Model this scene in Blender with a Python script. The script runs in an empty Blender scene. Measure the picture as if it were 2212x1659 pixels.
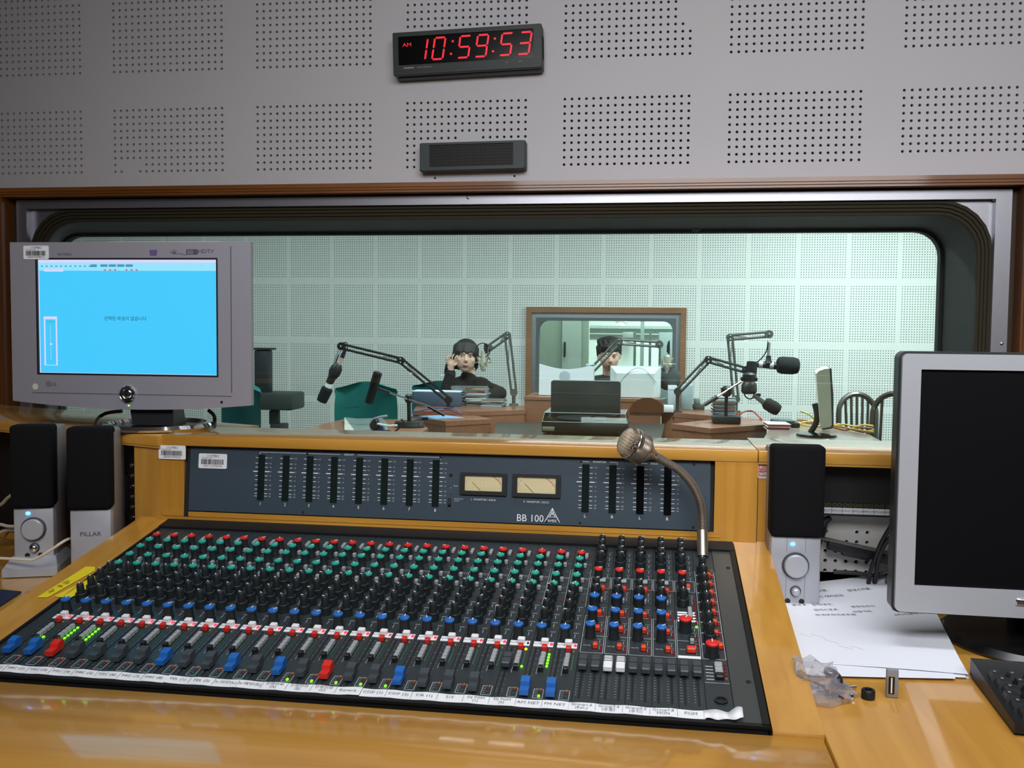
import bpy, bmesh, math, random
from mathutils import Vector, Matrix, Euler
random.seed(7)
R_ = math.radians
scene = bpy.context.scene
col = scene.collection

# ------------------------------------------------------------------ camera
CAM = Vector((0.0, -2.671, 1.27)); FPX = 2050.0
def _axes(yaw, pitch, roll):
    f = Vector((math.sin(yaw)*math.cos(pitch), math.cos(yaw)*math.cos(pitch), math.sin(pitch)))
    r = Vector((math.cos(yaw), -math.sin(yaw), 0)); u = r.cross(f)
    return r*math.cos(roll)+u*math.sin(roll), -r*math.sin(roll)+u*math.cos(roll), f
CR, CU, CF = _axes(R_(-8.41), R_(-3.14), R_(.55))
cd = bpy.data.cameras.new('camera'); cam = bpy.data.objects.new('camera', cd); col.objects.link(cam)
cd.sensor_width = 36; cd.lens = FPX*36/2212; cd.clip_start = .05; cd.clip_end = 60
cam.matrix_world = Matrix(((CR.x, CU.x, -CF.x, CAM.x), (CR.y, CU.y, -CF.y, CAM.y), (CR.z, CU.z, -CF.z, CAM.z), (0, 0, 0, 1)))
scene.camera = cam
def _ray(u, v): return CF + CR*((u-1106)/FPX) - CU*((v-829.5)/FPX)
def at(u, v, y):                                   # where a sight line meets the plane at depth y
    d = _ray(u, v); return CAM + d*((y-CAM.y)/d.y)
def atz(u, v, z):                                  # where a sight line meets the level z
    d = _ray(u, v); return CAM + d*((z-CAM.z)/d.z)

# ------------------------------------------------------------------ world, lights, exposure
w = bpy.data.worlds.new('world'); scene.world = w; w.use_nodes = True
w.node_tree.nodes['Background'].inputs[0].default_value = (.5, .55, .6, 1); w.node_tree.nodes['Background'].inputs[1].default_value = .02
vs = scene.view_settings
vs.view_transform = 'Standard'; vs.look = 'None'; vs.gamma = 1; vs.use_curve_mapping = False; vs.exposure = 0.0
def area(name, loc, sx, sy, power, color, spread=180, rot=(0, 0, 0)):
    l = bpy.data.lights.new(name, 'AREA'); l.shape = 'RECTANGLE'; l.size = sx; l.size_y = sy
    l.energy = power; l.color = color; l.spread = R_(spread)
    o = bpy.data.objects.new(name, l); col.objects.link(o); o.location = loc; o.rotation_euler = rot; return o
# control room: louvred ceiling fluorescent, and an unseen lamp tilted to brighten the wall
area('control_room_light', (.2, -1.5, 2.70), 1.2, .3, 7, (.975, .985, 1), 120)
area('control_room_light', (.35, -3.0, 2.64), 2.4, 1.2, 36, (.975, .985, 1), 96, (R_(63), 0, 0))
# studio: rows of bare fluorescent fittings
area('studio_light', (1.5, 3.4, 2.66), 1.3, .5, 120, (.845, .985, 1))
area('studio_light', (-.7, 2.6, 2.66), 1.3, .5, 80, (.845, .985, 1))
area('studio_light', (-3.0, 3.0, 2.66), 1.3, .5, 36, (.845, .985, 1))
# second control room behind the far window
area('far_room_light', (.2, 7.2, 2.4), 1.6, .6, 210, (.82, 1, .94))
area('far_room_light', (-.6, 5.65, 2.4), 1.2, .3, 16, (.82, 1, .94))  # added lamp, brightens the near side of the partition

# ------------------------------------------------------------------ materials
def lin(c):
    return tuple((x/255/12.92 if x/255 <= .04045 else ((x/255+.055)/1.055)**2.4) for x in c)
MATS = {}
def pm(name, rgb, rough=.5, metal=0., coat=0., var=.06, scale=60., bump=0., spec=.5, coatr=.1):
    if name in MATS: return MATS[name]
    m = bpy.data.materials.new(name); m.use_nodes = True; nt = m.node_tree; b = nt.nodes['Principled BSDF']
    c = lin(rgb)
    b.inputs['Roughness'].default_value = rough; b.inputs['Metallic'].default_value = metal
    b.inputs['Specular IOR Level'].default_value = spec
    b.inputs['Coat Weight'].default_value = coat; b.inputs['Coat Roughness'].default_value = coatr
    tc = nt.nodes.new('ShaderNodeTexCoord'); no = nt.nodes.new('ShaderNodeTexNoise'); no.inputs['Scale'].default_value = scale
    no.inputs['Detail'].default_value = 3
    nt.links.new(tc.outputs['Object'], no.inputs['Vector'])
    mx = nt.nodes.new('ShaderNodeMix'); mx.data_type = 'RGBA'
    mx.inputs[6].default_value = (*[x*(1-var) for x in c], 1); mx.inputs[7].default_value = (*[min(1, x*(1+var)) for x in c], 1)
    nt.links.new(no.outputs['Fac'], mx.inputs[0]); nt.links.new(mx.outputs[2], b.inputs['Base Color'])
    if bump:
        bp = nt.nodes.new('ShaderNodeBump'); bp.inputs['Strength'].default_value = bump; bp.inputs['Distance'].default_value = .002
        nt.links.new(no.outputs['Fac'], bp.inputs['Height']); nt.links.new(bp.outputs[0], b.inputs['Normal'])
    MATS[name] = m; return m
def em(name, rgb, strength=1.):
    if name in MATS: return MATS[name]
    m = bpy.data.materials.new(name); m.use_nodes = True; b = m.node_tree.nodes['Principled BSDF']
    c = (*lin(rgb), 1); b.inputs['Base Color'].default_value = (.01, .01, .01, 1)
    b.inputs['Emission Color'].default_value = c; b.inputs['Emission Strength'].default_value = strength
    b.inputs['Roughness'].default_value = .4
    MATS[name] = m; return m
def wood(name, c1, c2, rough=.3, axis='X', coat=.5, sc=1.):
    if name in MATS: return MATS[name]
    m = bpy.data.materials.new(name); m.use_nodes = True; nt = m.node_tree; b = nt.nodes['Principled BSDF']
    b.inputs['Roughness'].default_value = rough; b.inputs['Coat Weight'].default_value = coat; b.inputs['Coat Roughness'].default_value = .08
    tc = nt.nodes.new('ShaderNodeTexCoord'); mp = nt.nodes.new('ShaderNodeMapping')
    s = {'X': (2.2, 40, 40), 'Y': (40, 2.2, 40), 'Z': (40, 40, 2.2)}[axis]
    mp.inputs['Scale'].default_value = tuple(x*sc for x in s)
    no = nt.nodes.new('ShaderNodeTexNoise'); no.inputs['Scale'].default_value = 1.6; no.inputs['Detail'].default_value = 7; no.inputs['Distortion'].default_value = .35
    n2 = nt.nodes.new('ShaderNodeTexNoise'); n2.inputs['Scale'].default_value = 2.3; n2.inputs['Detail'].default_value = 2
    nt.links.new(tc.outputs['Object'], mp.inputs['Vector']); nt.links.new(mp.outputs[0], no.inputs['Vector']); nt.links.new(tc.outputs['Object'], n2.inputs['Vector'])
    ad = nt.nodes.new('ShaderNodeMath'); ad.operation = 'MULTIPLY_ADD'; ad.inputs[1].default_value = .5
    nt.links.new(n2.outputs['Fac'], ad.inputs[0]); 
    mu = nt.nodes.new('ShaderNodeMath'); mu.operation = 'MULTIPLY'; mu.inputs[1].default_value = .5
    nt.links.new(no.outputs['Fac'], mu.inputs[0]); nt.links.new(mu.outputs[0], ad.inputs[2])
    cr = nt.nodes.new('ShaderNodeValToRGB'); cr.color_ramp.elements[0].position = .33; cr.color_ramp.elements[1].position = .68
    cr.color_ramp.elements[0].color = (*lin(c1), 1); cr.color_ramp.elements[1].color = (*lin(c2), 1)
    nt.links.new(ad.outputs[0], cr.inputs[0]); nt.links.new(cr.outputs[0], b.inputs['Base Color'])
    MATS[name] = m; return m
def pane(name, tint, rough=0., glossy=(1, 1, 1)):
    m = bpy.data.materials.new(name); m.use_nodes = True; nt = m.node_tree; nt.nodes.remove(nt.nodes['Principled BSDF'])
    t = nt.nodes.new('ShaderNodeBsdfTransparent'); t.inputs[0].default_value = (*tint, 1)
    g = nt.nodes.new('ShaderNodeBsdfGlossy'); g.inputs['Roughness'].default_value = rough; g.inputs[0].default_value = (*glossy, 1)
    f = nt.nodes.new('ShaderNodeFresnel'); f.inputs[0].default_value = 1.5
    mx = nt.nodes.new('ShaderNodeMixShader'); nt.links.new(f.outputs[0], mx.inputs[0]); nt.links.new(t.outputs[0], mx.inputs[1]); nt.links.new(g.outputs[0], mx.inputs[2])
    nt.links.new(mx.outputs[0], nt.nodes['Material Output'].inputs[0]); MATS[name] = m; return m
def perforated(name, rgb, hole_rgb, px, pz, spx, nx, nz, r, ox, oz, axis=0):
    """painted board with blocks of drilled holes too small to model one by one"""
    m = bpy.data.materials.new(name); m.use_nodes = True; nt = m.node_tree; b = nt.nodes['Principled BSDF']; b.inputs['Roughness'].default_value = .6
    L = nt.links.new
    tc = nt.nodes.new('ShaderNodeTexCoord'); sp = nt.nodes.new('ShaderNodeSeparateXYZ'); L(tc.outputs['Object'], sp.inputs[0])
    def M(op, a, bb=None, c=None):
        n = nt.nodes.new('ShaderNodeMath'); n.operation = op
        for i, q in enumerate((a, bb, c)):
            if q is None: continue
            if isinstance(q, (int, float)): n.inputs[i].default_value = q
            else: L(q, n.inputs[i])
        return n.outputs[0]
    def one(src, o, pitch, n):
        t = M('SUBTRACT', src, o); k = M('FLOORED_MODULO', t, pitch); inb = M('LESS_THAN', k, spx*n)
        return M('SUBTRACT', M('FLOORED_MODULO', k, spx), spx/2), inb
    dx, bx = one(sp.outputs[axis], ox, px, nx); dz, bz = one(sp.outputs[2], oz, pz, nz)
    d2 = M('ADD', M('MULTIPLY', dx, dx), M('MULTIPLY', dz, dz))
    h = M('MULTIPLY', M('LESS_THAN', d2, r*r), M('MULTIPLY', bx, bz))
    mx = nt.nodes.new('ShaderNodeMix'); mx.data_type = 'RGBA'; mx.inputs[6].default_value = (*lin(rgb), 1); mx.inputs[7].default_value = (*lin(hole_rgb), 1)
    L(h, mx.inputs[0]); L(mx.outputs[2], b.inputs['Base Color']); MATS[name] = m; return m

WOOD = wood('varnished_beech', (177, 123, 43), (205, 153, 65), .36, 'X', 1.)
WOODZ = wood('varnished_beech_upright', (177, 123, 43), (205, 153, 65), .36, 'Z', 1.)
WOODY = wood('varnished_beech_depth', (177, 123, 43), (205, 153, 65), .36, 'Y', 1.)
WOODE = wood('beech_cut_edge', (120, 74, 28), (150, 98, 44), .5, 'X', .2)
TRIM = wood('stained_trim', (108, 62, 18), (150, 92, 34), .4, 'X', .4)
TRIMZ = wood('stained_trim_upright', (92, 50, 16), (132, 78, 30), .4, 'Z', .4)
DESKW = wood('reddish_desk', (126, 82, 62), (148, 100, 78), .4, 'X', .3)
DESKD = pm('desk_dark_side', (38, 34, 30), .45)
ALU = pm('brushed_aluminium', (170, 170, 178), .38, .85, var=.05)
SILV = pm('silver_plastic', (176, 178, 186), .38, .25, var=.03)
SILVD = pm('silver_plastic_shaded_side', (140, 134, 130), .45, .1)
BLACK = pm('black_plastic', (22, 23, 25), .45)
FOAM = pm('black_foam', (20, 21, 22), .95, scale=900, bump=.6)
CLOTH = pm('black_speaker_cloth', (12, 12, 15), .9, scale=1500, bump=.4, spec=.2)
RUBBER = pm('dark_rubber', (56, 51, 38), .75, spec=.25)
SLATE = pm('slate_panel', (54, 67, 78), .42, var=.05)
STRIP = pm('console_panel', (42, 50, 54), .40, var=.07, scale=35)
SLOT = pm('slot_black', (8, 9, 10), .7)
KNOB = pm('knob_black', (30, 36, 38), .42)
CHROME = pm('chrome', (214, 216, 220), .08, 1., var=.02)
STEEL = pm('worn_nickel', (182, 174, 164), .32, .9, var=.12, scale=220)
WHITE = pm('white_print', (226, 228, 232), .6)
PAPER = pm('paper', (222, 226, 236), .8, var=.02)
INK = pm('ink', (38, 38, 46), .8)
GREYP = pm('grey_print', (176, 184, 190), .6)
REDP = pm('red_plastic', (206, 40, 30), .42)
TEAL = pm('teal_cap', (40, 158, 140), .42)
BLUE = pm('blue_plastic', (30, 98, 176), .40)
GREYB = pm('grey_button', (150, 154, 158), .5)
DARKB = pm('grey_fader', (60, 66, 72), .45)
LEDG = em('led_green', (110, 255, 20), 2.6); LEDR = em('led_red', (255, 40, 60), 2.4); LEDY = em('led_yellow', (255, 190, 10), 2.2)
LEDB = em('led_blue', (70, 150, 255), 6.0)
LEDGO = pm('led_green_off', (22, 92, 52), .3); LEDRO = pm('led_red_off', (120, 24, 30), .3); LEDYO = pm('led_yellow_off', (140, 116, 40), .3)

# ------------------------------------------------------------------ mesh building
class MB:
    def __init__(s): s.v = []; s.f = []; s.m = []
    def add(s, vs_, fs_, m=0):
        o = len(s.v); s.v += [tuple(p) for p in vs_]; s.f += [tuple(i+o for i in f) for f in fs_]; s.m += [m]*len(fs_); return s
    def box(s, x0, x1, y0, y1, z0, z1, m=0):
        v = [(x, y, z) for z in (z0, z1) for y in (y0, y1) for x in (x0, x1)]
        return s.add(v, [(0, 2, 3, 1), (4, 5, 7, 6), (0, 1, 5, 4), (2, 6, 7, 3), (0, 4, 6, 2), (1, 3, 7, 5)], m)
    def bbox(s, x0, x1, y0, y1, z0, z1, r=.003, m=0, seg=2, M=None):
        b = bmesh.new(); bmesh.ops.create_cube(b, size=1)
        for q in b.verts: q.co = Vector(((x0+x1)/2+q.co.x*(x1-x0), (y0+y1)/2+q.co.y*(y1-y0), (z0+z1)/2+q.co.z*(z1-z0)))
        bmesh.ops.bevel(b, geom=list(b.edges), offset=r, segments=seg, affect='EDGES', profile=.5)
        b.verts.index_update(); vv = [(M @ q.co if M else q.co) for q in b.verts]
        s.add(vv, [[q.index for q in f.verts] for f in b.faces], m); b.free(); return s
    def cyl(s, p0, p1, r0, r1=None, n=12, m=0, caps=True, capm=None):
        p0 = Vector(p0); p1 = Vector(p1); r1 = r0 if r1 is None else r1
        a = (p1-p0).normalized(); t = a.orthogonal().normalized(); b = a.cross(t)
        ring = lambda p, r: [p+(t*math.cos(2*math.pi*i/n)+b*math.sin(2*math.pi*i/n))*r for i in range(n)]
        s.add(ring(p0, r0)+ring(p1, r1), [(i, (i+1) % n, n+(i+1) % n, n+i) for i in range(n)], m)
        if caps:
            o = len(s.v)-2*n
            s.f += [tuple(o+i for i in reversed(range(n))), tuple(o+n+i for i in range(n))]; s.m += [m, m if capm is None else capm]
        return s
    def lathe(s, prof, p=(0, 0, 0), axis=(0, 0, 1), n=24, m=0, ms=None):
        p = Vector(p); a = Vector(axis).normalized(); t = a.orthogonal().normalized(); b = a.cross(t)
        o = len(s.v)
        for r, h in prof:
            for i in range(n):
                c = 2*math.pi*i/n; s.v.append(tuple(p+a*h+(t*math.cos(c)+b*math.sin(c))*r))
        for k in range(len(prof)-1):
            for i in range(n):
                j = (i+1) % n; s.f.append((o+k*n+i, o+k*n+j, o+(k+1)*n+j, o+(k+1)*n+i)); s.m.append(ms[k] if ms else m)
        s.f.append(tuple(o+i for i in reversed(range(n)))); s.m.append(ms[0] if ms else m)
        e = o+(len(prof)-1)*n; s.f.append(tuple(e+i for i in range(n))); s.m.append(ms[-1] if ms else m)
        return s
    def tube(s, pts, r, n=8, m=0, smooth=0):
        P = [Vector(p) for p in pts]
        if smooth:
            Q = []
            for i in range(len(P)-1):
                a, b, c, d = P[max(0, i-1)], P[i], P[i+1], P[min(len(P)-1, i+2)]
                for k in range(smooth):
                    t = k/smooth; Q.append(.5*((2*b)+(c-a)*t+(2*a-5*b+4*c-d)*t*t+(3*b-a-3*c+d)*t**3))
            P = Q+[P[-1]]
        N = len(P); o = len(s.v); rr = r if isinstance(r, (list, tuple)) else None
        t = (P[1]-P[0]).normalized(); u = t.orthogonal().normalized()
        for i, p in enumerate(P):
            tn = (P[min(N-1, i+1)]-P[max(0, i-1)]).normalized()
            u = (u-tn*u.dot(tn)).normalized(); b = tn.cross(u)
            q = r if rr is None else rr[0]+(rr[-1]-rr[0])*i/(N-1)
            s.v += [tuple(p+(u*math.cos(2*math.pi*k/n)+b*math.sin(2*math.pi*k/n))*q) for k in range(n)]
        for i in range(N-1):
            for k in range(n):
                j = (k+1) % n; s.f.append((o+i*n+k, o+i*n+j, o+(i+1)*n+j, o+(i+1)*n+k)); s.m.append(m)
        s.f += [tuple(o+i for i in reversed(range(n))), tuple(o+(N-1)*n+i for i in range(n))]; s.m += [m, m]
        return s
    def prism(s, poly, z0, z1, m=0, top=None):         # polygon in x, y, counter-clockwise
        n = len(poly); v = [(x, y, z0) for x, y in poly]+[(x, y, z1) for x, y in poly]
        s.add(v, [(i, (i+1) % n, n+(i+1) % n, n+i) for i in range(n)]+[tuple(reversed(range(n)))], m)
        o = len(s.v)-2*n; s.f.append(tuple(o+n+i for i in range(n))); s.m.append(m if top is None else top); return s
    def prismy(s, poly, y0, y1, m=0):                   # polygon in x, z
        n = len(poly); v = [(x, y0, z) for x, z in poly]+[(x, y1, z) for x, z in poly]
        return s.add(v, [(i, (i+1) % n, n+(i+1) % n, n+i) for i in range(n)]+[tuple(reversed(range(n))), tuple(range(n, 2*n))], m)
    def ring(s, A, B, y0, y1, m=0):                     # loops in x, z with equal counts, extruded along y
        n = len(A); v = [(x, y0, z) for x, z in A]+[(x, y0, z) for x, z in B]+[(x, y1, z) for x, z in A]+[(x, y1, z) for x, z in B]
        f = []
        for i in range(n):
            j = (i+1) % n
            f += [(i, j, n+j, n+i), (2*n+i, 3*n+i, 3*n+j, 2*n+j), (i, 2*n+i, 2*n+j, j), (n+i, n+j, 3*n+j, 3*n+i)]
        return s.add(v, f, m)
    def sph(s, c, r, n=12, m=0, M=None):
        c = Vector(c); rr = r if isinstance(r, (tuple, list)) else (r, r, r); o = len(s.v); k = n//2
        for i in range(1, k):
            for j in range(n):
                a = math.pi*i/k; b = 2*math.pi*j/n
                p = Vector((rr[0]*math.sin(a)*math.cos(b), rr[1]*math.sin(a)*math.sin(b), rr[2]*math.cos(a)))
                s.v.append(tuple(c+(M @ p if M else p)))
        for q in ((0, 0, rr[2]), (0, 0, -rr[2])): s.v.append(tuple(c+(M @ Vector(q) if M else Vector(q))))
        t = o+(k-1)*n
        for j in range(n):
            l = (j+1) % n; s.f.append((t, o+j, o+l)); s.m.append(m); s.f.append((t+1, o+(k-2)*n+l, o+(k-2)*n+j)); s.m.append(m)
            for i in range(k-2): s.f.append((o+i*n+j, o+(i+1)*n+j, o+(i+1)*n+l, o+i*n+l)); s.m.append(m)
        return s
    def quad(s, a, b, c, d, m=0): return s.add([a, b, c, d], [(0, 1, 2, 3)], m)
    def xf(s, M, start=0):
        for i in range(start, len(s.v)): s.v[i] = tuple(M @ Vector(s.v[i]))
        return s
    def mesh(s, name, mats, angle=35):
        me = bpy.data.meshes.new(name); me.from_pydata(s.v, [], s.f)
        for q in (mats if isinstance(mats, (list, tuple)) else [mats]): me.materials.append(q)
        if any(s.m): me.polygons.foreach_set('material_index', s.m)
        me.update()
        if angle: me.shade_smooth(); me.set_sharp_from_angle(angle=R_(angle))
        else: me.shade_flat()
        return me
def rrect(x0, x1, z0, z1, r, n=6):
    P = []
    for cx, cz, a0 in ((x1-r, z0+r, -90), (x1-r, z1-r, 0), (x0+r, z1-r, 90), (x0+r, z0+r, 180)):
        P += [(cx+r*math.cos(R_(a0+90*i/n)), cz+r*math.sin(R_(a0+90*i/n))) for i in range(n+1)]
    return P
def link(o, parent=None, loc=None, rot=None):
    col.objects.link(o)
    if loc is not None: o.location = loc
    if rot is not None: o.rotation_euler = rot
    if parent is not None: o.parent = parent
    return o
def obj(name, mb, mats, parent=None, loc=None, rot=None, angle=35, world=False):
    me = mb if isinstance(mb, bpy.types.Mesh) else mb.mesh(name, mats, angle)
    o = link(bpy.data.objects.new(name, me), parent, loc, rot)
    if world and parent is not None: o.matrix_parent_inverse = wm(parent).inverted()
    return o
def wm(o):
    m = Matrix.LocRotScale(o.location, o.rotation_euler, o.scale)
    return (wm(o.parent) @ o.matrix_parent_inverse @ m) if o.parent else m
def tag(o, label, cat, group=None):
    o['label'] = label; o['category'] = cat
    if group: o['group'] = group
    return o
def thing(name, label, cat, loc=(0, 0, 0), rot=(0, 0, 0), group=None):
    o = bpy.data.objects.new(name, None); o.empty_display_size = .05; link(o, None, loc, rot); return tag(o, label, cat, group)
def struct(name, mb, mats, angle=35, parent=None):
    o = obj(name, mb, mats, parent, angle=angle)
    if parent is None: o['kind'] = 'structure'
    return o
_txt = {}
_tmp = bpy.data.scenes.new('bake')                          # small side scene so that baking a mesh does not re-evaluate everything
def baked(o):
    _tmp.collection.objects.link(o); vl = _tmp.view_layers[0]; vl.update(); dg = vl.depsgraph; dg.update()
    me = bpy.data.meshes.new_from_object(o.evaluated_get(dg)); _tmp.collection.objects.unlink(o); return me
def txt(s, size, parent, loc, rot, mat, name='lettering', align='CENTER', ext=0., sx=1., shear=0., label=None):
    k = (s, size, align, mat.name, sx, shear, ext)
    if k not in _txt:
        c = bpy.data.curves.new('text', 'FONT'); c.body = s; c.size = size; c.align_x = align; c.align_y = 'CENTER'; c.resolution_u = 2; c.extrude = ext; c.shear = shear
        o = bpy.data.objects.new('text', c); me = baked(o)
        if sx != 1: me.transform(Matrix.Diagonal((sx, 1, 1, 1)))
        bpy.data.objects.remove(o); bpy.data.curves.remove(c)
        me.materials.clear(); me.materials.append(mat); me.name = 'lettering'; _txt[k] = me
    o = bpy.data.objects.new(name, _txt[k]); link(o, parent, loc, rot)
    if label: o['label'] = label
    return o
def copy_tree(o, parent=None):
    c = o.copy(); col.objects.link(c)
    if parent is not None: c.parent = parent
    for ch in list(o.children): copy_tree(ch, c)
    return c
FACE = (R_(90), 0, 0)        # text that stands upright and looks towards -y
# ------------------------------------------------------------------ control room shell
WALLW = pm('painted_board', (212, 209, 214), .6, var=.03, scale=4)
HOLED = pm('hole_dark', (30, 30, 44), .9)
CEIL = pm('ceiling_tile', (190, 190, 188), .8)
FLOOR = pm('carpet_tile', (70, 72, 78), .9, scale=300, bump=.3)
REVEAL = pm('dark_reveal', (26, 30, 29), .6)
PERF = perforated('perforated_board', (196, 193, 198), (50, 50, 60), .45, .45, .02, 18, 18, .004, -2.064, 1.474)
PERFX = perforated('perforated_board_side', (196, 193, 198), (50, 50, 60), .45, .45, .02, 18, 18, .004, -2.064, 1.474, axis=1)
WX0, WX1, WZ0, WZ1 = -1.985, .962, .78, 1.676        # opening in the board
X0, X1, ZT = -3.3, 2.7, 2.75
HS, HP, HR = .02, .45, .0040
def holed_wall():
    mb = MB(); n = 10
    bx0 = -2.054-HS/2; rowB = 1.738-HS/2; rowA = 2.032-HS/2
    cols_ = [bx0+HP*i for i in range(-1, 9)]
    def cell(x, z, hole):
        a = HS
        if not hole: mb.quad((x, 0, z), (x+a, 0, z), (x+a, 0, z+a), (x, 0, z+a)); return
        cx, cz = x+a/2, z+a/2; sq = []; ci = []
        for i in range(8):
            t = R_(45*i+45); c, s_ = math.cos(t), math.sin(t); k = (a/2)/max(abs(c), abs(s_))
            sq.append((cx+c*k, 0, cz+s_*k)); ci.append((cx+c*HR, 0, cz+s_*HR))
        bk = [(p[0], .011, p[2]) for p in ci]
        o = len(mb.v); mb.v += sq+ci+bk
        for i in range(8):
            j = (i+1) % 8
            mb.f.append((o+i, o+8+i, o+8+j, o+j)); mb.m.append(0)
            mb.f.append((o+8+i, o+16+i, o+16+j, o+8+j)); mb.m.append(0)
        mb.f.append(tuple(o+16+i for i in range(8))); mb.m.append(1)
    rng = random.Random(3)
    bands = [(rowB, 10, .0207), (rowA, 18, .0207)]
    filled = {(4, 1): {(16, r) for r in range(5, 12)} | {(17, r) for r in range(4, 9)}, (3, 0): {(c, 4) for c in (8, 9, 10)} | {(c, 3) for c in (7, 8, 9, 10, 11)}, (1, 0): {(2, 0), (3, 0), (1, 1), (2, 1), (3, 1), (4, 1)}}
    xs = [X0]
    for c in cols_: xs += [c, c+18*HS]
    xs.append(X1)
    for bi, (z0, nr, sz) in enumerate(bands):
        zz = z0+nr*HS
        for k in range(len(xs)-1):
            a, b = xs[k], xs[k+1]
            if k % 2 == 0: mb.quad((a, 0, z0), (b, 0, z0), (b, 0, zz), (a, 0, zz))
            else:
                ci = k//2-1
                for i in range(18):
                    for j in range(nr): cell(a+i*HS, z0+j*HS, (i, j) not in filled.get((ci, bi), ()) and not (ci == 6 and bi == 0 and j == 0))
    # plain strips: between the two rows of blocks, above, beside and under the window
    def strip(xa, xb, za, zb): mb.quad((xa, 0, za), (xb, 0, za), (xb, 0, zb), (xa, 0, zb))
    strip(X0, X1, rowB+10*HS, rowA); strip(X0, X1, rowA+18*HS, ZT)
    strip(X0, X1, WZ1, rowB); strip(X0, WX0, 0, WZ1); strip(WX1, X1, 0, WZ1); strip(WX0, WX1, 0, WZ0)
    return mb
struct('wall_back', holed_wall(), [WALLW, HOLED], angle=0)
mb = MB(); mb.box(X0, X1, -4.8, 0, -.05, 0); struct('floor', mb, FLOOR)
mb = MB(); mb.box(X0, X1, -4.8, 0, ZT, ZT+.05); struct('ceiling', mb, CEIL)
mb = MB(); mb.box(X0-.05, X0, -4.8, 0, 0, ZT); struct('wall_left', mb, PERFX)
mb = MB(); mb.box(X1, X1+.05, -4.8, 0, 0, ZT); struct('wall_right', mb, PERFX)
mb = MB(); mb.box(X0, X1, -4.85, -4.8, 0, ZT); struct('wall_rear', mb, PERF)

# wooden trim around the observation window, four mitred boards with a stepped profile
def trim_board(pa, pb, pc, pd, axis):
    pass
TW = .026
ox0, ox1, oz0, oz1 = -1.992, .974, .77, 1.690
ix0, ix1, iz0, iz1 = ox0+TW, ox1-TW, oz0+TW, oz1-TW
tr = thing('trim_1', '', ''); del tr['label']; del tr['category']; tr['kind'] = 'structure'
def board(A, B, C, D, mat):
    mb = MB(); o = [A, B, C, D]
    prof = [(-.030, 0.), (-.030, .45), (-.026, .5), (-.026, .72), (-.022, .78), (-.022, 1.), ]
    def mixp(p, q, t): return (p[0]+(q[0]-p[0])*t, p[1]+(q[1]-p[1])*t)
    rows = []
    for y, t in [(0, 0.)]+prof+[(.055, 1.)]:
        a = mixp(A, D, t); b = mixp(B, C, t); rows.append(((a[0], y, a[1]), (b[0], y, b[1])))
    for i in range(len(rows)-1): mb.quad(rows[i][0], rows[i+1][0], rows[i+1][1], rows[i][1])
    return obj('trim_board', mb, mat, tr, angle=0)
board((ox0, oz1), (ox1, oz1), (ix1, iz1), (ix0, iz1), TRIM); board((ox1, oz0), (ox0, oz0), (ix0, iz0), (ix1, iz0), TRIM)
board((ox0, oz0), (ox0, oz1), (ix0, iz1), (ix0, iz0), TRIMZ); board((ox1, oz1), (ox1, oz0), (ix1, iz0), (ix1, iz1), TRIMZ)

# observation window: brown inner reveal, aluminium frame, rounded rubber gasket, pane; the same again on the studio side
win = thing('window_1', '', ''); del win['label']; del win['category']; win['kind'] = 'structure'
def sq(x0, x1, z0, z1): return rrect(x0, x1, z0, z1, 1e-4, 6)
ax0, ax1, az0, az1 = ix0+.022, ix1-.019, iz0+.012, iz1-.006
BRN = pm('brown_lining', (58, 40, 22), .6)
mb = MB(); mb.ring(sq(ix0-.002, ix1+.002, iz0-.002, iz1+.002), sq(ax0, ax1, az0, az1), .035, .06); obj('lining', mb, BRN, win)
gx0, gx1, gz0, gz1 = ax0+.040, ax1-.042, az0+.04, az1-.026
mb = MB(); mb.ring(sq(ax0-.002, ax1+.002, az0-.002, az1+.002), sq(gx0, gx1, gz0, gz1), .02, .05)
mb.ring(sq(gx0-.006, gx1+.006, gz0-.006, gz1+.006), sq(gx0, gx1, gz0, gz1), .008, .02)
mb.ring(sq(gx0, gx1, gz0, gz1), rrect(gx0, gx1, gz0, gz1, .135), .032, .05)   # corner fillets
obj('aluminium_frame', mb, ALU, win, angle=0)
hx0, hx1, hz0, hz1 = gx0+.030, gx1-.030, gz0+.04, gz1-.036
mb = MB()
for k in range(4):                                                    # ribbed gasket, stepping inwards
    a, b = k/4, (k+1)/4
    A = rrect(gx0+(hx0-gx0)*a, gx1+(hx1-gx1)*a, gz0+(hz0-gz0)*a, gz1+(hz1-gz1)*a, .135-.03*a); B = rrect(gx0+(hx0-gx0)*b, gx1+(hx1-gx1)*b, gz0+(hz0-gz0)*b, gz1+(hz1-gz1)*b, .135-.03*b)
    mb.ring(A, B, .022+.006*k, .056)
obj('gasket', mb, RUBBER, win, angle=20)
mb = MB(); mb.box(gx0, gx1, .052, .058, gz0, gz1); obj('glass_pane', mb, pane('window_glass', (.965, .99, .98)), win)
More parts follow.
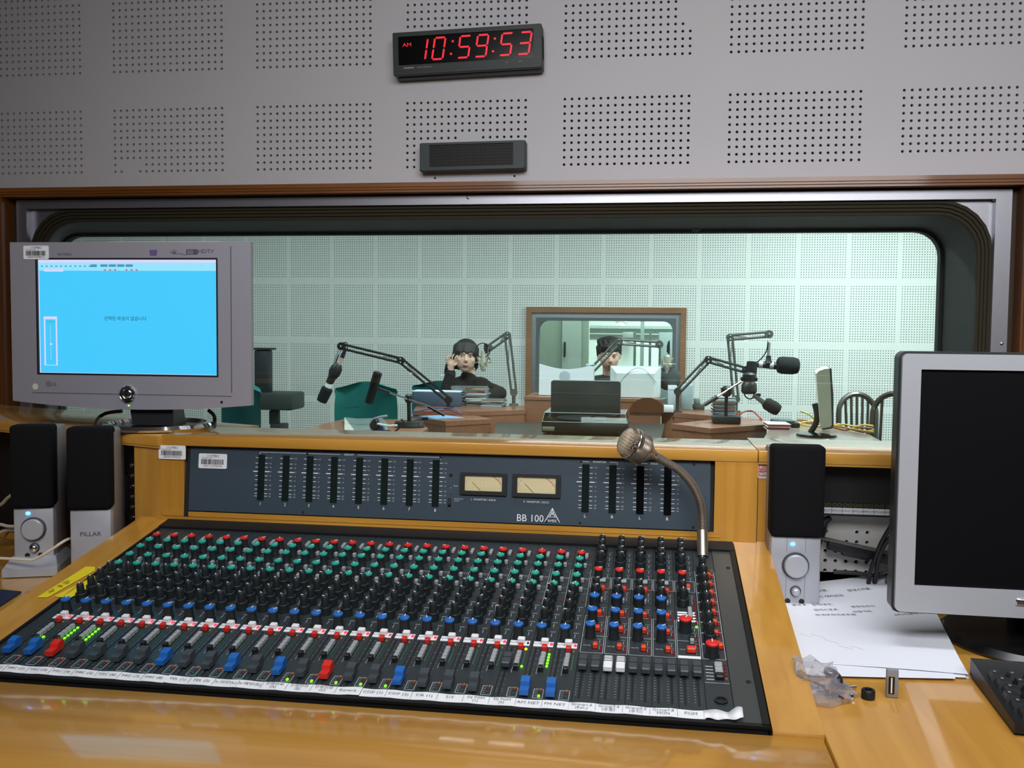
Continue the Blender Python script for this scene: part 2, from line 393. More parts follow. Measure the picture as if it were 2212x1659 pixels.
# tunnel between the two leaves
rx0, rx1, rz0, rz1 = -2.06, .862, .82, 1.588
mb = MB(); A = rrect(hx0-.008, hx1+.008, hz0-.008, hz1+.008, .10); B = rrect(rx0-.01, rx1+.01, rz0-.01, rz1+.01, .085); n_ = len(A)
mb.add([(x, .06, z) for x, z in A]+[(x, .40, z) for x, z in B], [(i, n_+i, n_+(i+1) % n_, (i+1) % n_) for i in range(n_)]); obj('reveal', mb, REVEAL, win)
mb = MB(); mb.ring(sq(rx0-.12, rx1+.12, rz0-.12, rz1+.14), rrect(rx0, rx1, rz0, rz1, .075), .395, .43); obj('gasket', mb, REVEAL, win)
mb = MB(); mb.box(rx0-.05, rx1+.05, .412, .418, rz0-.05, rz1+.05); obj('glass_pane', mb, pane('window_glass_studio', (.955, .985, .975)), win)
for u, v in ((1011, 427), (2147, 431), (2164, 742)):
    p = at(u, v, .018); mb = MB(); mb.lathe([(.004, 0), (.004, .002), (.002, .003)], p, (0, -1, 0), 10); obj('screw', mb, STEEL, win)
mb = MB(); p = at(1504, 488, .395); mb.lathe([(.020, 0), (.020, .006), (.014, .014), (.004, .016)], p, (0, -1, 0), 20); obj('bolt_cover', mb, pm('bolt_cover', (70, 76, 60), .4), win)

# ------------------------------------------------------------------ studio shell
SPERF = perforated('studio_perforated_board', (214, 216, 212), (54, 68, 72), .3775, .495, .0193, 18, 23, .0038, 1.095-.3775*12+.028, .69+.027)
SW = pm('studio_plain_wall', (205, 208, 204), .7)
SX0, SX1, SY0, SY1 = -5.6, 3.4, .43, 5.0
FX0, FX1, FZ0, FZ1 = -1.0, .24, .66, 1.455          # far window
mb = MB()
for a, b, c, d in ((SX0, SX1, FZ1, 2.75), (SX0, SX1, 0, FZ0), (SX0, FX0, FZ0, FZ1), (FX1, SX1, FZ0, FZ1)): mb.box(a, b, SY1, SY1+.3, c, d)
struct('wall_far', mb, SPERF)
mb = MB(); mb.box(SX0-.1, SX0, SY0, SY1, 0, 2.75); struct('wall_studio_left', mb, SW)
mb = MB(); mb.box(SX1, SX1+.1, SY0, SY1, 0, 2.75); struct('wall_studio_right', mb, SW)
mb = MB()
for a, b, c, d in ((SX0, SX1, rz1+.1, 2.75), (SX0, SX1, 0, rz0-.08), (SX0, rx0-.08, rz0-.08, rz1+.1), (rx1+.08, SX1, rz0-.08, rz1+.1)): mb.box(a, b, SY0-.03, SY0+.02, c, d)
struct('wall_studio_front', mb, SW)
mb = MB(); mb.box(SX0, SX1, SY0, SY1, -.05, 0); struct('floor_studio', mb, pm('studio_floor', (110, 104, 96), .5))
mb = MB(); mb.box(SX0, SX1, SY0, SY1, 2.75, 2.8); struct('ceiling_studio', mb, CEIL)
# far window
w2 = thing('window_2', '', ''); del w2['label']; del w2['category']; w2['kind'] = 'structure'
mb = MB(); mb.ring(sq(FX0-.02, FX1+.02, FZ0-.02, FZ1+.02), sq(FX0+.025, FX1-.025, FZ0+.025, FZ1-.025), SY1-.03, SY1+.05); obj('wooden_frame', mb, wood('far_trim', (120, 82, 54), (150, 108, 76), .5, 'X', .2), w2)
mb = MB(); mb.ring(sq(FX0+.025, FX1-.025, FZ0+.025, FZ1-.025), sq(FX0+.06, FX1-.06, FZ0+.06, FZ1-.065), SY1-.005, SY1+.05); obj('aluminium_frame', mb, ALU, w2)
mb = MB(); mb.ring(sq(FX0+.06, FX1-.06, FZ0+.06, FZ1-.065), rrect(FX0+.085, FX1-.085, FZ0+.085, FZ1-.09, .075), SY1-.008, SY1+.06); obj('gasket', mb, pm('grey_gasket', (84, 92, 92), .7), w2)
mb = MB(); mb.box(FX0+.06, FX1-.06, SY1+.03, SY1+.036, FZ0+.06, FZ1-.06); obj('glass_pane', mb, pane('far_glass', (.97,.99,.985)), w2)
mb = MB(); mb.ring(sq(FX0, FX1, FZ0, FZ1), sq(FX0+.05, FX1-.05, FZ0+.05, FZ1-.05), SY1+.05, SY1+.29); obj('reveal', mb, pm('far_reveal', (96, 104, 104), .7), w2)
# room behind the far window
mb = MB(); mb.box(-3.2, 2.4, 9.0, 9.1, 0, 2.5); struct('wall_far_room_back', mb, SW)
mb = MB(); mb.box(-3.2, 2.4, 5.3, 9.0, -.05, 0); struct('floor_far_room', mb, pm('far_floor', (120, 120, 116), .6))
mb = MB(); mb.box(-3.2, 2.4, 5.3, 9.0, 2.5, 2.55); struct('ceiling_far_room', mb, CEIL)
mb = MB(); mb.box(-3.3, -3.2, 5.3, 9.0, 0, 2.5); struct('wall_far_room_left', mb, SW)
mb = MB(); mb.box(2.4, 2.5, 5.3, 9.0, 0, 2.5); struct('wall_far_room_right', mb, SW)
a = at(1176, 800, 6.1); b = at(1271, 800, 6.1)
mb = MB(); mb.box(a.x-1.2, b.x, 6.1, 6.2, 0, 2.5); struct('wall_far_room_partition', mb, pm('pale_green_wall', (170, 180, 168), .6))
a = at(1214, 800, 6.08); b = at(1255, 800, 6.08)
dr = thing('door_1', '', ''); del dr['label']; del dr['category']; dr['kind'] = 'structure'
mb = MB(); mb.box(a.x, b.x, 6.06, 6.095, 0, 2.1); obj('door_leaf', mb, pm('door_grey', (196, 204, 198), .5), dr)
p = at(1220, 755, 6.05); mb = MB(); mb.bbox(p.x-.008, p.x+.008, 6.03, 6.06, p.z-.07, p.z+.07, .005); obj('door_handle', mb, BLACK, dr)
for k, (v0, v1) in enumerate(((703, 711), (719, 724))):
    a = at(1268, v0, 8.9); b = at(1470, v1, 8.9)
    mb = MB(); mb.box(a.x, b.x, 8.9, 9.0, b.z, a.z); struct('trim_%d' % (2+k), mb, pm('rail_grey', (150, 162, 158), .6))
a = at(1384, 690, 7.4); b = at(1392, 690, 7.4)
mb = MB(); mb.box(a.x, b.x, 7.4, 7.46, 0, 2.5); struct('trim_4', mb, pm('post_grey', (120, 132, 130), .6))
# furniture of the far room, seen through two windows
def slab(name, u0, u1, v0, v1, y, d, m, label, cat, group=None, z0=None):
    a = at(u0, v0, y); b = at(u1, v1, y); mb = MB(); mb.bbox(a.x, b.x, y, y+d, b.z if z0 is None else z0, a.z, .004); return tag(obj(name, mb, m), label, cat, group)
slab('shelf_post', 1369, 1373, 717, 800, 7.2, .03, pm('post_dark', (70, 80, 80), .5), 'thin dark shelf post, the left one of two seen through the far window', 'post', 'dark posts in the far room', 0)
slab('shelf_post', 1402, 1406, 717, 800, 7.2, .03, pm('post_dark', (70, 80, 80), .5), 'thin dark shelf post, the right one of two seen through the far window', 'post', 'dark posts in the far room', 0)
slab('equipment_rack', 1424, 1462, 718, 762, 7.6, .5, pm('rack_grey', (98, 108, 110), .5), 'grey equipment cabinet behind the far window, at its right end', 'cabinet', None, 0)
slab('wall_speaker_box', 1345, 1368, 717, 730, 8.6, .2, pm('box_grey', (120, 130, 128), .5), 'small grey box high on the wall of the room behind the far window', 'box')
tl = atz(1343, 694, 2.46)
t = thing('ceiling_tube_light', 'bright ceiling tube light seen through the far window', 'ceiling light', (at(1343, 700, 7.8).x, 7.8, at(1343, 700, 7.8).z))
mb = MB(); mb.bbox(-.05, .05, -.5, .5, .012, .05, .004); obj('housing', mb, WHITE, t)
mb = MB(); mb.cyl((0, -.48, 0), (0, .48, 0), .016, n=10); obj('tube', mb, em('tube_light', (235, 255, 250), 5.), t)
# ------------------------------------------------------------------ the wooden control desk around the console
YB, ZB, YF, ZF = -1.15, .935, -1.643, .851
SL = math.atan2(ZB-ZF, YB-YF)
PX0, PX1 = -.827, .131          # console edges
BX0, BX1 = -.885, .186          # outer edges of the wooden border
DZ = .848                        # level of the flat worktops
desk = thing('control_desk', 'varnished beech control desk holding the mixing console and meter bridge', 'desk', (-.35, -1.4, 0))
def part(name, mb, m, parent, angle=35): return obj(name, mb, m, parent, world=True, angle=angle)
def zs(y): return ZB+(y-YB)*math.tan(SL)
# front ledge
mb = MB(); mb.bbox(BX0-.3, BX1, -1.90, YF-.014, DZ-.045, DZ, .006); part('front_ledge', mb, WOOD, desk)
# sloping borders left, right, back
def slope_border(x0, x1, y0, y1, m):
    mb = MB(); h = .0015
    a = zs(y0)+h; b = zs(y1)+h
    mb.add([(x0, y0, a-.05), (x1, y0, a-.05), (x1, y1, b-.09), (x0, y1, b-.09), (x0, y0, a), (x1, y0, a), (x1, y1, b), (x0, y1, b)],
           [(0, 3, 2, 1), (4, 5, 6, 7), (0, 1, 5, 4), (2, 3, 7, 6), (0, 4, 7, 3), (1, 2, 6, 5)]); return mb
part('left_border', slope_border(BX0, PX0-.002, YF-.014, YB+.02, WOODY), WOODY, desk, 0)
part('right_border', slope_border(PX1+.002, BX1, YF-.014, YB+.02, WOODY), WOODY, desk, 0)
part('back_border', slope_border(PX0-.002, PX1+.002, YB+.010, YB+.024, WOOD), WOOD, desk, 0)
# strip under the meter bridge with a dark joint line
MBY0, MBY1 = -1.140, -1.126     # meter bridge panel: bottom, top depth
mb = MB(); mb.box(BX0+.0445, PX1-.02, -1.142, -1.10, ZB-.02, .9445); part('plinth_strip', mb, WOOD, desk, 0)
mb = MB(); mb.box(BX0+.0445, PX1-.02, -1.1388, -1.10, .9452, .9535); part('plinth_strip', mb, WOOD, desk, 0)
# uprights either side of the meter bridge, fascia above and the top shelf
SHZ = 1.086
mb = MB(); mb.box(BX0+.044, -.8005, -1.137, -1.0, .90, 1.068); part('upright', mb, WOODZ, desk, 0)
mb = MB(); mb.box(.1015, .168, -1.137, -1.0, .90, 1.068); part('upright', mb, WOODZ, desk, 0)
mb = MB(); mb.box(BX0+.044, .168, -1.1375, -1.118, 1.0682, SHZ-.0183); part('fascia', mb, WOOD, desk, 0)
mb = MB(); mb.bbox(BX0+.044, .1675, -1.1388, -.985, SHZ-.018, SHZ, .0012); part('top_shelf', mb, WOOD, desk)
mb = MB(); mb.box(BX0+.044, .168, -1.0, -.99, .3, SHZ-.02); part('back_panel', mb, WOODZ, desk, 0)
mb = MB(); mb.box(BX0+.03, .16, -1.86, -1.835, 0, DZ-.045); part('front_panel', mb, WOODZ, desk, 0)
mb = MB(); mb.box(BX0+.01, BX0+.03, -1.86, -1.1, 0, DZ-.09); part('side_panel', mb, WOODZ, desk, 0)
mb = MB(); mb.box(.15, .17, -1.86, -1.1, 0, DZ-.09); part('side_panel', mb, WOODZ, desk, 0)

# right-hand desk wing
RW = thing('desk_wing', 'varnished beech desk wing right of the console, holding the patch bay', 'desk', (.9, -1.4, 0))
mb = MB(); mb.bbox(BX1+.0008, 1.9, -1.90, -.95, DZ-.045, DZ, .003); part('worktop', mb, WOODY, RW)
mb = MB(); mb.bbox(.1687, 1.9, -1.1380, -.945, SHZ-.018, SHZ, .0012); part('top_shelf', mb, WOOD, RW)
mb = MB(); mb.box(.1687, 1.9, -1.1372, -1.118, SHZ-.0215, SHZ-.0183); part('fascia', mb, WOOD, RW, 0)
mb = MB(); mb.box(.1695, .236, -1.132, -.95, DZ, SHZ-.0215); part('upright', mb, WOODZ, RW, 0)
mb = MB(); mb.box(1.85, 1.9, -1.132, -.95, DZ, SHZ-.0215); part('upright', mb, WOODZ, RW, 0)
mb = MB(); mb.box(.236, 1.85, -.958, -.950, DZ-.04, SHZ-.0215); part('back_panel', mb, WOODE, RW, 0)
mb = MB(); mb.box(.20, .23, -1.8, -.95, 0, DZ-.045); part('side_panel', mb, WOODZ, RW, 0)
mb = MB(); mb.box(1.85, 1.88, -1.8, -.95, 0, DZ-.045); part('side_panel', mb, WOODZ, RW, 0)
mb = MB(); mb.box(.236, 1.85, -1.100, -1.085, 1.002, SHZ-.0215); part('blank_plate', mb, SLOT, RW, 0)
# red and white inspection sticker on the upright
def sticker_frame(parent, u0, u1, v0, v1, y, mat=WHITE, t=.0006):
    a = at(u0, v0, y); b = at(u1, v1, y); mb = MB(); mb.prismy(rrect(a.x, b.x, b.z, a.z, min(.003, (a.z-b.z)*.12)), y-t, y); return part('sticker', mb, mat, parent, 0), a, b
st, a, b = sticker_frame(RW, 1637, 1665, 998, 1034, -1.1325, pm('faded_label', (206, 190, 186), .7))
st['label'] = 'faded white sticker with two red boxes of handwriting'
mb = MB(); w_ = b.x-a.x; h_ = a.z-b.z
for f0, f1 in ((.16, .44), (.50, .84)):
    A = rrect(a.x+w_*.08, b.x-w_*.08, a.z-h_*f1, a.z-h_*f0, .001); B = rrect(a.x+w_*.12, b.x-w_*.12, a.z-h_*f1+.0012, a.z-h_*f0-.0012, .0008); mb.ring(A, B, -1.1336, -1.1331)
o = part('printed_box', mb, REDP, st, 0)
for s_, f in (('강당', .30), ('98-0725', .62), ('12', .75)): txt(s_, .0042, st, (a.x+w_/2, -1.1336, a.z-h_*f), FACE, INK).matrix_parent_inverse = wm(st).inverted()

# left-hand wing, set at an angle
LA = math.atan2(-.982+1.155, -1.265+.839)        # direction of its front edge
LW = thing('desk_wing', 'varnished beech desk wing left of the console, with a black rack bay', 'desk', (-.841, -1.150, 0), (0, 0, LA-math.pi))
# local: x runs to the right along the front edge (0 at the joint), y to the back
mb = MB(); mb.bbox(-1.3, -.004, .004, .24, SHZ-.020, SHZ-.002, .0012); obj('top_shelf', mb, WOOD, LW)
mb = MB(); mb.box(-1.3, -.004, .0055, .024, SHZ-.0235, SHZ-.0203); obj('fascia', mb, WOOD, LW, angle=0)
mb = MB(); mb.box(-.075, -.006, .010, .24, .845, SHZ-.0235); obj('upright', mb, WOODZ, LW, angle=0)
mb = MB(); mb.box(-1.3, -.075, .06, .07, .845, SHZ-.0235); obj('rack_panel', mb, pm('rack_black', (14, 14, 18), .5), LW, angle=0)
mb = MB(); mb.box(-.118, -.098, .030, .034, .845, SHZ-.025); rail = obj('rack_rail', mb, pm('rail_black', (20, 20, 22), .4), LW, angle=0)
for k in range(9):
    mb = MB(); mb.lathe([(.0036, 0), (.0036, .0015), (.0018, .0025)], (-.108, .030, .87+.019*k), (0, -1, 0), 10); obj('screw', mb, STEEL if k % 3 else CHROME, rail)
mb = MB(); mb.bbox(-.165, -.140, .036, .060, .93, 1.0, .002); obj('module', mb, pm('module_grey', (48, 46, 48), .4), LW)
mb = MB(); mb.box(-1.3, -.01, .06, .24, .3, .845); obj('base_panel', mb, WOODZ, LW, angle=0)
# worktop of the left wing (world aligned)
mb = MB(); q = [(-2.3, -1.90), (BX0-.3005, -1.90), (BX0-.3005, YF-.013), (BX0-.0008, YF-.013), (BX0-.0008, -1.155), (-1.16, -1.0), (-2.05, -.66), (-2.3, -.66)]
mb.prism(q, DZ-.045, DZ-.0005); part('worktop', mb, WOODY, LW, 0)
mb = MB(); mb.box(-2.28, -2.25, -1.8, -.75, 0, DZ-.045); part('side_panel', mb, WOODZ, LW, 0)
mb = MB(); mb.box(-1.25, -1.22, -1.8, -1.1, 0, DZ-.045); part('side_panel', mb, WOODZ, LW, 0)

# asset labels with bar codes
def barcode_label(parent, M, w=.052, h=.028, code='2001107001', seed=1, tilt=0):
    """local frame: x right, z up, y towards the back, origin at the centre"""
    mb = MB(); mb.prismy(rrect(-w/2, w/2, -h/2, h/2, .0025), -.0005, .0002); o = obj('asset_label', mb, WHITE, parent, angle=0)
    o.matrix_local = M; o['label'] = 'white asset sticker with a bar code'
    rng = random.Random(seed); mb = MB(); x = -w*.40
    while x < w*.38:
        b_ = rng.choice((.0005, .0008, .0012)); mb.box(x, x+b_, -.0009, -.0006, -h*.23, h*.12); x += b_+rng.choice((.0005, .0009))
    obj('bar_code', mb, INK, o, angle=0)
    txt('안동', h*.17, o, (-w*.13, -.0008, h*.34), FACE, pm('grey_ink', (110, 110, 116), .8))
    txt('MBC', h*.24, o, (w*.10, -.0008, h*.34), FACE, pm('logo_ink', (50, 40, 66), .8), sx=1.15)
    txt('RAC KEY 2004', h*.12, o, (-w*.2, -.0008, h*.20), FACE, INK)
    txt(code, h*.19, o, (0, -.0008, -h*.34), FACE, INK, sx=1.3)
    return o
pa = at(372, 977, -1.1395)
barcode_label(desk, wm(desk).inverted() @ Matrix.Translation(pa), code='20041070015', seed=2, w=.050, h=.024)
# ------------------------------------------------------------------ mixing console (local x right, y up the slope, z off the panel)
con = thing('mixing_console', 'long dark slate mixing console full of coloured knobs and faders', 'mixing console', (PX0, YB, ZB), (SL, 0, 0))
CW = PX1-PX0
mb = MB(); mb.box(.001, CW-.001, -.503, .008, -.07, -.003); obj('chassis', mb, pm('chassis_black', (24, 26, 26), .5), con, angle=0)
mb = MB(); RIM = pm('rim_black', (20, 22, 23), .6, spec=.3)
mb.box(0, CW, -.026, .009, -.003, .004); mb.box(0, .004, -.503, -.026, -.003, .003); mb.box(CW-.007, CW, -.503, -.026, -.003, .003); mb.box(0, CW, -.505, -.499, -.003, .0008)
obj('rim', mb, RIM, con, angle=0)
XS = .023                                         # first strip
mb = MB(); mb.box(.004, XS-.0005, -.499, -.026, -.003, 0); obj('blank_panel', mb, STRIP, con, angle=0)
rb = XS+30*.03
mb = MB(); mb.box(rb+.0005, CW-.007, -.499, -.026, -.003, .0005); o = obj('blank_panel', mb, pm('blank_panel_grey', (58, 62, 62), .42), con, angle=0)
for s_ in (.088, .414):
    mb = MB(); mb.lathe([(.0030, 0), (.0030, .0008), (.0015, .0012)], (CW-.014, -s_, .0005), (0, 0, 1), 10); obj('screw', mb, SLOT, o)
# shared meshes for the controls -------------------------------------------------
def knob_mesh(name, cap, h=.0195, rb_=.0059, rt=.0052, skirt=False, seg=14):
    mb = MB()
    if skirt:                                       # dual concentric: wide skirt, slim pointer on top
        mb.lathe([(.0083, 0), (.0083, .003), (.0078, .0115), (.0073, .012)], n=seg); mb.lathe([(.0055, .012), (.0048, .0245), (.0042, .0255), (.001, .0257)], n=12)
        mb.box(-.0006, .0006, .0008, .0050, .0256, .0261, 1)
        mb.box(-.0006, .0006, .0046, .0053, .016, .0256, 1)
    else:
        mb.lathe([(rb_+.0012, 0), (rb_+.0012, .0015), (rb_, .004), (rt+.0003, h-.003), (rt+.0008, h-.0028), (rt+.0008, h-.0006), (rt-.0002, h), (.0005, h+.0001)], n=seg, ms=[0, 0, 0, 0, 2, 2, 2])
        for i in range(1, 2): mb.box(-.0005, .0005, .0006, rt+.0009, h-.0001, h+.0005, 1)
    return mb.mesh(name, [KNOB, WHITE, cap])
K_RED = knob_mesh('knob_red', REDP); K_TEAL = knob_mesh('knob_teal', TEAL); K_BLUE = knob_mesh('knob_blue', BLUE, .0205, .0064, .0058)
K_BLK = knob_mesh('knob_black', KNOB, skirt=True); K_BIGRED = knob_mesh('knob_bigred', REDP, .0190, .0080, .0075)
def btn_mesh(name, w, l, h, m, collar=True):
    mb = MB(); mb.bbox(-w/2, w/2, -l/2, l/2, 0, h, min(w, l)*.12, 0, 1)
    if collar: mb.box(-w/2-.0008, w/2+.0008, -l/2-.0008, l/2+.0008, 0, .0006, 1)
    return mb.mesh(name, [m, SLOT])
B_GREYL = btn_mesh('button', .0048, .016, .0045, GREYB); B_GREY = btn_mesh('button', .0052, .0065, .006, GREYB); B_RED = btn_mesh('button', .0065, .0078, .0065, REDP)
B_WHITE = btn_mesh('button', .0092, .0075, .0070, WHITE, False); B_OR = btn_mesh('button', .0062, .0075, .0065, pm('orange_plastic', (224, 62, 30), .4))
B_GW = btn_mesh('button', .0095, .0085, .004, GREYB); B_STK = btn_mesh('button', .0058, .0068, .0062, GREYB); B_STKD = btn_mesh('button', .0058, .0068, .0066, BLACK); B_BIGOR = btn_mesh('button', .011, .0085, .0065, MATS['orange_plastic'])
def led_mesh(m, r=.0014, l=1.5): mb = MB(); mb.lathe([(r, 0), (r, .0006), (r*.6, .0014)], n=8); me = mb.mesh('led', m); me.transform(Matrix.Diagonal((1, l, 1, 1))); return me
L_G, L_R, L_Y = led_mesh(LEDG, .0017), led_mesh(LEDR, .0022), led_mesh(LEDY, .0019); L_GO, L_RO, L_YO = led_mesh(LEDGO), led_mesh(LEDRO, .0016, 1.8), led_mesh(LEDYO)
def cap_mesh(m):
    mb = MB(); w = .0052
    pr = [(-.0125, .003), (-.0125, .0095), (-.0015, .0085), (.0, .0135), (.0105, .0150), (.0125, .0125), (.0125, .003)]
    n = len(pr); mb.add([(-w, y, z) for y, z in pr]+[(w, y, z) for y, z in pr], [(i, (i+1) % n, n+(i+1) % n, n+i) for i in range(n)]+[tuple(reversed(range(n))), tuple(range(n, 2*n))])
    mb.box(-.001, .001, -.003, .003, 0, .003, 1); mb.box(-w-.0001, w+.0001, -.0012, -.0006, .0085, .0090, 1)
    return mb.mesh('fader_cap', [m, BLACK], 0)
def flat_cap(m):
    mb = MB(); mb.bbox(-.0054, .0054, -.0135, .0135, .003, .0105, .0012, 0, 1); mb.box(-.001, .001, -.003, .003, 0, .003, 1); mb.box(-.0054, .0054, -.0004, .0004, .0104, .0109, 1)
    if m is WHITE:
        for k in range(4): mb.box(-.0053, .0053, .003+.0022*k, .0034+.0022*k, .0104, .0108, 1)
    return mb.mesh('fader_cap', [m, BLACK], 0)
F_DARK, F_BLUE, F_RED, F_UP, F_WHITE = cap_mesh(DARKB), cap_mesh(BLUE), cap_mesh(REDP), flat_cap(DARKB), flat_cap(WHITE)
rng = random.Random(11)
def put(name, me, strip, x, s, z=0., rz=0.):
    o = bpy.data.objects.new(name, me); col.objects.link(o); o.parent = strip; o.location = (x, -s, z); o.rotation_euler.z = rz; return o
S0, S1 = .027, .4815
def plate_mesh(mono=True):
    mb = MB(); mb.box(.0003, .0297, -S1, -S0, -.002, 0)
    def ln(x0, s0, x1, s1, w=.0004, m=1):
        if abs(x1-x0) < 1e-6: mb.box(x0-w/2, x0+w/2, -s1, -s0, 0, .00012, m)
        else: mb.box(x0, x1, -s0-w/2, -s0+w/2, 0, .00012, m)
    if mono:
        mb.box(.0015, .0265, -.3585, -.3465, 0, .0006, 2)                      # white mute legend
        ln(.0288, .118, .0288, .24, .0005); ln(.0014, .118, .0014, .205, .0005); ln(.0185, .148, .0285, .148)
        for s_ in (.098, .127, .152, .183, .2): ln(.022, s_, .028, s_, .0009, 3)
        for s_ in (.243, .268, .292, .318):                                   # scale marks beside the tone knobs
            ln(.019, s_, .026, s_, .0022, 3); ln(.0215, s_+.004, .0215, s_+.013, .0006)
            for j in range(5): ln(.0018, s_+j*.004, .0028, s_+j*.004, .0007, 3)
        ln(.020, .345, .027, .345, .0012, 3)
        for s_, l in ((.368, .002), (.376, .0015), (.389, .003), (.402, .0015), (.415, .0015), (.428, .0015), (.440, .0015), (.452, .0015), (.463, .002), (.468, .002)):
            ln(.0035-l, s_, .0035, s_, .0007, 3); ln(.0078, s_, .0078+l, s_, .0007, 3)
        for a in ((.0155, .458, .0265, .458), (.0155, .4775, .0265, .4775), (.0155, .458, .0155, .4775), (.0265, .458, .0265, .4775)): ln(*a, .0006)
        for s_ in (.461, .465, .469, .473): ln(.0168, s_, .0195, s_, .001, 3)
        ln(.0132, .382, .0132, .425, .0005)
        mb.box(.0045, .0069, -.478, -.362, -.0001, .0002, 4)
    else:
        for a in ((.001, .142, .029, .142), (.001, .178, .029, .178), (.001, .142, .001, .178), (.029, .142, .029, .178), (.001, .266, .029, .266), (.001, .366, .029, .366), (.001, .266, .001, .366), (.029, .266, .029, .366), (.001, .322, .029, .322)): ln(*a, .0006)
        for s_ in (.05, .07, .09, .11, .13, .19, .205, .24, .284, .30, .33, .345): ln(.021, s_, .027, s_, .0012, 3); ln(.024, s_+.003, .024, s_+.011, .0005)
        for xs in (.0075, .0225):
            mb.box(xs-.0012, xs+.0012, -.472, -.375, -.0001, .0002, 4)
            for k in range(9): ln(xs-.0052, .417+.006*k, xs-.0032, .417+.006*k, .0012, 3); ln(xs+.003, .417+.006*k, xs+.0042, .417+.006*k, .0006, 3)
    return mb.mesh('channel_strip', [STRIP, GREYP, WHITE, pm('dim_print', (112, 122, 124), .6), SLOT], 0)
P_MONO, P_GRP = plate_mesh(True), plate_mesh(False)
lad = MB()
for k in range(10): lad.bbox(-.0011, .0011, -.0009-.0036*k, .0009-.0036*k, 0, .0008, .0003, 0, 1)
LADDER = lad.mesh('led_ladder', LEDGO)
MUTE = None
CAPC = {0: F_BLUE, 1: F_BLUE, 2: F_RED, 7: F_BLUE, 10: F_BLUE, 12: F_BLUE, 14: F_RED, 17: F_BLUE, 22: F_BLUE, 23: F_BLUE, 21: F_UP}
for i in range(24):
    st = bpy.data.objects.new('channel_strip', P_MONO); link(st, con, (XS+.03*i, 0, 0))
    put('gain_knob', K_RED, st, .012, .094, 0, rng.uniform(-1, 1))
    for s_ in (.116, .143, .175, .207): put('send_knob', K_TEAL, st, .0115, s_, 0, rng.uniform(-.8, .8))
    put('push_button', B_GREYL, st, .019, .071); put('indicator', L_RO, st, .0255, .066)
    for s_ in (.108, .161, .192): put('push_button', B_GREY, st, .0188, s_)
    for s_ in (.226, .251, .276, .302): put('tone_knob', K_BLK, st, .0098, s_, 0, (.9 if i < 19 else rng.choice((-.3, .7, 1.5, .7)))+rng.uniform(-.25, .25))
    put('indicator', L_RO, st, .025, .226)
    put('pan_knob', K_BLUE, st, .0100, .3375, 0, rng.choice((0, 0, -.7, .3)))
    put('mute_button', B_WHITE, st, .0158, .3515, .0006); put('cue_button', B_RED, st, .0168, .3655)
    put('indicator', L_RO if i == 21 else L_R, st, .0242, .3525, .0006); put('indicator', L_Y if i == 21 else L_YO, st, .0235, .367)
    txt('MUTE', .0044, st, (.0062, -.3525, .0008), (0, 0, 0), INK)
    for k in range(5): put('routing_button', B_STK if k < 4 else B_STKD, st, .0175, .3835+.0082*k)
    put('led_ladder', LADDER, st, .024, .378)
    for k in {0: (9,), 1: (1, 3, 5, 7, 9), 2: (1, 3, 5, 7, 9), 21: (9,), 22: (0, 2, 4, 6, 8)}.get(i, ()): put('lit_led', L_G, st, .024, .378+.0036*k, .0004)
    put('indicator', L_YO, st, .0232, .459); put('indicator', L_RO, st, .0228, .4635); put('indicator', L_GO, st, .0225, .4715)
    if i in (12, 13, 14, 15, 16, 22): put('lit_led', L_G, st, .0222, .4735, .0003)
    sc_ = .407 if i == 21 else .4465+.0009*i if i < 22 else .466
    put('fader_cap', CAPC.get(i, F_DARK), st, .0057, sc_)
for i in range(24, 29):
    st = bpy.data.objects.new('group_strip', P_GRP); link(st, con, (XS+.03*i, 0, 0))
    for s_ in (.041, .060, .083, .105): put('send_knob', K_BLK, st, .0112, s_, 0, -.8+rng.uniform(-.3, .3))
    put('gain_knob', K_RED, st, .0115, .151, 0, -1.)
    if i < 28:
        for s_ in (.200, .223): put('tone_knob', K_BLK, st, .0112, s_, 0, -.8)
        for s_, r in ((.2415, 0), (.283, .9), (.325, -.8)): put('pan_knob', K_BLUE, st, .0113, s_, 0, r)
        put('push_button', B_GW, st, .0178, .155); put('push_button', B_GREY, st, .0188, .2215)
        for s_ in (.1845, .261, .306, .352): put('push_button', B_OR, st, .0192, s_)
        for s_ in (.17, .175, .26, .266, .306, .312, .352, .358): put('indicator', L_RO, st, .0262, s_)
        put('indicator', L_GO, st, .0262, .155); put('indicator', L_GO, st, .0262, .225); put('indicator', L_GO, st, .0262, .328)
        txt('MUTE', .0036, st, (.0085, -.348, .0002), (0, 0, 0), GREYP)
    else:
        put('tone_knob', K_BLK, st, .0112, .197, 0, -.4); put('monitor_knob', K_BLK, st, .0112, .222, 0, 0.)
        put('monitor_knob', K_BIGRED, st, .012, .295, 0, -.4); put('push_button', B_OR, st, .0196, .167); put('push_button', B_GREY, st, .0196, .178)
        mb = MB()
        for k, s_ in enumerate((.243, .250, .259, .267)): mb.box(.003, .027, -s_-.0022, -s_+.0022, 0, .0004)
        mb.box(.0015, .0285, -.3665, -.3605, 0, .0004); obj('white_legend', mb, WHITE, st, angle=0)
        for k in range(4): put('push_button', B_GREY, st, .0195, .238+.0072*k)
        for k in range(9): put('indicator', L_RO, st, .0268, .205+.0083*k)
        put('lit_led', L_G, st, .0268, .283); put('push_button', B_STKD, st, .0195, .318); put('push_button', B_GREY, st, .0195, .327); put('mute_button', B_BIGOR, st, .0178, .349)
        for k in range(4): put('indicator', L_RO, st, .0268, .310+.011*k)
        txt('MUTE', .0036, st, (.0085, -.345, .0002), (0, 0, 0), GREYP)
    cm = F_WHITE if i == 25 else F_UP
    put('fader_cap', cm, st, .0075, .402); put('fader_cap', cm, st, .0225, .402)
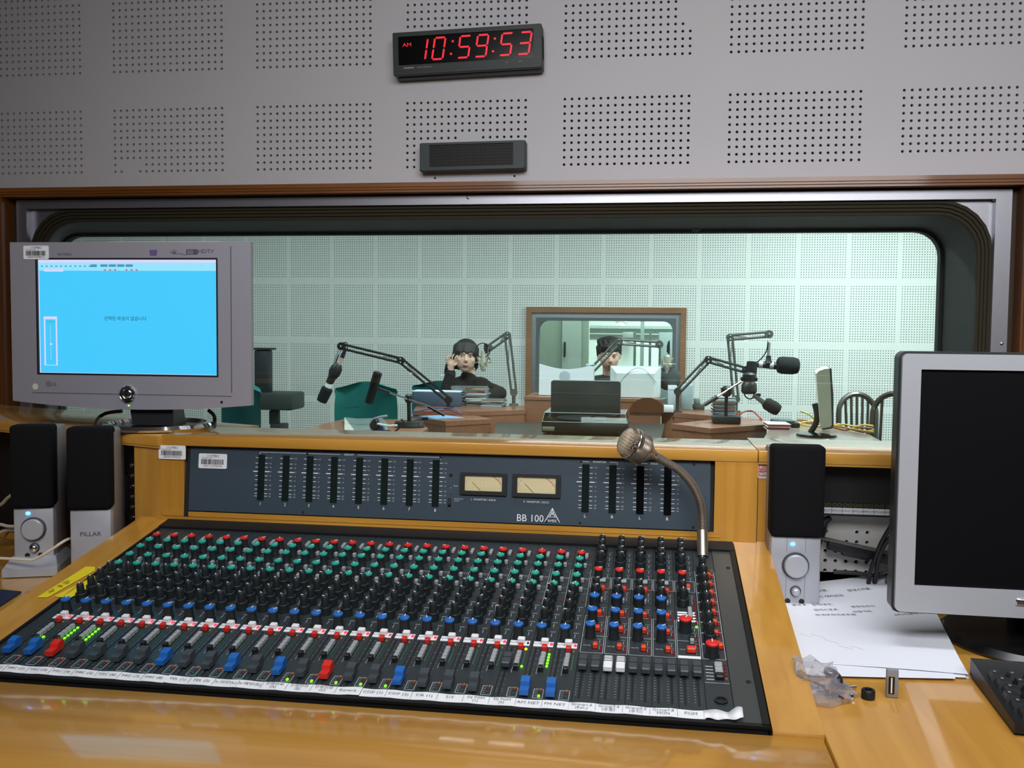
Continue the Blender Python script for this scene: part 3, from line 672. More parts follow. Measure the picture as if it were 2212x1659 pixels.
st = obj('master_strip', (lambda mb: mb.box(.0003, .0297, -S1, -S0, -.002, 0).mesh('master_strip', [STRIP], 0))(MB()), None, con, (XS+.03*29, 0, 0))
for k in range(8): put('level_knob', K_BLK, st, .0118, .110+.0300*k, 0, 0)
for k in range(8):
    put('push_button', B_OR, st, .0205, .123+.0298*k); put('indicator', L_RO, st, .0262, .121+.0298*k); put('indicator', L_RO, st, .0262, .126+.0298*k)
put('indicator', L_YO, st, .0262, .1)
mb = MB()
for x in (.0012, .0288): mb.box(x-.0003, x+.0003, -.365, -.105, 0, .0002)
mb.box(.0012, .0288, -.3653, -.3647, 0, .0002); mb.box(.001, .029, -.4203, -.4197, 0, .0002)
for k in range(8): mb.box(.016, .0285, -.1163-.0298*k, -.1157-.0298*k, 0, .0002); mb.box(.0025, .005, -.12-.0298*k, -.118-.0298*k, 0, .0002)
for k in range(5): mb.box(.003, .012, -.3835-.0075*k, -.3820-.0075*k, 0, .0002)
obj('printed_marks', mb, GREYP, st, angle=0)
put('phones_knob', K_BIGRED, st, .0125, .357, 0, 0); put('push_button', B_BIGOR, st, .0215, .335)
for k in range(3): put('selector_button', B_GW, st, .0185, .380+.0085*k)
put('selector_button', btn_mesh('button', .0095, .0105, .0055, BLACK), st, .0185, .408)
for k in range(5): put('indicator', L_RO if k < 4 else L_YO, st, .0262, .378+.008*k)
mb = MB(); mb.lathe([(.0075, 0), (.0075, .002), (.0050, .0022), (.0048, .0005), (.001, .0004)], (.017, -.4585, 0), (0, 0, 1), 20); obj('headphone_jack', mb, BLACK, st)
# scribble strip: separate lengths of white tape with the channel names
LBL = ['MIC (%d)' % k for k in range(1, 9)]+['TEL (1)', 'TEL (2)', '노래방(L)', '노래방(R)', '진행전화\n(A)', '진행전화\n(B)', '진행전화\n(C)', 'Reverb', 'CDP (1)', 'CDP (2)', 'T/R (1)', 'T/T', 'DJ PGM\n(1)', 'DJ PGM\n(2)', 'AM NET', 'FM NET', 'Group1,2\n(Rec.)', 'Group3,4\n(송출)', 'Group5,6\n(송신)', 'Group7,8\nMON', 'PGM']
tape_ink = pm('tape_ink', (120, 124, 132), .8)
def tape(i0, i1, torn=0., x1=None):
    x0 = XS+.03*i0-.002+(0 if i0 else -.021); xe = XS+.03*i1-.0022 if x1 is None else x1; mb = MB()
    N = max(6, int((xe-x0)/.012)); V = []
    for k in range(N+1):
        t = k/N; x = x0+(xe-x0)*t; lift = .0012+.0006*math.sin(k*1.7+i0)+torn*max(0, t-.86)*.045
        for s_ in (.4825, .4985): V.append((x, -s_+torn*max(0, t-.9)*.02, lift-(.0003 if s_ > .49 else 0)))
    nn = len(V); V += [(x, y, z-.0004) for x, y, z in V]; F = []
    for k in range(N):
        a = 2*k; F += [(a, a+1, a+3, a+2), (nn+a, nn+a+2, nn+a+3, nn+a+1), (a, a+2, nn+a+2, nn+a), (a+1, nn+a+1, nn+a+3, a+3)]
    F += [(0, nn, nn+1, 1), (nn-2, nn-1, 2*nn-1, 2*nn-2)]
    mb.add(V, F); o = obj('label_tape', mb, WHITE, con, angle=0)
    m2 = MB()
    for i in range(i0, i1):
        if i > i0: m2.box(XS+.03*i-.0022, XS+.03*i-.0019, -.497, -.484, .0019, .0021)
        two = '\n' in LBL[i]; txt(LBL[i], .0064 if not two else .0062, o, (XS+.03*i+.0125, -.4905, .0023), (0, 0, 0), tape_ink, sx=1.12 if not two else .98)
    if m2.v: obj('divider_marks', m2, tape_ink, o, angle=0)
    return o
tape(0, 8); tape(8, 16, .10); tape(16, 24, .06); tape(24, 29)
mb = MB(); xa = XS+.03*29-.004; xb = XS+.03*30+.008; N = 14; V = []; F = []
for k in range(N+1):
    t = k/N; x = xa+(xb-xa)*t; V += [(x, -.4825+.004*math.sin(t*9)*t, .002+.006*t*abs(math.sin(t*5))), (x, -.4985+.002*math.sin(t*14), .0016+.004*t*abs(math.sin(t*4+1)))]
for k in range(N): a = 2*k; F.append((a, a+1, a+3, a+2))
mb.add(V, F); o = obj('torn_tape', mb, WHITE, con, angle=60); o['label'] = 'crumpled loose end of the label tape'
md = o.modifiers.new('solid', 'SOLIDIFY'); md.thickness = .0005

# yellow notes stuck to the left border and panel edge
YEL = pm('yellow_paper', (222, 200, 20), .8)
def note(name, u, label):
    P = [atz(*q, zs(-1.4)) for q in u]
    out = []
    for q in u:                                       # on the sloping plane
        d = _ray(*q); n = Vector((0, -math.sin(SL), math.cos(SL))); p0 = Vector((0, YB, ZB))+n*.0030; out.append(CAM+d*((p0-CAM).dot(n)/d.dot(n)))
    mb = MB(); k = len(out); n = Vector((0, -math.sin(SL), math.cos(SL)))*.0006
    mb.add(out+[p-n for p in out], [tuple(range(k)), tuple(reversed(range(k, 2*k)))]+[(i, k+i, k+(i+1) % k, (i+1) % k) for i in range(k)])
    o = tag(obj(name, mb, YEL, angle=0), label, 'note'); return o, out
n1, P1 = note('yellow_note', [(80, 1290), (103, 1290), (205, 1232), (205, 1224), (185, 1224)], 'yellow paper strip with handwriting lying on the wooden border left of the console')
n2, P2 = note('yellow_note', [(117, 1288), (150, 1292), (205, 1262), (205, 1243)], 'small yellow note tucked beside the first knobs at the left edge of the console')
def on_note(s_, u, v, size, rz, parent):
    d = _ray(u, v); n = Vector((0, -math.sin(SL), math.cos(SL))); p0 = Vector((0, YB, ZB))+n*.0035; p = CAM+d*((p0-CAM).dot(n)/d.dot(n)); return txt(s_, size, parent, p, (SL, 0, rz), INK)
on_note('사용', 115, 1276, .010, 1.5, n1); on_note('금지', 147, 1257, .010, 1.5, n1); on_note('중', 132, 1266, .010, 1.5, n1)
# ------------------------------------------------------------------ meter bridge (local x right, z up, tilted back)
BT = .10
xl = -.792; zb = .9555; yb = -1.1385
br = thing('meter_bridge', 'dark slate meter bridge panel with twelve bar meters and two dial meters', 'meter bridge', (xl, yb, zb), (-BT, 0, 0))
BWID, BH = .887, .112
n_b = Vector((0, -math.cos(BT), math.sin(BT)))
def bl(u, v):                                             # sight line -> local x, z on the panel
    d = _ray(u, v); p0 = Vector((xl, yb, zb)); p = CAM+d*((p0-CAM).dot(n_b)/d.dot(n_b)); q = wm(br).inverted() @ p; return q.x, q.z
mb = MB(); mb.box(0, BWID, 0, .02, 0, BH); obj('panel', mb, SLATE, br, angle=0)
mb = MB(); mb.box(-.008, 0, -.0003, .02, -.012, BH+.002); mb.box(BWID, BWID+.006, .004, .02, -.012, BH+.002); mb.box(0, BWID, .004, .02, -.0022, 0); mb.box(0, BWID, -.0003, .02, BH, BH+.0016); obj('shadow_gap', mb, SLOT, br, angle=0)
BARG = pm('meter_window', (24, 34, 32), .15)
BARD = pm('meter_window_dark', (10, 12, 13), .12)
tk = MB()
DB = [(.94, '+10'), (.815, '+6'), (.725, '+3'), (.63, '0'), (.535, '-3'), (.44, '-6'), (.32, '-10'), (.23, '-15'), (.135, '-20'), (.075, '-25')]
BARH = .076
for f, s_ in DB:
    l = .0085 if s_ == '0' else .0050; hh = .0007 if s_ == '0' else .0004
    tk.box(-.0062-l, -.0062, -.0004, 0, BARH*f-hh, BARH*f+hh); tk.box(.0062, .0062+l, -.0004, 0, BARH*f-hh, BARH*f+hh)
TICK = tk.mesh('scale_marks', WHITE, 0)
def bar(u, v, num, m):
    x, z = bl(u, v); z = .0235
    mb = MB(); mb.box(-.0052, .0052, -.0012, .004, 0, BARH); mb.ring([(-.0058, -.0006), (.0058, -.0006), (.0058, BARH+.0006), (-.0058, BARH+.0006)], [(-.0052, 0), (.0052, 0), (.0052, BARH), (-.0052, BARH)], -.0016, .001)
    o = obj('bar_meter', mb, m, br, (x, 0, z), angle=0)
    obj('scale_marks', TICK, None, o)
    for f, s_ in DB: txt(s_, .0036, o, (.0158 if s_ != '0' else .0172, -.0003, BARH*f), FACE, GREYP, name='scale_numeral')
    txt(num, .0072, o, (0, -.0003, -.0075), FACE, WHITE, name='numeral')
    return x
xs8 = [bar(u, v, str(k+1), BARG) for k, (u, v) in enumerate(((564, 1045), (617, 1047), (668.5, 1049), (721.4, 1051), (775.6, 1053), (830, 1055), (885, 1057), (941, 1059)))]
xs4 = [bar(u, v, s_, m) for u, v, s_, m in ((1264.6, 1066, 'L', BARG), (1323, 1068, 'R', BARG), (1382.7, 1070, 'L', BARD), (1442, 1072, 'R', BARD))]
def bracket(xa, xb, s_):
    mb = MB(); z = .1045; m_ = (xa+xb)/2; g = .004+.0018*len(s_)
    for a, b in ((xa, m_-g), (m_+g, xb)): mb.box(a, b, -.0004, 0, z-.0003, z+.0003)
    for a in (xa, xb): mb.box(a-.0003, a+.0003, -.0004, 0, z-.004, z+.0003)
    o = obj('bracket_line', mb, WHITE, br, angle=0); txt(s_, .0046, br, (m_, -.0004, z), FACE, WHITE)
bracket(xs8[0]-.004, xs8[7]+.007, 'GROUPS'); bracket(xs4[0]-.007, xs4[1]+.007, 'MONITOR'); bracket(xs4[2]-.007, xs4[3]+.007, 'SOLO')
CREAM = pm('meter_cream', (226, 212, 176), .6); 
for (u0, v0, u1, v1, cap) in ((995, 1020, 1095, 1071, 'L  MONITOR / SOLO'), (1108, 1023, 1211, 1076, 'R  MONITOR / SOLO')):
    x0, z1 = bl(u0, v0); x1, z0 = bl(u1, v1); cx = (x0+x1)/2; w_, h_ = (x1-x0)/2, (z1-z0)/2; cz = (z0+z1)/2
    o = obj('dial_meter', (lambda m: m.ring(rrect(-w_, w_, -h_, h_, .002), rrect(-w_+.008, w_-.008, -h_+.0065, h_-.005, .001), -.0045, .002).mesh('dial_meter', [BLACK]))(MB()), None, br, (cx, 0, cz))
    mb = MB(); mb.box(-w_+.007, w_-.007, -.0012, -.0002, -h_+.006, h_-.004); obj('dial_face', mb, CREAM, o, angle=0)
    mb = MB(); mb.box(-w_+.006, w_-.006, -.0036, -.0033, -h_+.005, h_-.0045); obj('dial_glass', mb, pane('dial_glass', (.97, .97, .95)) if 'dial_glass' not in MATS else MATS['dial_glass'], o, angle=0)
    mk = MB(); rd = MB(); iw, ih = w_-.008, h_-.006
    for k in range(11):
        a = R_(150-12*k); R0 = iw*1.05; c = Vector((0, 0, -ih*1.05))
        p0 = c+Vector((math.cos(a)*R0, 0, math.sin(a)*R0*.92)); p1 = c+Vector((math.cos(a)*R0*1.10, 0, math.sin(a)*R0*1.02)); mk.tube([(p0.x, -.0014, p0.z), (p1.x, -.0014, p1.z)], .00018, 4)
    for k in range(9):
        a0, a1 = R_(62-4*k), R_(58-4*k); c = Vector((0, 0, -ih*1.05)); R1 = iw*1.02
        rd.tube([(c.x+math.cos(a0)*R1, -.0014, c.z+math.sin(a0)*R1*.9), (c.x+math.cos(a1)*R1, -.0014, c.z+math.sin(a1)*R1*.9)], .0005, 4)
    obj('scale_marks', mk, pm('brown_ink', (90, 74, 60), .8), o, angle=0); obj('red_arc', rd, pm('red_ink', (196, 60, 60), .8), o, angle=0)
    mb = MB(); mb.tube([(-iw*.15, -.0018, -ih*.9), (-iw*.62, -.0018, ih*.25)], .00028, 5); obj('needle', mb, INK, o, angle=0)
    txt(cap, .0046, br, (cx, -.0004, z0-.008), FACE, WHITE)
x, z = bl(1145, 1120); txt('BB 100', .0165, br, (x, -.0004, z), FACE, WHITE, sx=.95)
# maker's emblem: an open triangle of struts over the name
x, z = bl(1193, 1114); mb = MB()
def ln(a, b, r=.00045): mb.tube([(a[0], -.0005, a[1]), (b[0], -.0005, b[1])], r, 4)
ln((0, .0125), (-.0125, -.0105)); ln((0, .0125), (.0125, -.0105)); ln((0, .0125), (-.004, -.003)); ln((0, .0125), (.004, -.003)); ln((-.0055, .002), (.0055, .002)); ln((-.0075, -.002), (.0075, -.002)); ln((-.0075, -.002), (.0035, .006)); ln((.0075, -.002), (-.0035, .006)); ln((-.0125, -.0105), (-.007, -.003)); ln((.0125, -.0105), (.007, -.003)); ln((0, .0125), (0, .002))
o = obj('emblem', mb, WHITE, br, (x, 0, z), angle=0); txt('AMEK', .0058, br, (x, -.0004, z-.0085), FACE, WHITE)
for u, v in ((664, 980), (952, 988), (655, 1110), (1256, 998), (1253, 1134), (1499, 1003), (1497, 1143), (1180, 1142)):
    x, z = bl(u, v); z = min(max(z, .005), BH-.005); mb = MB(); mb.lathe([(.0022, 0), (.0022, .0006), (.001, .001)], (x, 0, z), (0, -1, 0), 8); obj('screw', mb, SLOT, br)
x, z = bl(974, 1026); mb = MB(); mb.lathe([(.0028, 0), (.0028, .001), (.0018, .0024)], (x, 0, z), (0, -1, 0), 10); obj('peak_lamp', mb, BLACK, br)
for u, v, m in ((971, 1049, LEDRO), (974, 1054, GREYP), (976, 1067, LEDRO)):
    x, z = bl(u, v); mb = MB(); mb.sph((x, -.0006, z), .0009, 6); obj('indicator', mb, m, br)
x, z = bl(971, 1085); mb = MB(); mb.bbox(x-.0028, x+.0028, -.0012, .001, z-.0072, z+.0072, .0004); o = obj('slide_switch', mb, SLOT, br); mb = MB(); mb.bbox(x-.002, x+.002, -.004, -.001, z-.0055, z+.001, .0004); obj('switch_lever', mb, BLACK, o)
for s_, u, v in (('PEAK', 985, 1050), ('MONITOR', 991, 1078), ('SOLO', 987, 1082)):
    x, z = bl(u, v); txt(s_, .0034, br, (x, -.0004, z), FACE, GREYP)
x, z = bl(460, 996); barcode_label(br, Matrix.Translation((x, -.0004, z)), code='20011070036', seed=5, w=.052, h=.0255)
# ------------------------------------------------------------------ things in the control room
# wall clock ------------------------------------------------------
tilt = -R_(1.5)
p = at(1008, 108, -.055)
ck = thing('wall_clock', 'black digital wall clock with red numerals high on the perforated wall', 'clock', (p.x, -.056, p.z), (0, tilt, 0))
CKM = pm('clock_case', (38, 44, 42), .45)
hw, hh = .209, .0585
mb = MB(); mb.prismy([(-hw, -hh), (hw, -hh), (hw, hh), (-hw, hh)], 0, .055); 
mb = MB(); mb.bbox(-hw, hw, 0, .050, -hh, hh, .003); mb.bbox(-hw+.008, hw-.004, .02, .0555, -hh-.004, hh-.004, .002); obj('case', mb, CKM, ck)
mb = MB(); mb.ring(rrect(-hw+.001, hw-.001, -hh+.001, hh-.001, .003), rrect(-hw+.016, hw-.022, -hh+.026, hh-.013, .003), -.004, .002); mb.box(-hw+.004, hw-.004, -.0045, 0, -hh+.009, -hh+.0105); obj('bezel', mb, CKM, ck)
mb = MB(); mb.box(-hw+.014, hw-.020, -.0008, .0005, -hh+.024, hh-.011); disp = obj('display', mb, pm('display_black', (6, 5, 8), .15), ck)
SEGR = em('clock_red', (235, 12, 40), 1.25); SEGOFF = None
SEG = {'0': 'abcdef', '1': 'bc', '2': 'abged', '3': 'abgcd', '5': 'afgcd', '9': 'abcdfg'}
def digit(ch, cx, cz, h=.058, w=.030, t=.0048, sh=.17):
    mb = MB(); H = h/2; W = w/2; g = .0014
    def seg(a, b):
        (x0, z0), (x1, z1) = a, b; d = Vector((x1-x0, z1-z0)).normalized(); n = Vector((-d.y, d.x))*t/2
        P = [(x0+d.x*g, z0+d.y*g), (x0+d.x*(g+t*.4)+n.x, z0+d.y*(g+t*.4)+n.y), (x1-d.x*(g+t*.4)+n.x, z1-d.y*(g+t*.4)+n.y), (x1-d.x*g, z1-d.y*g), (x1-d.x*(g+t*.4)-n.x, z1-d.y*(g+t*.4)-n.y), (x0+d.x*(g+t*.4)-n.x, z0+d.y*(g+t*.4)-n.y)]
        mb.prismy([(x+z*sh, z) for x, z in P], -.0016, -.0006)
    S = {'a': ((-W, H), (W, H)), 'b': ((W, H), (W, 0)), 'c': ((W, 0), (W, -H)), 'd': ((-W, -H), (W, -H)), 'e': ((-W, 0), (-W, -H)), 'f': ((-W, H), (-W, 0)), 'g': ((-W, 0), (W, 0))}
    for k in SEG[ch]: seg(*S[k])
    obj('numeral', mb, SEGR, ck, (cx, 0, cz), angle=0)
cz = .0085
for ch, cx in (('1', -.128), ('0', -.078), ('5', -.006), ('9', .043), ('5', .111), ('3', .162)): digit(ch, cx, cz)
for cx in (-.041, .077):
    mb = MB()
    for z in (.017, -.017): mb.lathe([(.0032, 0), (.0032, .001)], (z*.17, -.0006, z), (0, -1, 0), 10)
    obj('colon', mb, SEGR, ck, (cx, 0, cz))
txt('AM', .015, ck, (-.168, -.0012, .023), FACE, SEGR, sx=1.2)
txt('DIGIMAX', .0058, ck, (-.163, -.0048, -.041), FACE, WHITE, sx=1.2); txt('DIGITAL TIME DISPLAY', .0042, ck, (-.118, -.0048, -.041), FACE, GREYP)
txt('SET', .0042, ck, (.113, -.0048, -.041), FACE, GREYP); txt('RESET', .0042, ck, (.150, -.0048, -.041), FACE, GREYP)
mb = MB()
for k in range(8): mb.box(hw-.0002, hw+.001, .012+.004*k, .0135+.004*k, -.03, .03)
obj('vent_slots', mb, SLOT, ck, angle=0)

# small wall speaker ----------------------------------------------
p = at(1019, 336, -.045)
sp = thing('wall_loudspeaker', 'small dark green metal loudspeaker box on the wall above the window', 'loudspeaker', (p.x, -.046, p.z), (0, -R_(.6), 0))
SPM = pm('speaker_case', (52, 62, 62), .5); hw, hh = .150, .039
mb = MB(); mb.bbox(-hw, hw, .004, .046, -hh, hh, .003); obj('case', mb, SPM, sp)
mb = MB(); mb.ring(rrect(-hw+.002, hw-.002, -hh+.001, hh-.001, .006), rrect(-.120, .117, -.029, .032, .002), -.001, .006); obj('front_frame', mb, SPM, sp)
mb = MB(); mb.box(-.121, .118, .003, .005, -.030, .033); g = obj('grille', mb, pm('grille_black', (13, 14, 16), .6), sp)
gm = MB()
for i in range(30):
    for j in range(7): gm.lathe([(.0021, 0), (.0021, .0006)], (-.113+i*.0077, .003, -.024+j*.0083), (0, -1, 0), 6)
obj('grille_holes', gm, SLOT, g, angle=0)['kind'] = 'stuff'
for x in (-.115, .114):
    mb = MB(); mb.lathe([(.003, 0), (.003, .002), (.0012, .003)], (x, .046, -.052), (0, -1, 0), 8); obj('fixing_screw', mb, BLACK, sp)

# left-hand television monitor ----------------------------------------
MY = -1.045
ML = thing('television_monitor', 'silver widescreen monitor with a cyan screen on the left shelf', 'monitor', (at(297, 880, MY).x, MY, SHZ), (0, 0, R_(1.2)))
def loc(u, v, y=MY): q = at(u, v, y); return q.x-ML.location.x, q.z-SHZ
x0, z1 = loc(34, 528); x1, z0 = loc(547, 872)
zt = loc(300, 524)[1]; zb_ = loc(300, 879)[1]
TVS = pm('tv_silver', (150, 148, 158), .45, .25, var=.04, scale=500)
sx0, sz1 = loc(90, 561); sx1, sz0 = loc(474, 812)
mb = MB()
nx = 24; bot = lambda x: zb_+.004+.012*((x-(x0+x1)/2)/((x1-x0)/2))**2-.008       # the lower edge bows downwards
poly = [(x0+.002, zt), ] ; poly = [(x0, zt-.002), (x0+.002, zt), ]
out = [(x0+(x1-x0)*i/nx, bot(x0+(x1-x0)*i/nx)) for i in range(nx+1)]+[(x1, zt-.002), (x1-.002, zt), (x0+.002, zt), (x0, zt-.002)]
def frame_with_hole(mb, outer, hx0, hx1, hz0, hz1, y0, y1):
    # outer outline counter-clockwise; split into strips around the hole
    mb.prismy([p_ for p_ in outer if p_[1] <= hz0+1e-9]+[(x1, hz0), (x0, hz0)], y0, y1)
    mb.box(x0, x1, y0, y1, hz1, zt); mb.box(x0, hx0, y0, y1, hz0, hz1); mb.box(hx1, x1, y0, y1, hz0, hz1)
frame_with_hole(mb, out, sx0, sx1, sz0, sz1, -.012, -.002)
obj('bezel', mb, TVS, ML, angle=30)
mb = MB(); mb.bbox(x0+.03, x1-.06, -.003, .055, zb_+.03, zt-.02, .012); mb.bbox(x0+.18, x1-.06, -.003, .05, zt-.03, zt+.003, .006); obj('rear_cover', mb, pm('tv_back', (172, 174, 176), .5), ML)
mb = MB(); xr = loc(503, 600)[0]
mb.box(xr-.0008, xr+.0008, -.0127, -.0119, zb_+.03, zt-.008); mb.box(loc(78, 600)[0], xr, -.0127, -.0119, loc(300, 851)[1]-.0005, loc(300, 851)[1]+.0005); obj('groove', mb, pm('groove_grey', (84, 82, 90), .5), ML, angle=0)
mb = MB(); mb.ring([(sx0-.002, sz0-.002), (sx1+.002, sz0-.002), (sx1+.002, sz1+.002), (sx0-.002, sz1+.002)], [(sx0+.001, sz0+.001), (sx1-.001, sz0+.001), (sx1-.001, sz1-.001), (sx0+.001, sz1-.001)], -.0124, -.004); obj('screen_surround', mb, BLACK, ML, angle=0)
mb = MB(); mb.box(sx0, sx1, -.008, -.005, sz0, sz1); scr = obj('screen', mb, em('screen_cyan', (66, 200, 252), 1.0), ML, angle=0)
SWH = em('screen_white', (214, 214, 250), 1.0); SPALE = em('screen_pale', (150, 226, 252), 1.0); SINK = em('screen_ink', (40, 70, 90), .6); SGRN = em('screen_green', (60, 205, 190), .9)
W_, H_ = sx1-sx0, sz1-sz0
def rc(mb, f0, f1, g0, g1, y=-.0083): mb.box(sx0+W_*f0, sx0+W_*f1, y, y+.0002, sz1-H_*g1, sz1-H_*g0)
mb = MB(); rc(mb, 0, 1, 0, .03); rc(mb, 0, .007, 0, 1); rc(mb, 0, 1, .992, 1); rc(mb, .035, .145, .083, .108, -.0086); obj('title_bar', mb, SWH, scr, angle=0)
mb = MB(); rc(mb, 0, 1, .03, .10, -.0084); obj('tool_bar', mb, SPALE, scr, angle=0)
mb = MB(); rng = random.Random(4)
for k in range(12): rc(mb, .02+.027*k, .03+.027*k, .055, .066, -.0087)
rc(mb, .30, .335, .045, .068, -.0087); 
for k in range(4): rc(mb, .355+.047*k, .395+.047*k, .045, .066, -.0087)
rc(mb, .915, .916, .04, .065, -.0087); obj('menu_marks', mb, em('screen_menu', (90, 160, 190), .8), scr, angle=0)
mb = MB()
for k in range(3): rc(mb, .375+.028*k, .387+.028*k, .088, .099, -.0088)
for k in range(3): rc(mb, .495+.028*k, .507+.028*k, .088, .099, -.0088)
obj('red_icons', mb, em('screen_red', (220, 90, 110), .9), scr, angle=0)
mb = MB()
for a_ in ((.03, .105, .50, .525), (.03, .038, .50, .93), (.097, .105, .50, .93), (.03, .105, .925, .93)): rc(mb, *a_, -.0086)
rc(mb, .067, .068, .58, .88, -.0088); rc(mb, .064, .076, .735, .75, -.0088); obj('slider_window', mb, SWH, scr, angle=0)
mb = MB(); rc(mb, .043, .09, .54, .552, -.0088); obj('slider_mark', mb, SGRN, scr, angle=0)
txt('선택된 파일이 없습니다', .0085, scr, (sx0+W_*.49, -.0088, sz1-H_*.515), FACE, SINK)
# marks on the bezel
DINK = pm('dark_print', (74, 70, 84), .7)
q = loc(443, 544); txt('HDTV', .0098, ML, (q[0]+.006, -.0126, q[1]), FACE, DINK, sx=1.15)
q = loc(420, 545); mb = MB(); mb.ring(rrect(q[0]-.011, q[0]+.011, q[1]-.0045, q[1]+.0045, .001), rrect(q[0]-.009, q[0]+.002, q[1]-.003, q[1]+.003, .0006), -.0126, -.012); mb.box(q[0]-.009, q[0]+.001, -.0124, -.0119, q[1]-.0008, q[1]+.0008); obj('badge', mb, DINK, ML, angle=0)
q = loc(390, 546); mb = MB()
for k, a_ in enumerate((150, 125, 105, 85, 65)): mb.tube([(q[0]-.006, -.0124, q[1]-.003), (q[0]-.006+.010*math.cos(R_(a_)), -.0124, q[1]-.003+.008*math.sin(R_(a_)))], .0004, 4)
mb.tube([(q[0]-.004, -.0124, q[1]-.003), (q[0]+.004, -.0124, q[1]-.002), (q[0]+.016, -.0124, q[1]-.005)], .0004, 4); obj('badge', mb, DINK, ML, angle=0)
q = loc(338, 547); mb = MB(); mb.prismy([(q[0]-.0075, q[1]+.005), (q[0]-.006, q[1]-.005), (q[0]+.006, q[1]-.005), (q[0]+.0075, q[1]+.005)], -.0126, -.012); obj('badge', mb, pm('purple_print', (96, 72, 126), .7), ML, angle=0)
q = loc(150, 551); txt('FLATRON', .0062, ML, (q[0], -.0126, q[1]), FACE, DINK)
q = loc(116, 828); mb = MB(); mb.lathe([(.0055, 0), (.0055, .0005)], (q[0], -.012, q[1]), (0, -1, 0), 14); obj('badge', mb, pm('grey_badge', (110, 106, 116), .6), ML); q = loc(127, 829); txt('LG', .0085, ML, (q[0], -.0126, q[1]), FACE, DINK)
q = loc(88, 834); mb = MB(); mb.lathe([(.006, 0), (.006, .0004)], (q[0], -.012, q[1]), (0, -1, 0), 8); obj('paper_dot', mb, pm('pale_sticker', (200, 192, 180), .8), ML)
q = loc(284, 850); mb = MB(); mb.lathe([(.0155, 0), (.0155, .004), (.0135, .006), (.0125, .004), (.012, .003)], (q[0], -.012, q[1]), (0, -1, 0), 28); pb = obj('power_ring', mb, CHROME, ML)
mb = MB(); mb.sph((q[0], -.014, q[1]), (.0105, .004, .0105), 16); obj('power_button', mb, CHROME, pb)
q = loc(286, 875); mb = MB(); mb.sph((q[0], -.0125, q[1]), (.0024, .001, .0015), 8); obj('power_lamp', mb, em('lamp_yellowgreen', (190, 255, 40), 1.6), ML)
q = loc(483, 868); mb = MB(); mb.lathe([(.0026, 0), (.0026, .0004)], (q[0], -.012, q[1]), (0, -1, 0), 10); obj('remote_sensor', mb, BLACK, ML)
q = loc(90, 547); barcode_label(ML, Matrix.Translation((q[0], -.0125, q[1])), code='20041070012', seed=9, w=.050, h=.025)
# stand: black neck and a chrome ring base
bc = loc(330, 914)[0]
mb = MB(); mb.lathe([(.098, 0), (.101, .004), (.096, .010), (.086, .011), (.082, .006), (.001, .005)], (bc, .02, 0), (0, 0, 1), 48, ms=[0, 0, 0, 0, 1]); obj('stand_base', mb, [CHROME, pm('base_black', (14, 14, 16), .2)], ML)
mb = MB(); xa, xb = bc-.048, bc+.040
mb.add([(xa+.008, .0, .006), (xb, .0, .006), (xb, .05, .006), (xa+.008, .05, .006), (xa-.006, .008, .07), (xb-.006, .008, .07), (xb-.006, .04, .07), (xa-.006, .04, .07)], [(0, 3, 2, 1), (4, 5, 6, 7), (0, 1, 5, 4), (1, 2, 6, 5), (2, 3, 7, 6), (3, 0, 4, 7)]); obj('stand_neck', mb, BLACK, ML, angle=0)
for pts in ([(264, 888), (232, 892), (214, 902), (206, 918)], [(450, 886), (462, 897), (464, 912), (463, 922)]):
    P = [at(u, v, MY+.06) for u, v in pts]; 
    P[-1] = atz(pts[-1][0], pts[-1][1], SHZ+.004)
    mb = MB(); mb.tube([(q.x, q.y, q.z) for q in P], .0035, 8, smooth=6); part('cable', mb, BLACK, ML)

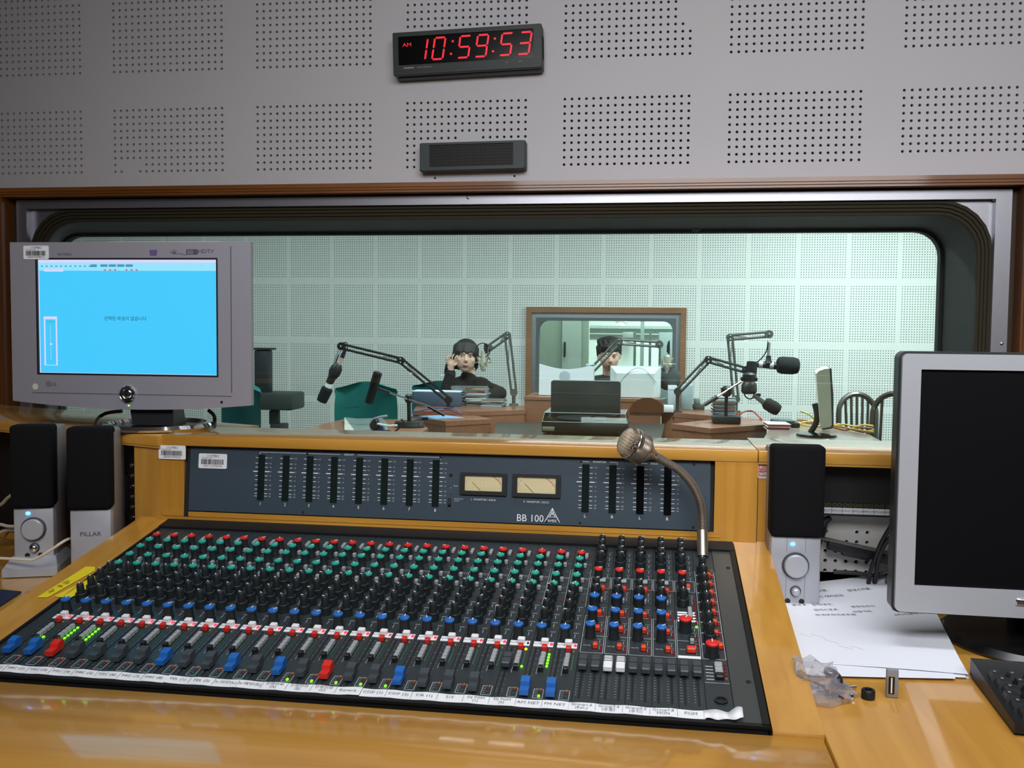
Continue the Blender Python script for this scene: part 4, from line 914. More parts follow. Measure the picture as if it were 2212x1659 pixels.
# desktop loudspeakers --------------------------------------------
def pc_speaker(label, loc_, rz, w, h, d, active, group='silver and black desktop loudspeakers', foot=False, cable=False):
    t = thing('desktop_loudspeaker', label, 'loudspeaker', loc_, (0, 0, rz), group)
    hz = h*.445; b0 = .022 if foot else 0.
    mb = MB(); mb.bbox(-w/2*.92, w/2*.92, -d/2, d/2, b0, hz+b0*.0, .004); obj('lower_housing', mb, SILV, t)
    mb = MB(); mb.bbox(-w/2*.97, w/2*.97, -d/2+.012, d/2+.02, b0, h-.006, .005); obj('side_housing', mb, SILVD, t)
    mb = MB(); mb.bbox(-w/2*.97, w/2*.97, -d/2-.010, -d/2+.03, hz+.001, h, .006, seg=3); obj('grille', mb, CLOTH, t)
    yf = -d/2
    if active:
        lh = hz-b0
        mb = MB(); mb.sph((-w*.06 if not foot else -w*.12, yf-.0005, b0+lh*.895), (.004, .002, .0032), 10); obj('power_lamp', mb, LEDB, t)
        cx = .0
        mb = MB(); mb.lathe([(.0205, 0), (.0205, .002), (.0195, .002)], (cx, yf, b0+lh*.60), (0, -1, 0), 28); k = obj('volume_ring', mb, pm('ring_dark', (60, 66, 76), .4), t)
        mb = MB(); mb.lathe([(.0178, .001), (.0178, .009), (.0162, .0105), (.001, .0108)], (cx, yf, b0+lh*.60), (0, -1, 0), 28); obj('volume_knob', mb, SILV, k)
        mb = MB(); mb.lathe([(.0085, 0), (.0085, .001), (.0078, .001)], (cx+.001, yf, b0+lh*.245), (0, -1, 0), 18); k = obj('tone_ring', mb, MATS['ring_dark'], t)
        mb = MB(); mb.lathe([(.0068, .0008), (.0060, .008), (.004, .0098), (.001, .0102)], (cx+.001, yf, b0+lh*.245), (0, -1, 0), 18); obj('tone_knob', mb, CHROME if foot else SILV, k)
        for x in (-.0105, .0105):
            mb = MB(); mb.lathe([(.0042, 0), (.0042, .0008), (.0024, .001), (.0022, .0002)], (x, yf, b0+lh*.105), (0, -1, 0), 14); obj('jack_socket', mb, BLACK, t)
        for s_, z in (('POWER', .79), ('VOLUME', .375)): txt(s_, .0045, t, (cx, yf-.0006, b0+lh*z), FACE, GREYP)
        if not foot:
            mb = MB()
            for x in (-.0135, .0145): mb.box(x-.0003, x+.0003, yf-.0005, yf+.001, b0+.006, b0+lh*.46); mb.box(x-.0003, x+.0003, yf-.0005, yf+.001, b0+lh*.78, hz-.002)
            obj('panel_lines', mb, pm('line_grey', (120, 122, 128), .5), t, angle=0)
    else: txt('PILLAR', .0105, t, (0, yf-.0006, hz*.62), FACE, DINK, sx=1.1)
    if foot:
        mb = MB(); fw, fd = w*.62, d*.72
        a = [(-fw, -fd-.012), (fw, -fd-.012), (fw, fd*1.1), (-fw, fd*1.1)]; b = [(-w*.50, -d*.5), (w*.50, -d*.5), (w*.50, d*.5), (-w*.50, d*.5)]
        V = [(x, y, .001) for x, y in a]+[(x, y, .014) for x, y in a]+[(x, y, .030) for x, y in b]
        F = [(3, 2, 1, 0)]+[(i, (i+1) % 4, 4+(i+1) % 4, 4+i) for i in range(4)]+[(4+i, 4+(i+1) % 4, 8+(i+1) % 4, 8+i) for i in range(4)]+[(8, 9, 10, 11)]
        mb.add(V, F); obj('foot', mb, SILV, t, angle=0); mb = MB(); mb.box(-fw+.002, fw-.002, -fd-.01, fd, 0, .001); obj('foot_pad', mb, BLACK, t, angle=0)
    return t
q = at(61, 1100, -1.20)
s1 = pc_speaker('silver desktop loudspeaker with a blue lamp and knob at the far left edge', (q.x-.004, -1.165, DZ), R_(20), .070, .256, .07, True, foot=True)
q = at(183, 1100, -1.19)
s2 = pc_speaker('plain silver desktop loudspeaker lettered PILLAR beside the left rack bay', (q.x-.001, -1.155, DZ), R_(17), .073, .254, .07, False)
q = at(1720, 1200, -1.19)
s3 = pc_speaker('silver desktop loudspeaker with a blue lamp in front of the patch bay', (q.x, -1.155, DZ), R_(1.5), .082, .253, .05, True)
# white cable running past the left speakers
mb = MB(); P = [at(-40, 1206, -1.235), at(0, 1206, -1.235), at(55, 1209, -1.238), at(75, 1208, -1.238), at(110, 1188, -1.235), at(142, 1167, -1.215), at(165, 1160, -1.10)]
mb.tube(P, .0024, 8, smooth=6); tag(obj('white_cable', mb, pm('ivory_cable', (214, 206, 186), .5)), 'ivory cable hanging across the front of the left loudspeaker foot', 'cable')
for k, (pts, lab) in enumerate((([(-30, 1105), (2, 1090), (14, 1078), (24, 1070)], 'pale loop of cable behind the leftmost loudspeaker'), ([(-30, 1135), (0, 1133), (20, 1137), (60, 1136), (143, 1133)], 'upper pale cable running behind the two left loudspeakers'), ([(-30, 1160), (0, 1150), (20, 1145), (80, 1150), (140, 1152)], 'lower pale cable running behind the two left loudspeakers'), ([(-30, 1172), (0, 1168), (18, 1150), (24, 1145)], 'thin brown cable rising behind the leftmost loudspeaker'))):
    P = [at(u, v, -1.075+.012*k) for u, v in pts]; mb = MB(); mb.tube(P, .0032 if k < 3 else .002, 7, smooth=5); tag(obj('pale_cable', mb, pm('cable_pale%d' % k, ((150, 140, 120), (176, 168, 156), (170, 160, 146), (120, 92, 60))[k], .6)), lab, 'cable')
# white plug lying by the rack bay
q = at(252, 1138, -1.13); t = thing('white_plug', 'white plug with a short cable lying at the foot of the rack bay', 'plug', (q.x, q.y, DZ+.004))
mb = MB(); mb.lathe([(.010, 0), (.014, .004), (.014, .016), (.008, .022), (.002, .023)], (0, .004, .018), (.2, -1, 0), 16); obj('body', mb, pm('plug_white', (190, 186, 180), .5), t)
mb = MB(); mb.tube([(0, .008, .02), (.012, .012, .034), (.02, .010, .026), (.022, .004, .0)], .0025, 6, smooth=5); obj('cord', mb, BLACK, t)
# blue-black mat on the left worktop
P = [atz(u, v, DZ) for u, v in ((-60, 1272), (0, 1277), (46, 1281), (-10, 1318), (-60, 1345))]
mb = MB(); mb.prism([(q.x, q.y) for q in reversed(P)], DZ, DZ+.003); tag(obj('desk_mat', mb, pm('navy_mat', (18, 36, 66), .6), angle=0), 'corner of a dark navy mat on the left worktop', 'mat')

# gooseneck talkback microphone -----------------------------------
gy = -1.178
base = at(1518, 1200, gy-.02); base.z = zs(base.y)+.0005
gm_ = thing('gooseneck_microphone', 'nickel gooseneck talkback microphone rising from the console', 'microphone', base)
P = [at(1517, 1150, gy), at(1516, 1110, gy), at(1510, 1079, gy-.002), at(1494, 1046, gy-.006), at(1468, 1017, gy-.012), at(1440, 999, gy-.018), at(1414, 984, gy-.024)]
L_ = [q-base for q in P]
mb = MB(); mb.cyl((0, 0, 0), L_[0]+Vector((0, 0, .002)), .0088, .0084, 20); obj('sleeve', mb, STEEL, gm_)
mb = MB(); mb.tube([tuple(L_[0]*.9)]+[tuple(q) for q in L_], .0056, 14, smooth=14); obj('core', mb, STEEL, gm_)
mb = MB()                                               # ribs of the flexible neck
C_ = MB(); pts = []
PP = [L_[0]*.97]+L_
for i in range(len(PP)-1):
    a, b, c, d = PP[max(0, i-1)], PP[i], PP[i+1], PP[min(len(PP)-1, i+2)]
    for k in range(12):
        t_ = k/12; pts.append(.5*((2*b)+(c-a)*t_+(2*a-5*b+4*c-d)*t_*t_+(3*b-a-3*c+d)*t_**3))
for i in range(1, len(pts)-1):
    d = (pts[i+1]-pts[i-1]).normalized(); mb.lathe([(.0056, -.0009), (.0066, -.0004), (.0066, .0004), (.0056, .0009)], pts[i], d, 14)
obj('gooseneck_ribs', mb, STEEL, gm_)
hd = (at(1352, 953, gy-.045)-P[-1]); ax = hd.normalized(); o0 = L_[-1]
Ln = hd.length
mb = MB(); mb.lathe([(.0064, -.004), (.0070, 0), (.0085, .004), (.0150, .012), (.0215, .020), (.0228, .026), (.0236, .034), (.0244, .038), (.0244, .040)], o0, ax, 32); h_ = obj('head_body', mb, STEEL, gm_)
mb = MB()
for k in range(5): mb.lathe([(.0229, -.0006), (.0246, -.0002), (.0246, .0002), (.0229, .0006)], o0+ax*(.0215+.0030*k), ax, 32)
obj('head_ribs', mb, STEEL, h_)
mb = MB(); mb.lathe([(.0252, .039), (.0256, .040), (.0256, .0425), (.0248, .0435)], o0, ax, 36); obj('head_ring', mb, pm('ring_bright', (196, 188, 176), .2, .95), h_)
g0 = o0+ax*.0425; prof = [(.0246, 0), (.0240, .006), (.0222, .011), (.0180, .0150), (.0110, .0172), (.001, .0178)]
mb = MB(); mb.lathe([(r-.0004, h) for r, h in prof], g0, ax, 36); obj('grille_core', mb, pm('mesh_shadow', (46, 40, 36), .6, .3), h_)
mb = MB(); tt = ax.orthogonal().normalized(); bb = ax.cross(tt)      # woven wire: two families of wires over the cap
def capz(r):
    for (r0, h0), (r1, h1) in zip(prof, prof[1:]):
        if r1 <= r <= r0: return h0+(h1-h0)*(r0-r)/(r0-r1)
    return 0
for fam in range(2):
    A, B = (tt, bb) if fam == 0 else (bb, tt)
    ca = R_(35); A, B = A*math.cos(ca)+B*math.sin(ca), B*math.cos(ca)-A*math.sin(ca)
    for i in range(-14, 15):
        o_ = i*.0017; half = math.sqrt(max(0, .0244**2-o_*o_)); ptsw = []
        for k in range(13):
            t_ = -half+2*half*k/12; ptsw.append(g0+A*o_+B*t_+ax*(capz(min(.02459, math.hypot(o_, t_)))+.0003))
        if half > .003: mb.tube(ptsw, .00050, 4)
obj('wire_grille', mb, pm('grille_wire', (206, 192, 172), .4, .7), h_)

# patch bay in the right wing --------------------------------------
pbY = -1.098
a = at(1766, 1062, pbY); b = at(1960, 1115, pbY); zt_, zb2 = a.z, b.z
pbt = thing('patch_bay', 'black patch bay with white label strips and rows of jack sockets', 'patch bay', (a.x-.04, pbY, zb2))
wpb = .62; hp = zt_-zb2
mb = MB(); mb.box(0, wpb, 0, .018, .002, hp-.002); obj('panel', mb, pm('patch_black', (16, 15, 16), .5), pbt, angle=0)
mb = MB(); mb.box(0, wpb, -.001, .016, hp-.0115, hp); ls1 = obj('label_strip', mb, pm('label_card', (206, 208, 214), .7), pbt, angle=0)
mb = MB(); mb.box(0, wpb, -.001, .016, 0, .0098); ls2 = obj('label_strip', mb, MATS['label_card'], pbt, angle=0)
mb = MB(); mb.box(0, wpb, -.002, .018, -.003, -.0005); obj('lip', mb, BLACK, pbt, angle=0)
LP_ = .0163; xo = at(1797, 1075, pbY).x-pbt.location.x       # first full label edge (Reverb)
names = ['진행전화\n(B)', '진행전화\n(C)', 'Reverb', 'CDP-1', 'CDP-2', 'TR', 'TT', 'DJ PGM\n(1)', 'DJ PGM\n(2)', 'AM NET', 'FM NET']
jm = MB(); jm.lathe([(.0030, 0), (.0030, .0012), (.0022, .0012), (.0021, .0002)], (0, 0, 0), (0, -1, 0), 14); JME = jm.mesh('jack_ring', pm('brass_ring', (150, 136, 84), .35, .8))
jd = MB(); jd.lathe([(.0022, 0), (.0021, .0005)], (0, -.0001, 0), (0, -1, 0), 12); JDE = jd.mesh('jack_hole', SLOT)
dv = MB()
for k in range(len(names)):
    x_ = xo+(k-2)*LP_*1.0; cx = x_+LP_/2
    if x_ < .001: continue
    txt(names[k], .0052 if '\n' not in names[k] else .0044, ls1, (cx, -.0013, hp-.0058), FACE, INK)
    txt('AMU(%d)' % (14+k), .0046, ls2, (cx, -.0013, .0049), FACE, INK)
    dv.box(x_-.0002, x_+.0002, -.0013, -.0009, hp-.0115, hp); dv.box(x_-.0002, x_+.0002, -.0013, -.0009, 0, .0098)
    for r_ in range(2):
        for c_ in range(2):
            o = bpy.data.objects.new('jack_socket', JME); link(o, pbt, (cx+(c_-.5)*.0076, 0, .0147+.0080*r_)); h2 = bpy.data.objects.new('jack_hole', JDE); link(h2, o)
obj('divider_lines', dv, INK, pbt, angle=0)
pc = MATS['patch_black']
for k, (tw_) in enumerate((0, 1)):
    src = at(1938 if k == 0 else 1965, 1085 if k == 0 else 1080, pbY-.02)
    t = thing('patch_cable', ('black patch cable plugged into the patch bay, the left one of two' if k == 0 else 'black patch cable plugged into the patch bay, the right one of two'), 'cable', src, group='black patch cables')
    mb = MB(); mb.cyl((0, .019, .0), (0, -.012, .0), .0042, .0038, 10); obj('plug', mb, pm('plug_red', (120, 20, 26), .5), t)
    pts = [(1940, 1090), (1938, 1106), (1928, 1130), (1905, 1170), (1893, 1200), (1880, 1236), (1876, 1258)] if k == 0 else [(1966, 1086), (1960, 1112), (1938, 1143), (1912, 1175), (1899, 1205), (1893, 1235), (1893, 1258)]
    mb = MB(); P = [at(u, v, pbY-.030+.006*i) for i, (u, v) in enumerate(pts)]; P[0] = src+Vector((0, -.012, 0)); P[-1] = Vector((P[-2].x, -1.080, DZ+.004))
    mb.tube([q-src for q in P], .0036, 8, smooth=6); obj('cord', mb, BLACK, t)
# white perforated panel behind the opening under the patch bay
ppY = -1.066
a = at(1740, 1100, ppY); zz0, zz1 = DZ+.001, at(1800, 1118, ppY).z+.05
mb = MB(); xx0 = a.x-.05; xx1 = 1.2; HSP = .0163; r_ = .0031
holes = []
x_first = at(1782, 1232, ppY).x; z_first = at(1782, 1232, ppY).z
ncol = 40; nrow = 9
gx0 = x_first-HSP*5.5; gz0_ = z_first-HSP*.5
for i in range(ncol):
    for j in range(nrow):
        x, z = gx0+i*HSP, gz0_+j*HSP
        plain = (9 < i < 15 and j < 9) or (j > 4) or (i in (6,) and j == 4) or (j == 4 and i in (7, ) )
        if z+HSP > zz1: continue
        if plain: mb.quad((x, ppY, z), (x+HSP, ppY, z), (x+HSP, ppY, z+HSP), (x, ppY, z+HSP)); continue
        cx, cz_ = x+HSP/2, z+HSP/2; sqv = []; civ = []
        for k in range(8):
            t_ = R_(45*k+45); c, s_ = math.cos(t_), math.sin(t_); kk = (HSP/2)/max(abs(c), abs(s_)); sqv.append((cx+c*kk, ppY, cz_+s_*kk)); civ.append((cx+c*r_, ppY, cz_+s_*r_))
        o_ = len(mb.v); mb.v += sqv+civ+[(p_[0], ppY+.009, p_[2]) for p_ in civ]
        for k in range(8):
            j2 = (k+1) % 8; mb.f += [(o_+k, o_+8+k, o_+8+j2, o_+j2), (o_+8+k, o_+16+k, o_+16+j2, o_+8+j2)]; mb.m += [0, 0]
        mb.f.append(tuple(o_+16+k for k in range(8))); mb.m.append(1)
zq = at(1850, 1238, ppY).z; mb.quad((gx0, ppY, zq), (gx0+ncol*HSP, ppY, zq), (gx0+ncol*HSP, ppY, gz0_), (gx0, ppY, gz0_)); mb.quad((gx0, ppY, zq), (gx0, ppY+.012, zq), (gx0+ncol*HSP, ppY+.012, zq), (gx0+ncol*HSP, ppY, zq))
part('perforated_back', mb, [pm('bay_white', (200, 198, 196), .6), HOLED], RW, 0)
# sagging black cable tray and the cables under it
t = thing('cable_tray', 'black slotted cable bar hanging askew behind the patch cords', 'cable bar', at(1850, 1180, -1.088))
P0 = at(1770, 1160, -1.088); P1 = at(1990, 1208, -1.088); L0 = t.location
d = (P1-P0); ang = math.atan2(d.z, d.x); M4 = Matrix.Translation(P0-L0) @ Matrix.Rotation(-ang, 4, 'Y')
mb = MB(); mb.bbox(0, d.length, -.006, .014, -.003, .0, .0008); mb.xf(M4); obj('rail', mb, pm('tray_grey', (90, 88, 86), .4), t)
mb = MB(); mb.bbox(.016, d.length*.62, -.004, .012, -.017, -.003, .001); mb.bbox(.04, d.length*.52, -.004, .012, -.021, -.016, .001); mb.bbox(d.length*.60, d.length*.97, -.004, .012, -.020, -.003, .001); mb.xf(M4); obj('trunking', mb, BLACK, t)
for k, (pts, lab) in enumerate((([(1955, 1226), (1930, 1232), (1905, 1240), (1880, 1243), (1850, 1238), (1800, 1236)], 'dark cable lying along the back of the right worktop'), ([(1990, 1226), (1958, 1222), (1935, 1230), (1920, 1245), (1915, 1262)], 'grey cable curling down beside the right monitor'), ([(1990, 1240), (1955, 1238), (1945, 1243), (1940, 1258)], 'short black cable end beside the right monitor'))):
    P = [at(u, v, -1.082-.006*k) for u, v in pts]
    for q in P: q.z = max(q.z, DZ+.004)
    mb = MB(); mb.tube(P, .0035, 7, smooth=5); tag(obj('loose_cable', mb, pm('cable_dark%d' % k, ((40, 38, 36), (86, 84, 80), (24, 24, 26))[k], .5)), lab, 'cable')
# black cable arc in the corner of the bay
mb = MB(); P = [at(1795, 1118, -1.085), at(1780, 1128, -1.085), at(1772, 1148, -1.085), at(1760, 1168, -1.085)]
mb.tube(P, [.004, .012], 10, smooth=6); tag(obj('cable_sleeve', mb, BLACK), 'black cable sleeve curving down under the left end of the patch bay', 'cable')

# right-hand monitor --------------------------------------------------
MY2 = -1.36
MR = thing('computer_monitor', 'silver flat monitor with a dark blank screen at the right edge', 'monitor', (at(2190, 1400, MY2+.08).x+.06, MY2+.08, DZ), (0, 0, R_(-1)))
def l2(u, v, y=MY2): q = at(u, v, y); return q.x-MR.location.x, q.z-DZ
x0, z1 = l2(1953, 764); _, z0 = l2(1960, 1322); x1 = x0+.43; yf = MY2-MR.location.y
sx0, sz1 = l2(1993, 798); _, sz0 = l2(1993, 1266); sx1 = x1-(sx0-x0)
mb = MB(); mb.ring(rrect(x0, x1, z0, z1, .008), rrect(sx0, sx1, sz0, sz1, .0008), yf-.004, yf+.022); obj('bezel', mb, pm('monitor_silver', (182, 186, 194), .38, .3, var=.02), MR)
mb = MB(); mb.ring(rrect(x0-.003, x1+.003, z0-.003, z1+.003, .010), rrect(x0+.01, x1-.01, z0+.01, z1-.01, .006), yf+.004, yf+.03); obj('side_rim', mb, pm('rim_dark', (48, 54, 52), .35, .3), MR)
mb = MB(); mb.bbox(x0+.004, x1-.004, yf+.018, yf+.06, z0+.004, z1-.004, .015); obj('rear_cover', mb, BLACK, MR)
mb = MB(); mb.box(sx0-.001, sx1+.001, yf+.001, yf+.004, sz0-.001, sz1+.001); obj('screen', mb, pm('screen_off', (10, 11, 15), .45, spec=.12), MR, angle=0)
q = l2(2212, 1300); mb = MB(); mb.bbox(q[0]-.010, q[0]+.012, yf-.0065, yf-.002, q[1]-.005, q[1]+.005, .0022, seg=3); obj('power_button', mb, CHROME, MR)
cx = (x0+x1)/2
mb = MB(); mb.bbox(cx-.035, cx+.035, .005, .04, .01, z0+.16, .004); obj('stand_neck', mb, BLACK, MR)
mb = MB(); mb.lathe([(.132, 0), (.134, .004), (.125, .012), (.05, .018), (.001, .018)], (cx, .0, 0), (0, 0, 1), 40); o = obj('stand_base', mb, pm('stand_black', (16, 17, 18), .25), MR)

# keyboard -----------------------------------------------------------
A = atz(2096, 1428, DZ+.02); B = atz(2192, 1566, DZ+.012)
ang = math.atan2((B-A).y, (B-A).x)                     # left edge direction
kb = thing('keyboard', 'black computer keyboard cut off by the right edge', 'keyboard', (A.x, A.y, DZ), (0, 0, ang+math.pi/2))
kd = (B-A).length
KBM = pm('keyboard_black', (18, 20, 22), .45); 
mb = MB(); V = [(0, 0, .003), (.44, 0, .003), (.44, -kd, .003), (0, -kd, .003), (0, 0, .024), (.44, 0, .024), (.44, -kd, .013), (0, -kd, .013)]
mb.add(V, [(0, 1, 2, 3), (4, 7, 6, 5), (0, 4, 5, 1), (1, 5, 6, 2), (2, 6, 7, 3), (3, 7, 4, 0)]); mb.box(.01, .43, -kd+.01, -.01, 0, .003); obj('body', mb, KBM, kb, angle=0)
km = MB(); km.add([(-.0085, -.0085, 0), (.0085, -.0085, 0), (.0085, .0085, 0), (-.0085, .0085, 0), (-.006, -.0055, .008), (.006, -.0055, .008), (.006, .0068, .008), (-.006, .0068, .008)], [(0, 3, 2, 1), (4, 5, 6, 7), (0, 1, 5, 4), (1, 2, 6, 5), (2, 3, 7, 6), (3, 0, 4, 7)])
KEY = km.mesh('key', pm('key_black', (26, 29, 32), .4), 0); LEGM = pm('key_legend', (120, 126, 132), .6)
lg = MB(); lg.box(-.0035, -.0005, .001, .0045, .0081, .0083); LEGE = lg.mesh('key_legend', LEGM, 0)
rows = 6; st_ = min(.019, (kd-.03)/rows)
sl_ = math.atan2(.011, kd)
for r_ in range(rows):
    for c_ in range(12):
        y = -kd+.016+st_*(r_+.35); z = .013+(.011)*(y+kd)/kd
        o = bpy.data.objects.new('key', KEY); link(o, kb, (.014+.019*c_+.003*((5-r_) % 3), y, z), (sl_, 0, 0)); o.scale.y = st_/.019
        h2 = bpy.data.objects.new('key_legend', LEGE); link(h2, o)

# stack of loose sheets beside the console -----------------------------
def sheet(k, pts, label, lift, curl=0., seed=0):
    C4 = [atz(u, v, DZ+lift) for u, v in pts]; N = 14; mb = MB(); V = []; rg = random.Random(seed); ph = rg.uniform(0, 6)
    for i in range(N+1):
        for j in range(N+1):
            s_, t_ = i/N, j/N; q = (C4[0]*(1-s_)+C4[1]*s_)*(1-t_)+(C4[3]*(1-s_)+C4[2]*s_)*t_
            z = DZ+lift+curl*(.030*max(0, 1-t_*2.2)**2*(.35+.65*s_)+.018*max(0, s_-.45)**2*max(0, .85-t_)*3.0)+.0008*math.sin(5*s_+ph)*math.sin(4*t_+ph)
            V.append((q.x, q.y, max(z, DZ+.0008+.0006*k)))
    F = [(i*(N+1)+j, i*(N+1)+j+1, (i+1)*(N+1)+j+1, (i+1)*(N+1)+j) for i in range(N) for j in range(N)]
    nn = len(V); V2 = V+[(x, y, z-.0004) for x, y, z in V]
    F2 = F+[tuple(nn+i for i in reversed(f)) for f in F]
    rim = [i*(N+1) for i in range(N+1)]+[N*(N+1)+j for j in range(1, N+1)]+[i*(N+1)+N for i in range(N-1, -1, -1)]+[j for j in range(N-1, 0, -1)]
    F2 += [(rim[i], rim[(i+1) % len(rim)], nn+rim[(i+1) % len(rim)], nn+rim[i]) for i in range(len(rim))]
    mb.add(V2, F2); o = obj('paper_sheet', mb, PAPER); return tag(o, label, 'paper', 'loose sheets beside the console'), V, N
base_pts = [(1668, 1283), (1985, 1268), (2094, 1462), (1727, 1428)]
offs = [((0, 8), (4, 6), (0, 3), (-8, 16)), ((4, 4), (0, 6), (-6, 2), (10, 24)), ((0, 2), (2, 2), (-30, 4), (4, 30)), ((0, 0), (0, 0), (-2, -6), (0, 0))]
labs = ['lowest white sheet of the stack beside the console', 'second white sheet from the bottom of the stack beside the console', 'third white sheet, just under the printed one beside the console', 'top white sheet printed with lines of small Korean text beside the console']
for k in range(4):
    pts = [(u+du, v+dv_) for (u, v), (du, dv_) in zip(base_pts, offs[k])]
    o, V, N = sheet(k, pts, labs[k], .001+.0013*k, 1. if k == 3 else .6, k)
def on_sheet(s_, fs, ft, size, parent):
    i, j = int(fs*N), int(ft*N); a = Vector(V[i*(N+1)+j]); fx, fy = fs*N-i, ft*N-j
    b = Vector(V[min(N, i+1)*(N+1)+j]); c = Vector(V[i*(N+1)+min(N, j+1)])
    X = (b-a).normalized(); Yv = (a-c).normalized(); Z = X.cross(Yv).normalized(); Yv = Z.cross(X)
    p_ = a+(b-a)*fx+(c-a)*fy+Z*.0009
    t = txt(s_, size, parent, (0, 0, 0), None, INK, align='LEFT'); t.matrix_world = Matrix(((X.x, Yv.x, Z.x, p_.x), (X.y, Yv.y, Z.y, p_.y), (X.z, Yv.z, Z.z, p_.z), (0, 0, 0, 1))); return t
for s_, fs, ft in (('광고 A :', .11, .09), ('상진농협,', .22, .10), ('솔개드 대리운전', .22, .165), ('현대스치클,', .48, .12), ('여기택배대리운전', .74, .11),
                   ('광고 B :', .09, .25), ('동의대사,', .22, .255), ('워커스포츠', .22, .32), ('한국부자의료조합,', .22, .385), ('경창전자제작,', .47, .29), ('신한카드', .47, .35), ('제이피트', .73, .29), ('SK에너지(주)', .73, .35), ('(주)서울통신기술', .73, .41)):
    on_sheet(s_, fs, ft, .0085, o)
pen = pm('pencil', (160, 164, 178), .8)
mb = MB()
for k in range(5):
    i, j = int((.12+.07*k)*N), int((.66+.045*k)*N); a = Vector(V[i*(N+1)+j])
    mb.tube([(a.x+.004*q, a.y-.0035*q+.0016*math.sin(q*2.1+k), a.z+.0008) for q in range(5)], .00015, 4)
obj('pencil_scribble', mb, pen, o)

# clear bag of screws, coil, screw, nut, adapter ----------------------------
c = atz(1768, 1502, DZ); bag = thing('plastic_bag', 'crumpled clear plastic bag of small screws beside the console border', 'plastic bag', c)
PB = bpy.data.materials.new('clear_film'); PB.use_nodes = True; b_ = PB.node_tree.nodes['Principled BSDF']; b_.inputs['Base Color'].default_value = (.40, .40, .46, 1); b_.inputs['Roughness'].default_value = .25; b_.inputs['Alpha'].default_value = .36
mb = MB(); rg = random.Random(5); n = 18; rows_ = []
for r_ in range(9):
    t_ = r_/8; zc = .001+.034*t_; rad = .040*(1-.55*t_)*(1+.1*math.sin(r_)); rows_.append([(math.cos(2*math.pi*i/n)*rad*(1+rg.uniform(-.16, .16))+.008*t_*rg.uniform(-1, 1)-.006*t_, math.sin(2*math.pi*i/n)*rad*.85*(1+rg.uniform(-.16, .16))+.012*t_, zc+rg.uniform(-.004, .004)*(r_ > 0)) for i in range(n)])
mb.v = [p_ for r_ in rows_ for p_ in r_]; 
for r_ in range(8):
    for i in range(n): mb.f.append((r_*n+i, r_*n+(i+1) % n, (r_+1)*n+(i+1) % n, (r_+1)*n+i)); mb.m.append(0)
mb.f.append(tuple(8*n+i for i in range(n))); mb.m.append(0)
obj('film', mb, PB, bag, angle=25)
for k in range(14):
    x, y = rg.uniform(-.024, .024), rg.uniform(-.02, .012); a_ = rg.uniform(0, 6.28); mb = MB(); mb.cyl((x, y, .004+.0012*(k % 5)), (x+.012*math.cos(a_), y+.012*math.sin(a_), .005+.0012*(k % 5)), .0014, n=6); mb.lathe([(.003, 0), (.003, .0015), (.001, .0022)], (x, y, .004+.0012*(k % 5)), (-math.cos(a_), -math.sin(a_), 0), 8); obj('screw', mb, pm('dark_screw', (50, 48, 46), .35, .7), bag)
c = atz(1806, 1494, DZ); t = thing('black_cable_coil', 'small coil of black cable lying between the plastic bag and the screws', 'cable', c)
mb = MB(); P = [(.007*math.cos(a_*.9)*(.6+.04*a_)-.0010*a_+.006, .018*math.sin(a_*.9)+.006, .004+.0016*a_) for a_ in range(0, 14)]; mb.tube(P, .0024, 7, smooth=4); obj('coil', mb, BLACK, t)
for nm, u, v, lab, dx in (('screw', 1830, 1490, 'bright screw lying against the black cable coil', (.011, .004)), ('screw', 1838, 1511, 'loose bright screw on the worktop, the one nearer the front', (.004, .009))):
    c = atz(u, v, DZ); mb = MB(); mb.cyl((0, 0, .0028), (dx[0], dx[1], .0028), .0016, n=8); mb.lathe([(.0034, 0), (.0034, .0012), (.0012, .0024)], (0, 0, .0034), (-dx[0], -dx[1], 0), 10); o = obj(nm, mb, CHROME, loc=c); tag(o, lab, 'screw', 'loose screws on the worktop')
c = atz(1875, 1509, DZ); mb = MB(); mb.lathe([(.0070, 0), (.0078, .001), (.0078, .0098), (.0070, .011), (.0045, .011), (.004, .004), (.0005, .004)], (0, 0, 0), (0, 0, 1), 20); mb.box(-.0006, .0006, -.0008, .0070, .0108, .0114); tag(obj('black_knob_cap', mb, BLACK, loc=c), 'small round black knob cap standing on the worktop', 'knob')
c = atz(1926, 1506, DZ); t = thing('usb_adapter', 'small grey adapter stick with a metal socket on the worktop', 'adapter', c, (0, 0, R_(-4)))
mb = MB(); mb.bbox(-.0068, .0068, -.003, .004, 0, .034, .002); obj('body', mb, pm('adapter_grey', (132, 132, 138), .45), t)
mb = MB(); mb.ring(rrect(-.0052, .0030, .004, .026, .0006), rrect(-.0045, .0023, .0047, .0253, .0004), -.0036, -.0028); obj('socket', mb, CHROME, t)
mb = MB(); mb.box(-.0045, .0023, -.0032, -.003, .0047, .0253); mb.box(-.0018, -.0002, -.0036, -.003, .006, .024, 1); obj('socket_insert', mb, [SLOT, WHITE], t, angle=0)
